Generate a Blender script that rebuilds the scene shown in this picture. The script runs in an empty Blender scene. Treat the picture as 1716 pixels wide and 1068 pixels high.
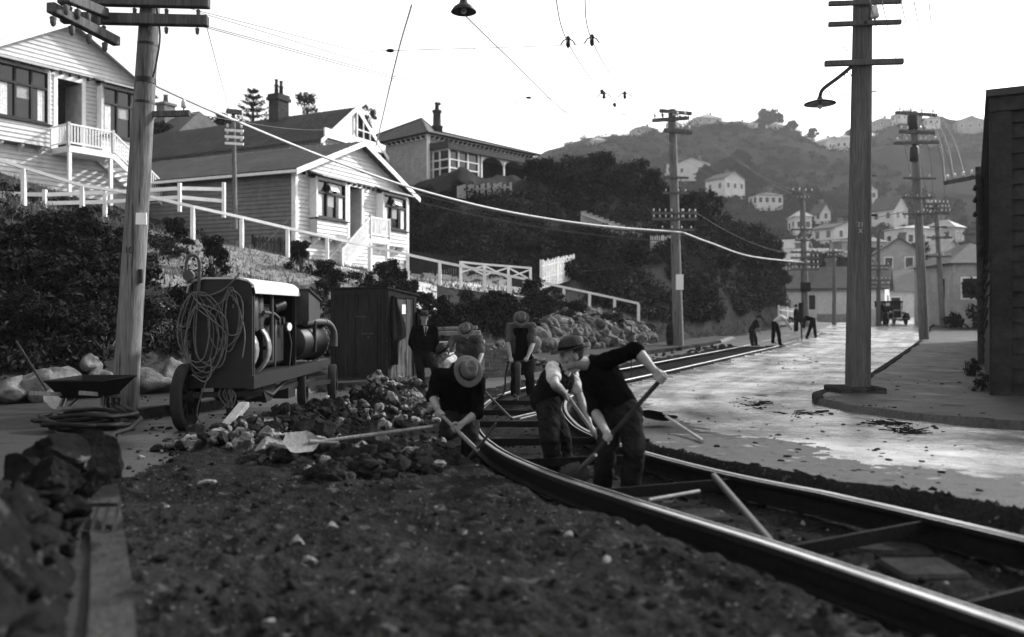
import bpy, math, random
import numpy as np
from mathutils import Vector, Matrix, Quaternion

random.seed(7)
RNG = np.random.default_rng(11)
F, CX, HY, CAMZ = 1400.0, 858.0, 520.0, 1.5
scene = bpy.context.scene
COL = scene.collection


def P(x, y, Y):
    """world point seen at photo pixel (x, y) at distance Y along the street"""
    return Vector(((x - CX) / F * Y, Y, CAMZ - (y - HY) / F * Y))


def V(*a):
    return Vector(a)


_DY = [0, 6, 9, 11, 14, 18, 38, 50, 64, 80, 110, 160]
_DV = [1.28, 1.30, 1.42, 1.52, 1.60, 1.66, 1.66, 1.5, 1.14, .8, .3, -1.0]


def base_z(y):
    return CAMZ - np.interp(y, _DY, _DV)


def gpt(x, y, dz=0.0):
    """ground point under photo pixel"""
    Ys = np.linspace(2, 150, 30000)
    pred = HY + F * (CAMZ - base_z(Ys) - dz) / Ys
    i = int(np.argmin(abs(pred - y)))
    Y = float(Ys[i])
    return Vector(((x - CX) / F * Y, Y, float(base_z(Y)) + dz))


# ------------------------------------------------------------------ noise
def _hash(ix, iy, iz, seed):
    h = (ix.astype(np.int64) * 374761393 + iy.astype(np.int64) * 668265263 + iz.astype(np.int64) * 2147483647 + seed * 1274126177) & 0xFFFFFFFF
    h = ((h ^ (h >> 13)) * 1274126177) & 0xFFFFFFFF
    return ((h ^ (h >> 16)) & 0xFFFF) / 65535.0


def vnoise(x, y, z=None, seed=0):
    x = np.asarray(x, float); y = np.asarray(y, float)
    z = np.zeros_like(x) if z is None else np.asarray(z, float)
    ix, iy, iz = np.floor(x), np.floor(y), np.floor(z)
    fx, fy, fz = x - ix, y - iy, z - iz
    fx, fy, fz = [f * f * (3 - 2 * f) for f in (fx, fy, fz)]
    r = 0
    for dx in (0, 1):
        for dy in (0, 1):
            for dz in (0, 1):
                w = (fx if dx else 1 - fx) * (fy if dy else 1 - fy) * (fz if dz else 1 - fz)
                r = r + w * _hash(ix + dx, iy + dy, iz + dz, seed)
    return r * 2 - 1


def fbm(x, y, z=None, oct=4, seed=0, gain=.5):
    a, r, s = 1.0, 0, 1.0
    for o in range(oct):
        r = r + a * vnoise(np.asarray(x) * s, np.asarray(y) * s, None if z is None else np.asarray(z) * s, seed + o * 17)
        a *= gain; s *= 2.03
    return r


# ------------------------------------------------------------------ materials
MATS = {}


def mat(name, v=.3, rough=.85, var=.25, scale=6.0, bump=0.0, bscale=None, metal=0.0, stretch=None, spec=None, detail=5, spots=None):
    """grey procedural material: two noises mixed, optional bump and dark or pale spots"""
    if name in MATS:
        return MATS[name]
    m = bpy.data.materials.new(name); m.use_nodes = True
    nt = m.node_tree; N = nt.nodes; L = nt.links
    b = N['Principled BSDF']
    if spec is None:
        spec = .5 if metal or rough < .35 else (.25 if rough < .6 else (.08 if rough < .8 else 0.0))
    b.inputs['Roughness'].default_value = rough
    b.inputs['Metallic'].default_value = metal
    b.inputs['Specular IOR Level'].default_value = spec
    tc = N.new('ShaderNodeTexCoord')
    mp = N.new('ShaderNodeMapping')
    L.new(tc.outputs['Object'], mp.inputs['Vector'])
    if stretch:
        mp.inputs['Scale'].default_value = stretch
    n1 = N.new('ShaderNodeTexNoise'); n1.inputs['Scale'].default_value = scale; n1.inputs['Detail'].default_value = detail
    n1.inputs['Roughness'].default_value = .65
    L.new(mp.outputs['Vector'], n1.inputs['Vector'])
    cr = N.new('ShaderNodeValToRGB')
    lo, hi = v * (1 - var), v * (1 + var)
    cr.color_ramp.elements[0].position = .3; cr.color_ramp.elements[1].position = .7
    cr.color_ramp.elements[0].color = (lo, lo, lo, 1); cr.color_ramp.elements[1].color = (hi, hi, hi, 1)
    L.new(n1.outputs['Fac'], cr.inputs['Fac'])
    out = cr.outputs['Color']
    n2 = N.new('ShaderNodeTexNoise'); n2.inputs['Scale'].default_value = scale * .17; n2.inputs['Detail'].default_value = 3
    L.new(mp.outputs['Vector'], n2.inputs['Vector'])
    mx = N.new('ShaderNodeMix'); mx.data_type = 'RGBA'; mx.blend_type = 'OVERLAY'
    mx.inputs['Factor'].default_value = min(1, var * 1.5)
    L.new(out, mx.inputs['A']); L.new(n2.outputs['Fac'], mx.inputs['B'])
    bw = N.new('ShaderNodeRGBToBW'); L.new(mx.outputs['Result'], bw.inputs['Color'])
    out = bw.outputs['Val']
    if spots:
        sv, ss, st = spots            # value, scale, threshold
        n3 = N.new('ShaderNodeTexNoise'); n3.inputs['Scale'].default_value = ss; n3.inputs['Detail'].default_value = 3
        L.new(mp.outputs['Vector'], n3.inputs['Vector'])
        r3 = N.new('ShaderNodeValToRGB'); r3.color_ramp.elements[0].position = st; r3.color_ramp.elements[1].position = st + .06
        L.new(n3.outputs['Fac'], r3.inputs['Fac'])
        m3 = N.new('ShaderNodeMix'); m3.data_type = 'RGBA'
        L.new(r3.outputs['Color'], m3.inputs['Factor']); L.new(out, m3.inputs['A']); m3.inputs['B'].default_value = (sv, sv, sv, 1)
        out = m3.outputs['Result']
    L.new(out, b.inputs['Base Color'])
    if bump:
        nb = N.new('ShaderNodeTexNoise'); nb.inputs['Scale'].default_value = bscale or scale * 2; nb.inputs['Detail'].default_value = 6
        L.new(mp.outputs['Vector'], nb.inputs['Vector'])
        bp = N.new('ShaderNodeBump'); bp.inputs['Strength'].default_value = min(1, bump); bp.inputs['Distance'].default_value = .03
        L.new(nb.outputs['Fac'], bp.inputs['Height']); L.new(bp.outputs['Normal'], b.inputs['Normal'])
    MATS[name] = m
    return m


def M(n):
    return MATS[n]


mat('white_paint', .72, .55, .10, 5, .1, 30)
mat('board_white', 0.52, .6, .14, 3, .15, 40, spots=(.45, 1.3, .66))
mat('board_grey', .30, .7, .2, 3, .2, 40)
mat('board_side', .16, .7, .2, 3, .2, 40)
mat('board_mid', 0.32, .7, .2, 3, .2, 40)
mat('roof_dark', 0.045, .75, .3, 2, .2, 30)
mat('roof_mid', 0.06, .7, .3, 2, .2, 30)
mat('roof_pale', .3, .7, .2, 1.0)
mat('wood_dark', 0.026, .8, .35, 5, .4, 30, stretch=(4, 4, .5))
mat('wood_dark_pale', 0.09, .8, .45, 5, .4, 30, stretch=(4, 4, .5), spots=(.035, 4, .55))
mat('board_black', .024, .7, .5, 5, .5, 30, spec=.08)
mat('wood_grey', .17, .8, .35, 5, .4, 30, stretch=(6, 6, .4))
mat('wood_raw', .28, .8, .3, 6, .3, 30)
mat('pole_wood', 0.13, .75, .45, 7, .5, 18, stretch=(6, 6, .35), spots=(.05, 3, .6))
mat('pole_dark', 0.09, .8, .4, 7, .5, 18, stretch=(6, 6, .35))
mat('iron_dark', 0.009, .5, .3, 6, .15)
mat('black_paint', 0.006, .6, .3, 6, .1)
mat('iron_grey', 0.04, .45, .3, 6, .1)
mat('steel_bright', .62, .28, .1, 20, metal=1.0)
mat('steel_dull', .25, .45, .3, 20, metal=.8)
mat('rust_rail', .006, .7, .4, 20, .3)
mat('rubber', 0.025, .8, .25, 8, .2)
mat('porcelain', 0.5, .25, .05, 4)
mat('glass_dark', .012, .12, .1, 3)
mat('curtain', .6, .9, .25, 8)
mat('blind', .3, .9, .2, 8)
mat('skin', 0.2, .55, .15, 18, .15, 60)
mat('cloth_black', 0.004, .9, .35, 12, .5, 30)
mat('cloth_dark', 0.01, .9, .35, 12, .5, 30)
mat('cloth_trouser', 0.016, .9, .4, 10, .6, 24)
mat('cloth_grey', 0.06, .9, .3, 12, .5, 30)
mat('cloth_pale', 0.4, .9, .2, 12, .4, 30)
mat('felt_grey', 0.07, .85, .2, 14, .2)
mat('felt_pale', 0.085, .85, .25, 14, .2)
mat('felt_dark', 0.03, .85, .2, 14, .2)
mat('leather', 0.01, .5, .3, 12, .2)
mat('hair', .03, .6, .4, 40)
mat('eye', .02, .2, .0, 4)
mat('rope', 0.1, .85, .35, 60, .3, 80)
mat('wire_dark', .05, .6, .1, 5)
mat('wire_pale', .42, .6, .15, 5)
mat('wire_faint', 0.09, .6, .1, 5)
mat('roof_cream', .42, .4, .12, 6)
mat('brass', .2, .4, .2, 20, metal=.3)
mat('stone', 0.1, .9, .5, 6, .6, 18, spots=(.17, 5, .63))
mat('stone_dark', 0.009, .9, .5, 6, .6, 18, spots=(.06, 7, .64))
mat('rubble_pale', 0.17, .9, .55, 14, .6, 26, spots=(.035, 7, .50))
mat('rubble_dark', 0.016, .95, .5, 14, .7, 26, spots=(.12, 11, .68))
mat('brick', 0.13, .9, .4, 20, .4)
mat('brick_dark', 0.04, .9, .4, 12, .4)
mat('concrete', 0.035, .85, .4, 8, .5, 30, spots=(.016, 2.5, .55))
mat('leaf_dark', .012, .8, .5, 3, spec=.03)
mat('leaf_mid', .024, .8, .5, 3, spec=.03)
mat('leaf_light', .07, .8, .5, 3, spec=.03)
mat('leaf_far', 0.016, .8, .45, .35)
mat('grass', 0.1, .8, .5, 3)
mat('bark', .05, .9, .4, 9, .5, 20)
mat('paper', .75, .7, .06, 9)
mat('car_black', .012, .2, .1, 4)


# ------------------------------------------------------------------ mesh builder
class MB:
    def __init__(s):
        s.v, s.f, s.m, s.sm = [], [], [], []
        s.mats = []
        s.cur = 0
        s.smooth = False

    def use(s, name):
        if name not in s.mats:
            s.mats.append(name)
        s.cur = s.mats.index(name)
        return s

    def add(s, vs, fs, smooth=None):
        o = len(s.v)
        s.v.extend([tuple(p) for p in vs])
        sm = s.smooth if smooth is None else smooth
        for f in fs:
            s.f.append(tuple(i + o for i in f)); s.m.append(s.cur); s.sm.append(sm)
        return s

    def box(s, c, size, rot=None, bev=0.0):
        """box with centre c and full size; rot is a 3x3 matrix; bev chamfers its long edges"""
        hx, hy, hz = [k / 2 for k in size]
        if bev:
            b = min(bev, hx * .45, hy * .45, hz * .45)
            vs, fs = [], []
            prof = [(-hx + b, -hy), (hx - b, -hy), (hx, -hy + b), (hx, hy - b), (hx - b, hy), (-hx + b, hy), (-hx, hy - b), (-hx, -hy + b)]
            sh = [(p[0] * (1 - b / hx), p[1] * (1 - b / hy)) for p in prof]
            for zz, pr in ((-hz, sh), (-hz + b, prof), (hz - b, prof), (hz, sh)):
                vs += [(x, y, zz) for x, y in pr]
            for k in range(3):
                for i in range(8):
                    j = (i + 1) % 8
                    fs.append((k * 8 + i, k * 8 + j, k * 8 + 8 + j, k * 8 + 8 + i))
            fs.append(tuple(range(7, -1, -1))); fs.append(tuple(range(24, 32)))
        else:
            vs = [(x, y, z) for x in (-hx, hx) for y in (-hy, hy) for z in (-hz, hz)]
            fs = [(0, 1, 3, 2), (4, 6, 7, 5), (0, 4, 5, 1), (2, 3, 7, 6), (0, 2, 6, 4), (1, 5, 7, 3)]
        c = Vector(c)
        vs = [(rot @ Vector(p) if rot else Vector(p)) + c for p in vs]
        return s.add(vs, fs, False)

    def bar(s, a, b, w, h, up=(0, 0, 1), bev=0.0):
        """rectangular bar from a to b, w wide and h along up"""
        a, b = Vector(a), Vector(b)
        d = b - a
        z = d.normalized(); u = Vector(up)
        if abs(z.dot(u)) > .98:
            u = Vector((1, 0, 0)) if abs(z.x) < .9 else Vector((0, 1, 0))
        x = u.cross(z).normalized(); y = z.cross(x)
        r = Matrix((x, y, z)).transposed()
        return s.box((a + b) / 2, (w, h, d.length), r, bev)

    def tube(s, pts, r, n=8, cap=True, smooth=True):
        """round tube along pts; r number or list"""
        pts = [Vector(p) for p in pts]
        k = len(pts)
        rs = [r] * k if isinstance(r, (int, float)) else list(r)
        vs, fs = [], []
        t0 = (pts[1] - pts[0]).normalized()
        ref = Vector((0, 0, 1)) if abs(t0.z) < .9 else Vector((1, 0, 0))
        x = ref.cross(t0).normalized()
        for i, p in enumerate(pts):
            t = (pts[min(i + 1, k - 1)] - pts[max(i - 1, 0)]).normalized()
            x = (x - t * x.dot(t))
            if x.length < 1e-6:
                x = t.orthogonal()
            x.normalize(); y = t.cross(x)
            for j in range(n):
                a = 2 * math.pi * j / n
                vs.append(p + (x * math.cos(a) + y * math.sin(a)) * rs[i])
        for i in range(k - 1):
            for j in range(n):
                j2 = (j + 1) % n
                fs.append((i * n + j, i * n + j2, (i + 1) * n + j2, (i + 1) * n + j))
        s.add(vs, fs, smooth)
        if cap:
            s.add(vs[:n], [tuple(range(n - 1, -1, -1))], False)
            s.add(vs[-n:], [tuple(range(n))], False)
        return s

    def cyl(s, a, b, r, r2=None, n=12):
        return s.tube([a, b], [r, r if r2 is None else r2], n)

    def lathe(s, prof, c=(0, 0, 0), axis=(0, 0, 1), n=20, smooth=True, sx=1.0, sy=1.0):
        """prof: list of (radius, height)"""
        z = Vector(axis).normalized(); x = z.orthogonal().normalized(); y = z.cross(x); c = Vector(c)
        vs, fs = [], []
        for (r, h) in prof:
            for j in range(n):
                a = 2 * math.pi * j / n
                vs.append(c + z * h + x * (math.cos(a) * r * sx) + y * (math.sin(a) * r * sy))
        for i in range(len(prof) - 1):
            for j in range(n):
                j2 = (j + 1) % n
                fs.append((i * n + j, i * n + j2, (i + 1) * n + j2, (i + 1) * n + j))
        if prof[0][0] > 1e-4:
            fs.append(tuple(range(n - 1, -1, -1)))
        if prof[-1][0] > 1e-4:
            fs.append(tuple((len(prof) - 1) * n + j for j in range(n)))
        return s.add(vs, fs, smooth)

    def ring(s, c, axis, R, r, n=28, k=8, squash=1.0):
        """torus"""
        z = Vector(axis).normalized(); x = z.orthogonal().normalized(); y = z.cross(x); c = Vector(c)
        vs, fs = [], []
        for i in range(n):
            a = 2 * math.pi * i / n; d = x * math.cos(a) + y * math.sin(a)
            for j in range(k):
                b = 2 * math.pi * j / k
                vs.append(c + d * (R + r * math.cos(b)) + z * (r * squash * math.sin(b)))
        for i in range(n):
            for j in range(k):
                fs.append((i * k + j, ((i + 1) % n) * k + j, ((i + 1) % n) * k + (j + 1) % k, i * k + (j + 1) % k))
        return s.add(vs, fs, True)

    def prism(s, poly, vec):
        """polygon (3d points) extruded by vec"""
        n = len(poly); vec = Vector(vec)
        a = [Vector(p) for p in poly]; b = [p + vec for p in a]
        fs = [tuple(range(n)), tuple(range(2 * n - 1, n - 1, -1))]
        fs += [((i + 1) % n, i, n + i, n + (i + 1) % n) for i in range(n)]
        return s.add(a + b, fs, False)

    def ball(s, c, r, n=10, k=7, rot=None):
        """ellipsoid, r number or 3 radii"""
        r = (r, r, r) if isinstance(r, (int, float)) else r
        c = Vector(c); vs, fs = [], []
        vs.append(Vector((0, 0, -r[2])))
        for i in range(1, k):
            a = -math.pi / 2 + math.pi * i / k
            for j in range(n):
                b = 2 * math.pi * j / n
                vs.append(Vector((r[0] * math.cos(a) * math.cos(b), r[1] * math.cos(a) * math.sin(b), r[2] * math.sin(a))))
        vs.append(Vector((0, 0, r[2])))
        for j in range(n):
            fs.append((0, 1 + (j + 1) % n, 1 + j))
            fs.append((len(vs) - 1, len(vs) - 1 - n + j, len(vs) - 1 - n + (j + 1) % n))
        for i in range(k - 2):
            for j in range(n):
                j2 = (j + 1) % n
                fs.append((1 + i * n + j, 1 + i * n + j2, 1 + (i + 1) * n + j2, 1 + (i + 1) * n + j))
        vs = [(rot @ p if rot else p) + c for p in vs]
        return s.add(vs, fs, True)

    def capsule(s, a, b, ra, rb, n=10):
        """tapered round-ended limb (closed)"""
        a, b = Vector(a), Vector(b)
        d = b - a; L = d.length
        if L < 1e-5:
            return s.ball(a, max(ra, rb), n)
        z = d / L; x = z.orthogonal().normalized(); y = z.cross(x)
        prof = []
        for i in range(0, 4):
            t = math.pi / 2 * i / 3
            prof.append((ra * math.sin(t), -ra * math.cos(t)))
        for i in range(0, 4):
            t = math.pi / 2 * i / 3
            prof.append((rb * math.cos(t), L + rb * math.sin(t)))
        vs, fs = [], []
        for (r, h) in prof[1:-1]:
            for j in range(n):
                q = 2 * math.pi * j / n
                vs.append(a + z * h + (x * math.cos(q) + y * math.sin(q)) * r)
        m = len(prof) - 2
        for i in range(m - 1):
            for j in range(n):
                j2 = (j + 1) % n
                fs.append((i * n + j, i * n + j2, (i + 1) * n + j2, (i + 1) * n + j))
        vs.append(a + z * prof[0][1]); vs.append(a + z * prof[-1][1])
        for j in range(n):
            j2 = (j + 1) % n
            fs.append((len(vs) - 2, j2, j))
            fs.append((len(vs) - 1, (m - 1) * n + j, (m - 1) * n + j2))
        return s.add(vs, fs, True)

    def rock(s, c, r, seed=0, sub=1, flat=.75, smooth=False):
        """angular stone"""
        rs = random.Random(seed)
        vs, fs = ICO[sub]
        A = np.array(vs)
        R = np.array(Matrix.Rotation(rs.uniform(0, 6.3), 3, Vector((rs.uniform(-1, 1), rs.uniform(-1, 1), rs.uniform(-1, 1))).normalized()))
        r3 = np.array([r * rs.uniform(.75, 1.3), r * rs.uniform(.7, 1.15), r * rs.uniform(.55, 1.0)])
        nn = 1 + .38 * fbm(A[:, 0] * 1.3 + seed * 3.1, A[:, 1] * 1.3, A[:, 2] * 1.3, 3, seed % 97)
        # flatten along a few planes for an angular look
        Q = A * nn[:, None]
        for _ in range(5):
            d = np.array([rs.gauss(0, 1) for _ in range(3)]); d /= np.linalg.norm(d)
            h = rs.uniform(.6, .85); t = Q @ d
            Q = Q - np.outer(np.maximum(t - h, 0), d)
        Q = (Q * r3) @ R.T
        Q[:, 2] *= flat
        s.add([Vector(q) + Vector(c) for q in Q], fs, smooth)
        return s

    def mesh(s, name):
        me = bpy.data.meshes.new(name)
        me.from_pydata(s.v, [], s.f)
        for n in s.mats:
            me.materials.append(MATS[n])
        if len(s.mats) > 1:
            me.polygons.foreach_set('material_index', s.m)
        me.polygons.foreach_set('use_smooth', s.sm)
        me.update()
        return me

    def build(s, name, parent=None, inv=None, fix=False):
        """one mesh object; coordinates are the parent's own"""
        if inv is not None:
            s.v = [tuple(inv @ Vector(p)) for p in s.v]
        me = s.mesh(name)
        if fix:
            import bmesh
            bm = bmesh.new(); bm.from_mesh(me)
            bmesh.ops.recalc_face_normals(bm, faces=bm.faces)
            bm.to_mesh(me); bm.free()
        o = bpy.data.objects.new(name, me)
        COL.objects.link(o)
        if parent:
            o.parent = parent
        return o


def _ico(sub):
    t = (1 + 5 ** .5) / 2
    v = [(-1, t, 0), (1, t, 0), (-1, -t, 0), (1, -t, 0), (0, -1, t), (0, 1, t), (0, -1, -t), (0, 1, -t), (t, 0, -1), (t, 0, 1), (-t, 0, -1), (-t, 0, 1)]
    f = [(0, 11, 5), (0, 5, 1), (0, 1, 7), (0, 7, 10), (0, 10, 11), (1, 5, 9), (5, 11, 4), (11, 10, 2), (10, 7, 6), (7, 1, 8), (3, 9, 4), (3, 4, 2), (3, 2, 6), (3, 6, 8), (3, 8, 9), (4, 9, 5), (2, 4, 11), (6, 2, 10), (8, 6, 7), (9, 8, 1)]
    v = [Vector(p).normalized() for p in v]
    for _ in range(sub):
        cache, nf = {}, []

        def mid(a, b):
            k = (min(a, b), max(a, b))
            if k not in cache:
                v.append(((v[a] + v[b]) / 2).normalized()); cache[k] = len(v) - 1
            return cache[k]
        for a, b, c in f:
            x, y, z = mid(a, b), mid(b, c), mid(c, a)
            nf += [(a, x, z), (b, y, x), (c, z, y), (x, y, z)]
        f = nf
    return [tuple(p) for p in v], f


ICO = {k: _ico(k) for k in (0, 1, 2, 3)}


def tag(o, label=None, cat=None, group=None, kind=None):
    if label: o['label'] = label
    if cat: o['category'] = cat
    if group: o['group'] = group
    if kind: o['kind'] = kind
    return o


def thing(name, label, cat, loc=(0, 0, 0), group=None, mtx=None):
    """Empty at the base of a thing; its parts are its children"""
    o = bpy.data.objects.new(name, None)
    o.empty_display_size = .2
    COL.objects.link(o)
    if mtx is not None:
        o.matrix_world = mtx
    else:
        o.location = loc
    return tag(o, label, cat, group)


def inv_of(o):
    return o.matrix_basis.inverted()


def copy_tree(o, parent=None):
    c = o.copy(); COL.objects.link(c); c.parent = parent
    for ch in list(o.children):
        copy_tree(ch, c)
    return c


def np_object(name, verts, faces, matnames, mi=None, smooth=True, parent=None):
    me = bpy.data.meshes.new(name)
    verts = np.asarray(verts, dtype=np.float32); faces = np.asarray(faces, dtype=np.int32)
    k = faces.shape[1]
    me.vertices.add(len(verts)); me.vertices.foreach_set('co', verts.ravel())
    me.loops.add(faces.size); me.loops.foreach_set('vertex_index', faces.ravel())
    me.polygons.add(len(faces))
    me.polygons.foreach_set('loop_start', np.arange(0, faces.size, k, dtype=np.int32))
    me.polygons.foreach_set('loop_total', np.full(len(faces), k, dtype=np.int32))
    for n in matnames:
        me.materials.append(MATS[n])
    if mi is not None:
        me.polygons.foreach_set('material_index', np.asarray(mi, dtype=np.int32))
    me.polygons.foreach_set('use_smooth', np.full(len(faces), smooth))
    me.update(calc_edges=True); me.validate()
    o = bpy.data.objects.new(name, me); COL.objects.link(o)
    if parent: o.parent = parent
    return o


def catmull(pts, n=8):
    pts = [Vector(p) for p in pts]
    q = [pts[0] * 2 - pts[1]] + pts + [pts[-1] * 2 - pts[-2]]
    out = []
    for i in range(1, len(q) - 2):
        a, b, c, d = q[i - 1:i + 3]
        for k in range(n):
            t = k / n
            out.append(.5 * ((2 * b) + (c - a) * t + (2 * a - 5 * b + 4 * c - d) * t * t + (3 * b - a - 3 * c + d) * t ** 3))
    out.append(pts[-1])
    return out
# ================================================================== light, sky, camera
SUN_DIR = Vector((.72, .46, .54)).normalized()       # towards the hazy sun: ahead and to the right
SUN_EL = math.asin(SUN_DIR.z); SUN_AZ = math.atan2(SUN_DIR.x, SUN_DIR.y)

w = bpy.data.worlds.new("World"); scene.world = w; w.use_nodes = True
nt = w.node_tree
sky = nt.nodes.new('ShaderNodeTexSky'); sky.sky_type = 'NISHITA'; sky.sun_disc = False
sky.sun_elevation = SUN_EL; sky.sun_rotation = SUN_AZ
sky.dust_density = 3.0; sky.air_density = 1.0
# an old blue-sensitive plate: the sky records from its blue light only, as neutral grey
sp = nt.nodes.new('ShaderNodeSeparateColor')
nt.links.new(sky.outputs['Color'], sp.inputs['Color'])
nt.links.new(sp.outputs['Blue'], nt.nodes['Background'].inputs['Color'])
nt.nodes['Background'].inputs['Strength'].default_value = .15

sun = bpy.data.lights.new('sun', 'SUN'); sun.energy = 3.2; sun.angle = math.radians(3); sun.color = (1, 1, 1)
so = bpy.data.objects.new('sun', sun); COL.objects.link(so)
so.rotation_mode = 'QUATERNION'; so.rotation_quaternion = SUN_DIR.to_track_quat('Z', 'Y'); so.location = (0, 0, 60)

cam = bpy.data.cameras.new('camera'); co = bpy.data.objects.new('camera', cam); COL.objects.link(co)
co.location = (0, 0, CAMZ); co.rotation_euler = (math.radians(90), 0, 0)
cam.sensor_width = 36; cam.lens = 36 * F / 1716; cam.shift_y = -14 / 1716
cam.clip_start = .1; cam.clip_end = 3000
cam.dof.use_dof = True; cam.dof.focus_distance = 13; cam.dof.aperture_fstop = 1.0
scene.camera = co
vs_ = scene.view_settings
vs_.view_transform = 'Standard'; vs_.look = 'None'; vs_.exposure = 1.15; vs_.gamma = 1; vs_.use_curve_mapping = False
scene.cycles.max_bounces = 5; scene.cycles.diffuse_bounces = 2; scene.cycles.glossy_bounces = 2
scene.cycles.use_denoising = True

# ================================================================== tram track line
GAUGE = 1.38
LEFT = [(2.95, 1.7), (2.06, 3.44), (1.44, 4.63), (.64, 6.06), (.10, 7.46), (-.22, 8.7), (-.44, 10.2), (-.53, 11.8), (-.52, 13.5), (-.38, 15.3), (-.05, 16.9), (.70, 19.05), (3.3, 24.1), (9.15, 35.6), (11.0, 39.2), (14.5, 46.0), (18.5, 54)]
_l = [Vector((x, y, 0)) for x, y in LEFT]
_lc = catmull(_l, 10)


def offset_line(pts, d):
    out = []
    for i, p in enumerate(pts):
        t = (pts[min(i + 1, len(pts) - 1)] - pts[max(i - 1, 0)]).normalized()
        out.append(p + Vector((t.y, -t.x, 0)) * d)
    return out


CENTRE = offset_line(_lc, GAUGE / 2)
RIGHT_L = offset_line(_lc, GAUGE)
_CA = np.array([(p.x, p.y) for p in CENTRE])


def track_t(x, y):
    """signed distance to the track centre line, + to the right"""
    x = np.asarray(x, float); y = np.asarray(y, float)
    best = np.full(x.shape, 1e9); sgn = np.ones(x.shape)
    for a, b in zip(_CA[:-1], _CA[1:]):
        d = b - a; L2 = d @ d
        u = np.clip(((x - a[0]) * d[0] + (y - a[1]) * d[1]) / L2, 0, 1)
        ex, ey = x - (a[0] + u * d[0]), y - (a[1] + u * d[1])
        dd = ex * ex + ey * ey
        k = dd < best
        best = np.where(k, dd, best)
        sgn = np.where(k, np.sign(ex * d[1] - ey * d[0]), sgn)
    return np.sqrt(best) * sgn


def in_poly(x, y, poly):
    r = np.zeros(x.shape, bool)
    n = len(poly)
    for i in range(n):
        x1, y1 = poly[i]; x2, y2 = poly[(i + 1) % n]
        c = ((y1 > y) != (y2 > y))
        with np.errstate(divide='ignore', invalid='ignore'):
            xi = (x2 - x1) * (y - y1) / (y2 - y1) + x1
        r ^= c & (x < xi)
    return r


def g2(x, y):
    p = gpt(x, y); return (p.x, p.y)


KERB_L = [(-1.02, 2.0), (-1.47, 3.07), (-2.40, 4.94), (-3.66, 7.5), (-4.35, 9.0), (-5.0, 10.6), (-5.35, 11.6), (-5.35, 12.3), (-5.1, 12.9), (-4.75, 14.2), (-3.9, 17.2), (-.64, 20.6), (1.05, 23.6), (4.35, 30.0), (10.2, 41.0)]
FOOT_L = KERB_L + [(12.5, 47), (-60, 47), (-60, 2.0)]
KERB_R = [(60, 16.4), (22, 13.0)] + [g2(1716, 722), g2(1620, 714), g2(1530, 704), g2(1420, 690)] + [g2(1372, 677), g2(1375, 668), g2(1440, 650), g2(1457, 640), g2(1545, 572)] + [(31.5, 62.4), (42, 80)]
FOOT_R = KERB_R + [(90, 80), (90, 16.4)]
MUD = [(-1.2, 2.0), (-2.35, 4.9), (-3.1, 6.6), (-3.3, 8.6), (-3.5, 9.4), (-2.9, 11.5), (-1.9, 14.5), (-1.5, 16.5), (-.6, 18.2), (1.2, 19.5), (4, 10), (4, 2)]


def cut_edge(y):
    return np.interp(y, [0, 5.5, 6.6, 8.3, 12, 18, 40], [1.30, 1.30, 1.2, .98, 1.0, 1.05, 1.0])


def ground_z(x, y, full=False):
    x = np.asarray(x, float); y = np.asarray(y, float)
    b = base_z(y)
    t = track_t(x, y)
    jit = .10 * fbm(x * 2.1, y * 2.1, oct=3, seed=5)
    te = cut_edge(y) + jit * .6
    depth = np.interp(y, [0, 20, 24, 37, 40], [.215, .215, .14, .10, 0.0])
    lowl = np.interp(y, [0, 9, 15, 20, 40], [.035, .035, .03, .02, 0])
    r = np.clip((t - (te - .16)) / .16, 0, 1)
    l = np.clip((-t - (.90 + jit * .8)) / .16, 0, 1)
    right = t > 0
    z = np.where(right, b - depth * (1 - r), b - depth * (1 - l) - lowl * l)
    fl = in_poly(x, y, FOOT_L)
    mud = in_poly(x, y, MUD) & (t < 0) & ~fl
    dug = (mud | ((t < te) & (t > -1.4 - jit) & (y < 39)))
    edge_fade = np.clip((np.abs(t) - .2) / 1.0, .5, 1)
    rough = .035 * fbm(x * 1.7, y * 1.7, oct=3, seed=3) + .030 * np.abs(fbm(x * 6, y * 6, oct=3, seed=8)) + .012 * fbm(x * 19, y * 19, oct=2, seed=4)
    ruts = .022 * np.sin((x * .9 + y * .45) * 9 + 1.5 * fbm(x, y, seed=2)) * np.clip((5.5 - y) / 2.5, 0, 1)
    z = z + np.where(dug, rough * edge_fade + np.where(mud, ruts, 0), .006 * fbm(x * 1.2, y * 1.2, oct=3, seed=6) + .003 * fbm(x * 9, y * 9, oct=2, seed=9))
    fr = in_poly(x, y, FOOT_R)
    z = np.where(fl & ~dug, b + .10 + .01 * fbm(x * 2, y * 2, seed=1), z)
    z = np.where(fr & ~dug, b + .11 + .02 * fbm(x * .8, y * .8, seed=12), z)
    if full:
        return z, dug, fl & ~dug, fr & ~dug, mud, t
    return z


def gz(x, y):
    return float(ground_z(np.array([x]), np.array([y]))[0])


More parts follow.
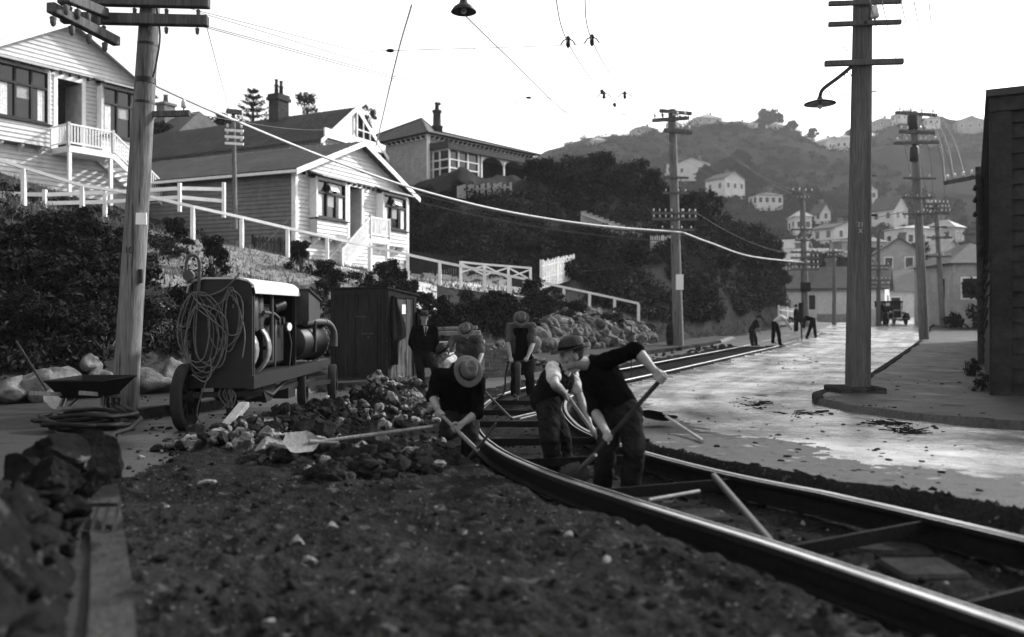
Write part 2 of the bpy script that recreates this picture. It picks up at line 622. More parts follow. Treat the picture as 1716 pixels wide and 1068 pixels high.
# ------------------------------------------------------------------ ground materials
def special_ground(name, lo, hi, rough_lo, rough_hi, scale, bump, spots=None, streak=None, specv=0.0):
    m = bpy.data.materials.new(name); m.use_nodes = True
    nt = m.node_tree; N = nt.nodes; L = nt.links; b = N['Principled BSDF']; b.inputs['Specular IOR Level'].default_value = specv
    tc = N.new('ShaderNodeTexCoord'); mp = N.new('ShaderNodeMapping'); L.new(tc.outputs['Object'], mp.inputs['Vector'])
    if streak:
        mp.inputs['Rotation'].default_value = (0, 0, streak); mp.inputs['Scale'].default_value = (1.6, .22, 1)
    a = N.new('ShaderNodeTexNoise'); a.inputs['Scale'].default_value = scale; a.inputs['Detail'].default_value = 8; a.inputs['Roughness'].default_value = .7
    L.new(mp.outputs[0], a.inputs['Vector'])
    c = N.new('ShaderNodeTexNoise'); c.inputs['Scale'].default_value = scale * 22; c.inputs['Detail'].default_value = 4
    L.new(tc.outputs['Object'], c.inputs['Vector'])
    mixn = N.new('ShaderNodeMix'); mixn.inputs['Factor'].default_value = .4
    L.new(a.outputs['Fac'], mixn.inputs['A']); L.new(c.outputs['Fac'], mixn.inputs['B'])
    cr = N.new('ShaderNodeValToRGB'); e = cr.color_ramp.elements
    e[0].position = .35; e[1].position = .65; e[0].color = (lo, lo, lo, 1); e[1].color = (hi, hi, hi, 1)
    L.new(mixn.outputs[0], cr.inputs['Fac'])
    out = cr.outputs['Color']
    for (sv, ss, st) in (spots or []):
        n3 = N.new('ShaderNodeTexNoise'); n3.inputs['Scale'].default_value = ss; n3.inputs['Detail'].default_value = 4
        L.new(tc.outputs['Object'], n3.inputs['Vector'])
        r3 = N.new('ShaderNodeValToRGB'); r3.color_ramp.elements[0].position = st; r3.color_ramp.elements[1].position = st + .05
        L.new(n3.outputs['Fac'], r3.inputs['Fac'])
        m3 = N.new('ShaderNodeMix'); m3.data_type = 'RGBA'
        L.new(r3.outputs['Color'], m3.inputs['Factor']); L.new(out, m3.inputs['A']); m3.inputs['B'].default_value = (sv, sv, sv, 1)
        out = m3.outputs['Result']
    L.new(out, b.inputs['Base Color'])
    rr = N.new('ShaderNodeMapRange'); rr.inputs['From Min'].default_value = .35; rr.inputs['From Max'].default_value = .65
    rr.inputs['To Min'].default_value = rough_lo; rr.inputs['To Max'].default_value = rough_hi
    L.new(a.outputs['Fac'], rr.inputs['Value']); L.new(rr.outputs[0], b.inputs['Roughness'])
    nb = N.new('ShaderNodeTexNoise'); nb.inputs['Scale'].default_value = scale * 30; nb.inputs['Detail'].default_value = 5
    L.new(tc.outputs['Object'], nb.inputs['Vector'])
    bp = N.new('ShaderNodeBump'); bp.inputs['Strength'].default_value = bump; bp.inputs['Distance'].default_value = .02
    L.new(nb.outputs['Fac'], bp.inputs['Height']); L.new(bp.outputs['Normal'], b.inputs['Normal'])
    MATS[name] = m


special_ground('mat_road_left', .012, .032, .4, .7, 1.2, .5, specv=.3, spots=[(.015, 3, .62)])  # left strip of road: shade and dirt both put into its darker colour
special_ground('mat_road', .19, .36, .15, .36, .6, .2, specv=1.0, spots=[(.10, .8, .67), (.04, 11, .69)])
# worn wheel tracks that follow the curve of the street
_m = MATS['mat_road']; _nt = _m.node_tree; _N = _nt.nodes; _L = _nt.links; _b = _N['Principled BSDF']
_at = _N.new('ShaderNodeAttribute'); _at.attribute_name = 'track_offset'
_vm = _N.new('ShaderNodeVectorMath'); _vm.operation = 'MULTIPLY'; _vm.inputs[1].default_value = (1.5, .10, 1); _L.new(_at.outputs['Vector'], _vm.inputs[0])
_n = _N.new('ShaderNodeTexNoise'); _n.inputs['Scale'].default_value = 1.0; _n.inputs['Detail'].default_value = 5; _n.inputs['Roughness'].default_value = .6; _L.new(_vm.outputs[0], _n.inputs['Vector'])
_r = _N.new('ShaderNodeValToRGB'); _r.color_ramp.elements[0].position = .36; _r.color_ramp.elements[1].position = .56; _r.color_ramp.elements[0].color = (.36, .36, .36, 1); _L.new(_n.outputs['Fac'], _r.inputs['Fac'])
_x = _N.new('ShaderNodeMix'); _x.data_type = 'RGBA'; _x.blend_type = 'MULTIPLY'; _x.inputs['Factor'].default_value = 1
_src = _b.inputs['Base Color'].links[0].from_socket
_L.new(_src, _x.inputs['A']); _L.new(_r.outputs['Color'], _x.inputs['B']); _L.new(_x.outputs['Result'], _b.inputs['Base Color'])
special_ground('mat_road_dirty', .025, .08, .6, .9, 2.5, .8, specv=.12, spots=[(.16, 3.2, .62), (.02, 9, .60)])
special_ground('mat_dug', .005, .024, .6, .95, 1.5, 1.0, spots=[(.045, 7, .64), (.10, 30, .655)])
special_ground('mat_foot_left', .010, .028, .5, .8, 1.2, .4, specv=.12, spots=[(.01, 4, .62)])
special_ground('mat_foot_right', .02, .07, .5, .8, 1.1, .5, specv=.08, spots=[(.015, 1.5, .60)])
special_ground('mat_bank', .012, .045, .9, 1, .8, .8, spots=[(.03, 1.1, .52)])
special_ground('mat_dry', .10, .28, .9, 1, 4.0, 1.0, spots=[(.04, 5.0, .60)])
special_ground('mat_hill', .014, .034, .9, 1, .05, .5, spots=[(.009, .03, .52)])
special_ground('mat_clay', .30, .5, .9, 1, .5, .8, spots=[(.08, 2.2, .58)])

# ------------------------------------------------------------------ ground sheet split into its zones
ys = np.concatenate([np.geomspace(1.9, 20, 470), np.geomspace(20, 100, 130)[1:]])
qs = np.linspace(-1.12, 1.2, 570)
Yg, Qg = np.meshgrid(ys, qs, indexing='ij'); Xg = Qg * Yg
Zg, DUG, FL, FR, MUDM, TT = ground_z(Xg, Yg, True)
VT = np.stack([Xg, Yg, Zg], -1).reshape(-1, 3)
nr, nc = Yg.shape
ii = (np.arange(nr - 1)[:, None] * nc + np.arange(nc - 1)[None, :])
FA = np.stack([ii, ii + 1, ii + nc + 1, ii + nc], -1).reshape(-1, 4)
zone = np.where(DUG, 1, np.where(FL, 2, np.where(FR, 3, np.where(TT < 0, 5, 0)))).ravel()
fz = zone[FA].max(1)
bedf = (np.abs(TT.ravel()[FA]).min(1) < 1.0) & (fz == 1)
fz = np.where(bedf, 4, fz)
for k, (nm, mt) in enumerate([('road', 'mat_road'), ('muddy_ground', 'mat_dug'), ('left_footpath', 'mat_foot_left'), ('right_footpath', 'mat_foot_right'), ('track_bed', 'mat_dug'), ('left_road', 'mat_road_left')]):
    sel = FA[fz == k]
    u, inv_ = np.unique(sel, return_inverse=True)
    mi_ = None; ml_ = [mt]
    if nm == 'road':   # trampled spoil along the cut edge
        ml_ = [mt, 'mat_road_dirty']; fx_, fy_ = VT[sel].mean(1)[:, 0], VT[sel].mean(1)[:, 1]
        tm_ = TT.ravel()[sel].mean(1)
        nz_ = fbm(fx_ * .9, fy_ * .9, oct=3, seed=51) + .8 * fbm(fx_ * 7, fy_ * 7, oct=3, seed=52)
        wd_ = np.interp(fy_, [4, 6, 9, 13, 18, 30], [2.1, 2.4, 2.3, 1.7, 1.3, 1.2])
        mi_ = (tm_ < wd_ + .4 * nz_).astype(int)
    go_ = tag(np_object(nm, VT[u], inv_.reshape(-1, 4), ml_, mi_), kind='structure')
    if nm == 'road':
        ca_ = go_.data.attributes.new('track_offset', 'FLOAT_VECTOR', 'POINT')
        ca_.data.foreach_set('vector', np.stack([TT.ravel()[u], VT[u][:, 1], 0 * u], 1).astype(np.float32).ravel())


# kerbs
def kerb(name, pts, top, w, h, mt, n=6, out=1):
    pts = catmull([Vector((x, y, 0)) for x, y in pts], n)
    mb = MB().use(mt)
    L_ = offset_line(pts, w / 2); R_ = offset_line(pts, -w / 2)
    vs, fs = [], []
    for a, b in zip(L_, R_):
        za = float(base_z(a.y)) + top
        vs += [(a.x, a.y, za - h), (a.x, a.y, za), (b.x, b.y, za), (b.x, b.y, za - h)]
    for i in range(len(pts) - 1):
        for j in range(3):
            fs.append((i * 4 + j, i * 4 + j + 1, i * 4 + j + 5, i * 4 + j + 4))
    fs += [(0, 1, 2, 3), tuple(len(vs) - 4 + j for j in (3, 2, 1, 0))]
    mb.add(vs, fs, False)
    return tag(mb.build(name, fix=True), kind='structure')


kerb('left_kerb', KERB_L, .125, .16, .3, 'concrete')
kerb('right_kerb', KERB_R[6:], .13, .16, .3, 'concrete')

# ------------------------------------------------------------------ bank, bush hill and far hills


def Zpx(y, Y):
    return CAMZ + (HY - y) / F * Y


BANK = {  # photo column: (distance, height) of wall foot, wall top, mid bank, path edge, path, yard, rise, crest, back, far
    -620: [(10.5, .0), (11, .6), (18, 3.2), (24, 5.9), (26, 6.1), (32, 8.0), (48, 13), (70, 19), (90, 20), (140, 18)],
    0: [(13.2, .0), (13.7, .6), (20, 3.0), (27, 5.15), (28.8, 5.3), (34, 7.1), (50, 9.5), (70, 15), (90, 17), (140, 15)],
    300: [(16, -.05), (16.7, .7), (23.5, 2.5), (30, 4.2), (32, 4.35), (36, 4.9), (50, 7.0), (70, 10.5), (90, 11.5), (140, 10)],
    480: [(19, -.1), (20, .5), (26, 1.9), (32.5, 3.6), (34.5, 3.65), (37, 3.7), (48, 6.2), (62, 8.7), (85, 9), (140, 8)],
    620: [(21.5, -.12), (22.3, .5), (28, 1.6), (35, 3.1), (37, 3.1), (41, 3.5), (50, 6.4), (58, 9.0), (80, 9.5), (140, 8)],
    700: [(24, -.14), (25, .5), (30, 1.35), (36, 2.7), (38.5, 2.75), (44, 3.3), (48, 5.8), (53, 9.5), (72, 11), (140, 8)],
    770: [(26, -.15), (27, .6), (31.5, 1.2), (36.8, 2.45), (39, 2.5), (42.5, 3.0), (47, 6.2), (53, 10.3), (70, 11.5), (140, 8)],
    850: [(29, -.15), (30, .7), (33, 1.2), (37.5, 2.2), (39.5, 2.3), (42, 2.6), (47, 6.3), (54, 9.8), (68, 11), (140, 7)],
    950: [(32, -.15), (33, .9), (36, 1.5), (38.8, 1.75), (40.5, 1.85), (43, 2.3), (48, 6.3), (55, 10.2), (68, 11), (130, 5)],
    1085: [(38.5, -.15), (39, .4), (40, .68), (41, .66), (42, .7), (44.5, 1.2), (50, 5.5), (58, 9.6), (70, 9), (120, 3)],
    1180: [(44, -.14), (45, -.1), (45.5, -.05), (46, .1), (47, .5), (48, 1.2), (52, 5.0), (59, 8.2), (70, 7), (115, 2)],
    1250: [(50, .0), (51, .05), (52, .1), (53, .4), (54, 1.0), (55, 1.8), (58, 4.6), (63, 6.2), (72, 5), (110, 1)],
    1295: [(57, .2), (58, .25), (59, .4), (60, .9), (61, 1.6), (62, 2.4), (64, 4.2), (67, 4.4), (74, 3), (105, .8)],
    1320: [(62, .3), (63, .3), (64, .3), (65, .3), (66, .35), (67, .4), (69, .4), (72, .4), (80, .6), (105, .7)],
}
bx = np.array(sorted(BANK)); bd = np.array([BANK[k] for k in bx])      # cols x knots x 2
NCOL, NSUB = 420, 22


def bank_point(px, s):
    """s = 0..9 knot parameter; returns x, y, z"""
    px = np.asarray(px, float); s = np.asarray(s, float)
    k = np.clip(np.floor(s).astype(int), 0, 8); u = s - k
    Yk = np.empty(px.shape); Zk = np.empty(px.shape)
    out = []
    for c in (0, 1):
        vals = np.stack([np.interp(px, bx, bd[:, j, c]) for j in range(10)], 0)
        flat = vals.reshape(10, -1); idx = np.arange(flat.shape[1])
        a = flat[k.ravel(), idx]; b = flat[k.ravel() + 1, idx]
        out.append((a + (b - a) * u.ravel()).reshape(px.shape))
    Y, Z = out
    X = (px - CX) / F * Y
    return X, Y, Z


def bank_surface(px, s):
    X, Y, Z = bank_point(px, s)
    amp = np.interp(s, [0, .5, 1, 2, 3, 4, 5, 6, 9], [.03, .08, .2, .3, .05, .03, .1, .5, .8])
    Z = Z + amp * fbm(X * .5, Y * .5, oct=4, seed=21) * .8
    return X, Y, Z


pxs = np.linspace(-620, 1320, NCOL); ss = np.linspace(0, 9, 9 * NSUB + 1)
S_, P_ = np.meshgrid(ss, pxs, indexing='ij')
X, Y, Z = bank_surface(P_, S_)
Z[0] -= .4
VB = np.stack([X, Y, Z], -1).reshape(-1, 3)
nr, nc = S_.shape
ii = (np.arange(nr - 1)[:, None] * nc + np.arange(nc - 1)[None, :])
FB = np.stack([ii, ii + 1, ii + nc + 1, ii + nc], -1).reshape(-1, 4)
fs_, fp_ = S_.ravel()[FB].mean(1), P_.ravel()[FB].mean(1)
jn = fbm(VB[FB[:, 0], 0] * .4, VB[FB[:, 0], 1] * .4, seed=31)
pathf = ((fs_ > 3.0 + .1 * jn) & (fs_ < 5.0 + .5 * jn) & (fp_ > 600 + 40 * jn) & (fp_ < 900 + 60 * jn)) | ((fs_ > 1.6 + .5 * jn) & (fs_ < 3) & (fp_ > 640 + 30 * jn) & (fp_ < 730))
slopef = (fs_ > 1.3 + .5 * jn) & (fs_ < 3.2) & (fp_ > 235 + 60 * jn) & (fp_ < 640)
np_object('bank_terrain', VB, FB, ['mat_bank', 'mat_clay', 'mat_dry'], np.where(pathf, 1, np.where(slopef, 2, 0)))
tag(bpy.data.objects['bank_terrain'], kind='structure')
BANK_SLOPE = (240, 640)

# far hills
HILL_Y = [88, 105, 122, 160, 200, 230, 280, 330, 385, 430, 560]
HILL_Z = [.2, 3.0, 6.5, 13, 21, 32, 48, 63, 84, 86, 60]
RIDGE_PX = [-300, 300, 860, 900, 960, 1050, 1180, 1260, 1340, 1390, 1430, 1500, 1580, 1650, 1800, 2300, 2900]
RIDGE_F = [.5, .55, .82, .80, .88, .95, 1.02, 1.0, .98, .90, .92, 1.03, 1.04, 1.01, 1.0, 1.0, .9]


def hill_z(px, Y):
    px = np.asarray(px, float); Y = np.asarray(Y, float)
    X = (px - CX) / F * Y
    z = np.interp(Y, HILL_Y, HILL_Z)
    f = np.interp(px, RIDGE_PX, RIDGE_F)
    k = np.clip((Y - 130) / 250, 0, 1)
    z = z * (1 + (f - 1) * k)
    z = z + k * (6.0 * fbm(X * .012, Y * .012, oct=4, seed=41) + 2.0 * fbm(X * .06, Y * .06, oct=3, seed=43))
    return X, z


_hill_raw = hill_z
# (photo column, row of the foot, distance) of every house standing on the hill
HILL_SPOTS = [(1215, 328, 228), (1160, 300, 255), (1283, 353, 215), (1375, 376, 205), (1490, 382, 200), (1183, 212, 380), (1232, 222, 375), (1078, 236, 372), (1385, 250, 325),
              (1412, 255, 325), (1478, 212, 385), (1512, 209, 380), (1622, 219, 375), (1000, 243, 370), (1396, 470, 118), (1345, 480, 125), (1500, 462, 120),
              (1528, 425, 155), (1555, 446, 135), (1440, 440, 140), (1402, 410, 168), (1287, 222, 380), (1540, 217, 380), (1340, 224, 360), (1430, 260, 320), (1580, 215, 380), (1700, 212, 370)]
_HS = []
for px_, py_, Y_ in HILL_SPOTS:
    p_ = P(px_, py_, Y_)
    _HS.append((p_.x, p_.y, p_.z - float(_hill_raw(np.array([px_ * 1.0]), np.array([Y_ * 1.0]))[1][0])))


def hill_z(px, Y):
    X, z = _hill_raw(px, Y)
    Y = np.asarray(Y, float)
    num = 0; den = .15
    for (hx, hy_, r_) in _HS:
        s_ = .055 * hy_ + 4
        w_ = np.exp(-((X - hx) ** 2 + (Y - hy_) ** 2) / (2 * s_ * s_))
        num = num + w_ * r_; den = den + w_
    return X, z + num / den


hy = np.geomspace(86, 560, 150); hp = np.linspace(-500, 3000, 420)
HYg, HPg = np.meshgrid(hy, hp, indexing='ij')
HX, HZ = hill_z(HPg, HYg)
VH = np.stack([HX, HYg, HZ], -1).reshape(-1, 3)
nr, nc = HYg.shape
ii = (np.arange(nr - 1)[:, None] * nc + np.arange(nc - 1)[None, :])
FH = np.stack([ii, ii + 1, ii + nc + 1, ii + nc], -1).reshape(-1, 4)
tag(np_object('far_hills', VH, FH, ['mat_hill']), kind='structure')
# ground running out to the horizon under and behind everything
gp = MB().use('mat_hill')
gp.add([(-1500, -60, -2.2), (1500, -60, -2.2), (1500, 1500, -2.2), (-1500, 1500, -2.2)], [(0, 1, 2, 3)])
tag(gp.build('ground'), kind='structure')

_gys, _gqs, _gZ = ys, qs, Zg


def gz(x, y):
    """height of the ground sheet, read from its grid"""
    i = min(max(np.searchsorted(_gys, y) - 1, 0), len(_gys) - 2); q = x / y
    j = min(max(int((q - _gqs[0]) / (_gqs[1] - _gqs[0])), 0), len(_gqs) - 2)
    u = (y - _gys[i]) / (_gys[i + 1] - _gys[i]); v = (q - _gqs[j]) / (_gqs[1] - _gqs[0])
    return float((_gZ[i, j] * (1 - v) + _gZ[i, j + 1] * v) * (1 - u) + (_gZ[i + 1, j] * (1 - v) + _gZ[i + 1, j + 1] * v) * u)


def tt(x, y):
    i = min(max(np.searchsorted(_gys, y) - 1, 0), len(_gys) - 1); q = x / y
    j = min(max(int(round((q - _gqs[0]) / (_gqs[1] - _gqs[0]))), 0), len(_gqs) - 1)
    return float(TT[i, j])

# thin haze in the valley air
hb = bpy.data.materials.new('haze_air'); hb.use_nodes = True
hn = hb.node_tree; hn.nodes.remove(hn.nodes['Principled BSDF'])
pv = hn.nodes.new('ShaderNodeVolumePrincipled'); pv.inputs['Color'].default_value = (.9, .9, .9, 1); pv.inputs['Density'].default_value = .00024; pv.inputs['Anisotropy'].default_value = .3
hn.links.new(pv.outputs['Volume'], hn.nodes['Material Output'].inputs['Volume'])
MATS['haze_air'] = hb
hz_o = MB().use('haze_air').box((0, 720, 70), (3020, 1580, 150)).build('haze'); tag(hz_o, 'thin pale haze hanging in the valley air', 'haze', kind='stuff')
# ================================================================== houses
Z3 = Vector((0, 0, 1))


def house_frame(ax, ay, az, ux, uy):
    """local frame: x along the facade, y = into the house, z up; origin at the facade's left foot"""
    u = Vector((ux, uy, 0)).normalized(); n = Vector((-u.y, u.x, 0))
    m = Matrix.Identity(4)
    m.col[0] = (u.x, u.y, 0, 0); m.col[1] = (n.x, n.y, 0, 0); m.col[2] = (0, 0, 1, 0); m.col[3] = (ax, ay, az, 1)
    return m


def subtract(iv, holes):
    out = [iv]
    for a, b in holes:
        nx = []
        for s, e in out:
            if b <= s or a >= e:
                nx.append((s, e))
            else:
                if a > s: nx.append((s, a))
                if b < e: nx.append((b, e))
        out = nx
    return [(s, e) for s, e in out if e - s > .02]


def boards(mb, o, du, dn, length, z0, z1, holes=(), course=.185, gable=None, proud=.045):
    """lapped weatherboards on the wall from point o along du, facing dn. holes: (u0,u1,z0,z1). gable: (eave_z, apex_z)"""
    o, du, dn = Vector(o), Vector(du), Vector(dn)
    top = gable[1] if gable else z1
    n = int(math.ceil((top - z0) / course)); fs_ = [(0, 1, 2, 3), (0, 4, 5, 1), (0, 3, 7, 4), (1, 5, 6, 2)]
    for k in range(n):
        a = z0 + k * course; b = min(a + course, top)
        s, e = 0, length
        ts, te = s, e
        if gable and b > gable[0]:
            f0 = max(0, (a - gable[0]) / (gable[1] - gable[0])); f1 = max(0, (b - gable[0]) / (gable[1] - gable[0]))
            s, e = length / 2 * f0, length - length / 2 * f0
            ts, te = length / 2 * f1, length - length / 2 * f1
        hs = [(h[0], h[1]) for h in holes if h[2] < b - .01 and h[3] > a + .01]
        for (p, q) in subtract((s, e), hs):
            tp = ts if p == s else p; tq = te if q == e else q
            if tq < tp: tp = tq = (tp + tq) / 2
            v = [o + du * p + dn * proud + Z3 * a, o + du * q + dn * proud + Z3 * a, o + du * tq + dn * .006 + Z3 * b, o + du * tp + dn * .006 + Z3 * b,
                 o + du * p - dn * .02 + Z3 * a, o + du * q - dn * .02 + Z3 * a, o + du * tq - dn * .02 + Z3 * b, o + du * tp - dn * .02 + Z3 * b]
            mb.add(v, fs_, False)


def window_part(root, u0, u1, z0, z1, y, cols=3, trans=.33, sash_open=None, curtains=True, proj=.45, corb=True, panel_to=None, awning=True):
    """boxed bay window with top lights, standing proud of the wall by proj"""
    yf = y - proj
    w = MB().use('white_paint')
    # side cheeks and under panel
    w.box(((u0 + .04), y - proj / 2, (z0 + z1) / 2 - .0), (.08, proj, z1 - z0 + .1))
    w.box(((u1 - .04), y - proj / 2, (z0 + z1) / 2), (.08, proj, z1 - z0 + .1))
    w.box(((u0 + u1) / 2, y - proj / 2, z1 + .02), (u1 - u0 - .1, proj - .02, .06))
    bw = w.build('window_bay', root)
    fr = MB().use('iron_dark')
    ix0, ix1 = u0 + .08, u1 - .08
    cw = (ix1 - ix0) / cols; zt = z1 - (z1 - z0) * trans
    for k in range(cols + 1):
        fr.box((ix0 + k * cw, yf + .06, (z0 + z1) / 2), (.075, .07, z1 - z0))
    for zz, h in ((z0, .1), (z1, .1), (zt, .09)):
        fr.box(((u0 + u1) / 2, yf + .055, zz), (ix1 - ix0 + .16, .08, h))
    fr.build('frame', bw)
    wp = MB().use('white_paint')
    for xx in (u0 + .02, u1 - .02):
        wp.box((xx, yf + .03, (z0 + z1) / 2), (.1, .06, z1 - z0 + .12))
    wp.box(((u0 + u1) / 2, yf + .028, z1 + .08), (u1 - u0 + .06, .05, .07))
    wp.build('trim', bw)
    g = MB().use('glass_dark')
    g.box(((u0 + u1) / 2, yf + .12, (z0 + z1) / 2), (ix1 - ix0, .012, z1 - z0))
    g.build('pane', bw)
    if curtains:
        c = MB().use('curtain')
        for k in range(cols):
            a = ix0 + k * cw + .07
            if k != 1:
                n = 6
                pts = []
                for j in range(n + 1):
                    pts.append((a + (cw * .45) * j / n + (0 if k == 0 else cw * .3), yf + .098 - .007 * (j % 2)))
                vs = [(p[0], p[1], z0 + .06) for p in pts] + [(p[0], p[1], zt - .06) for p in pts]
                c.add(vs, [(j, j + 1, n + 2 + j, n + 1 + j) for j in range(n)], False)
            else:
                c.use('blind'); c.box((a + cw * .4, yf + .1, zt - .3), (cw * .75, .012, .55)); c.use('curtain')
        c.build('curtain', bw)
    if sash_open:
        s = MB().use('white_paint')
        a = ix0 + cw + .05
        s.add([(a, yf - .2, zt + .12), (a + cw - .1, yf - .2, zt + .12), (a + cw - .1, yf, z1 - .12), (a, yf, z1 - .12)], [(0, 1, 2, 3)])
        s.add([(a, yf - .21, zt + .1), (a + cw - .1, yf - .21, zt + .1), (a + cw - .1, yf - .02, z1 - .1), (a, yf - .02, z1 - .1)], [(3, 2, 1, 0)])
        s.build('open_sash', bw)
    sl = MB().use('iron_dark'); sl.box(((u0 + u1) / 2, yf - .02, z0 - .08), (u1 - u0 + .16, .18, .06)); sl.build('sill', bw)
    if panel_to is not None:
        p = MB().use('board_white')
        boards(p, (u0, yf + .02, 0), (1, 0, 0), (0, -1, 0), u1 - u0, panel_to, z0 - .11)
        p.box(((u0 + u1) / 2, y - proj / 2 + .02, (panel_to + z0 - .11) / 2), (u1 - u0, proj - .06, z0 - .13 - panel_to))
        p.build('panel', bw)
        if corb:
            for k in (.12, .5, .88):
                cb = MB().use('white_paint'); xx = u0 + (u1 - u0) * k
                cb.prism([(xx - .05, y - .01, panel_to - .01), (xx - .05, y - proj + .05, panel_to - .01), (xx - .05, y - proj + .07, panel_to - .12), (xx - .05, y - .1, panel_to - .28), (xx - .05, y - .01, panel_to - .42)], (.1, 0, 0))
                cb.build('bracket', bw)
    if awning:
        a = MB().use('board_grey')
        ov = .8
        v0, v1 = u0 - .15, u1 + .15
        a.prism([(v0, y - .01, z1 + .42), (v0, yf - ov * .55, z1 + .13), (v0, yf - ov * .55, z1 + .08), (v0, y - .01, z1 + .34)], (v1 - v0, 0, 0))
        a.use('iron_dark')
        for k in range(5):
            xx = v0 + .1 + (v1 - v0 - .2) * k / 4
            a.bar((xx, y - .02, z1 + .31), (xx, yf - ov * .5, z1 + .06), .05, .06)
        a.build('awning', bw)
    return bw


def balustrade(root, p0, p1, z0, z1, name='railing', h=.9, gap=.13):
    """white rail with balusters from p0 to p1 (x, y pairs) rising from z0 to z1"""
    b = MB().use('white_paint')
    a, c = Vector((p0[0], p0[1], z0)), Vector((p1[0], p1[1], z1))
    b.bar(a + Z3 * h, c + Z3 * h, .07, .06); b.bar(a + Z3 * .12, c + Z3 * .12, .05, .06)
    L = (c - a).length; n = max(2, int(L / gap))
    for k in range(1, n):
        q = a.lerp(c, k / n); b.bar(q + Z3 * .1, q + Z3 * (h), .035, .035)
    for q in (a, c):
        b.box(q + Z3 * (h / 2 + .02), (.11, .11, h + .12))
    return b.build(name, root)


def cottage(name, label, frame, W, D, base, eave, apex, wins, door, porch, wall_l, roofm, gable_dark=True, floor_z=1.2, ov=.45):
    """gable-fronted weatherboard cottage. wins: (u0,u1,z0,z1,panel_to,open). door: (u0,u1,ztop). porch: (u0,u1,stair side)"""
    r = thing(name, label, 'house', mtx=frame)
    holes = [(w_[0], w_[1], w_[4] if w_[4] is not None else w_[2], w_[3]) for w_ in wins] + [(door[0], door[1], floor_z, door[2])]
    wl = MB().use('board_white')
    boards(wl, (0, 0, 0), (1, 0, 0), (0, -1, 0), W, base, apex, holes, gable=(eave, apex))
    e0, e1, ez_ = door[0], door[1], door[2]
    wl.add([(0, .05, base), (e0, .05, base), (e0, .05, eave), (0, .05, eave), (e1, .05, base), (W, .05, base), (W, .05, eave), (e1, .05, eave), (W / 2, .05, apex), (e0, .05, ez_), (e1, .05, ez_), (e0, .05, floor_z - .2), (e1, .05, floor_z - .2)],
           [(0, 1, 2, 3), (4, 5, 6, 7), (3, 6, 8), (9, 10, 7, 2), (1, 4, 12, 11)], False)
    wl.build('front_wall', r)
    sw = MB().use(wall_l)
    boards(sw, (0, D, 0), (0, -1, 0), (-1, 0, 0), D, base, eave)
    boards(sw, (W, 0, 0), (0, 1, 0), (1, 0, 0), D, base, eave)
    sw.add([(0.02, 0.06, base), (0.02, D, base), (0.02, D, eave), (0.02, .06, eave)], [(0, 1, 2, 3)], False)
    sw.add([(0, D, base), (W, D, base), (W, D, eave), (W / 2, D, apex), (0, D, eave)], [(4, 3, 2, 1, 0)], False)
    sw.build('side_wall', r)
    for xx in (0.06, W - .06):
        tr = MB().use('white_paint')
        tr.box((xx, -.035, (base + eave) / 2), (.15, .05, eave - base))
        if xx < 1: tr.box((-.035, .06, (base + eave) / 2), (.04, .16, eave - base))
        tr.build('corner_board', r)
    # roof: two slabs
    rise = (apex - eave) / (W / 2)
    rf = MB().use(roofm)
    th = .10
    for sgn in (-1, 1):
        ex = W / 2 + sgn * (W / 2 + ov); ez = eave - ov * rise + .12; az = apex + .14
        poly = [(W / 2, -ov, az), (ex, -ov, ez), (ex, -ov, ez - th), (W / 2, -ov, az - th)]
        rf.prism(poly, (0, D + 2 * ov, 0))
    # corrugation ribs
    for sgn in (-1, 1):
        n = int(D / .38)
        for k in range(n + 1):
            yy = -ov + .1 + (D + 2 * ov - .2) * k / n
            rf.bar((W / 2, yy, apex + .15), (W / 2 + sgn * (W / 2 + ov), yy, eave - ov * rise + .13), .06, .03)
    rob = rf.build('roof', r, fix=True)
    bg = MB().use('white_paint')
    for sgn in (-1, 1):
        ex = W / 2 + sgn * (W / 2 + ov + .02); ez = eave - ov * rise + .10; az = apex + .14
        bg.prism([(W / 2, -ov - .05, az + .02), (ex, -ov - .05, ez), (ex, -ov - .05, ez - .24), (W / 2, -ov - .05, az - .24)], (0, .045, 0))
    bg.build('barge_board', rob, fix=True)
    gt = MB().use('white_paint'); gt.bar((-ov, -ov, eave - ov * rise - .0), (-ov, D + ov, eave - ov * rise), .1, .12); gt.build('gutter', rob)
    # frieze with little brackets across the gable
    fz_ = MB().use('iron_dark')
    n = int(W / .42)
    fz_.box((W / 2, -.06, eave - .02), (W, .07, .07))
    for k in range(n + 1):
        fz_.box((.1 + (W - .2) * k / n, -.12, eave - .11), (.1, .2, .12))
    fz_.build('frieze', r)
    # windows
    for w_ in wins:
        window_part(r, w_[0], w_[1], w_[2], w_[3], 0, sash_open=w_[5], panel_to=w_[4])
    # recessed doorway
    d0, d1, dt = door
    dr = MB().use('board_mid')
    dep = 1.3
    dr.add([(d0, 0, floor_z), (d0, dep, floor_z), (d0, dep, dt), (d0, 0, dt)], [(0, 1, 2, 3)])
    dr.add([(d1, 0, floor_z), (d1, dep, floor_z), (d1, dep, dt), (d1, 0, dt)], [(3, 2, 1, 0)])
    dr.use('wood_dark'); dr.add([(d0, dep, floor_z), (d1, dep, floor_z), (d1, dep, dt), (d0, dep, dt)], [(0, 1, 2, 3)])
    dr.add([(d0, 0, dt), (d1, 0, dt), (d1, dep, dt), (d0, dep, dt)], [(3, 2, 1, 0)])
    dr.use('white_paint')
    dr.box((d0 - .08, -.03, (floor_z + dt) / 2), (.16, .07, dt - floor_z)); dr.box((d1 + .08, -.03, (floor_z + dt) / 2), (.16, .07, dt - floor_z)); dr.box(((d0 + d1) / 2, -.035, dt + .07), (d1 - d0 + .32, .07, .14))
    dr.build('doorway', r)
    # porch
    p0, p1, side = porch
    pd = 1.35
    pf = MB().use('white_paint')
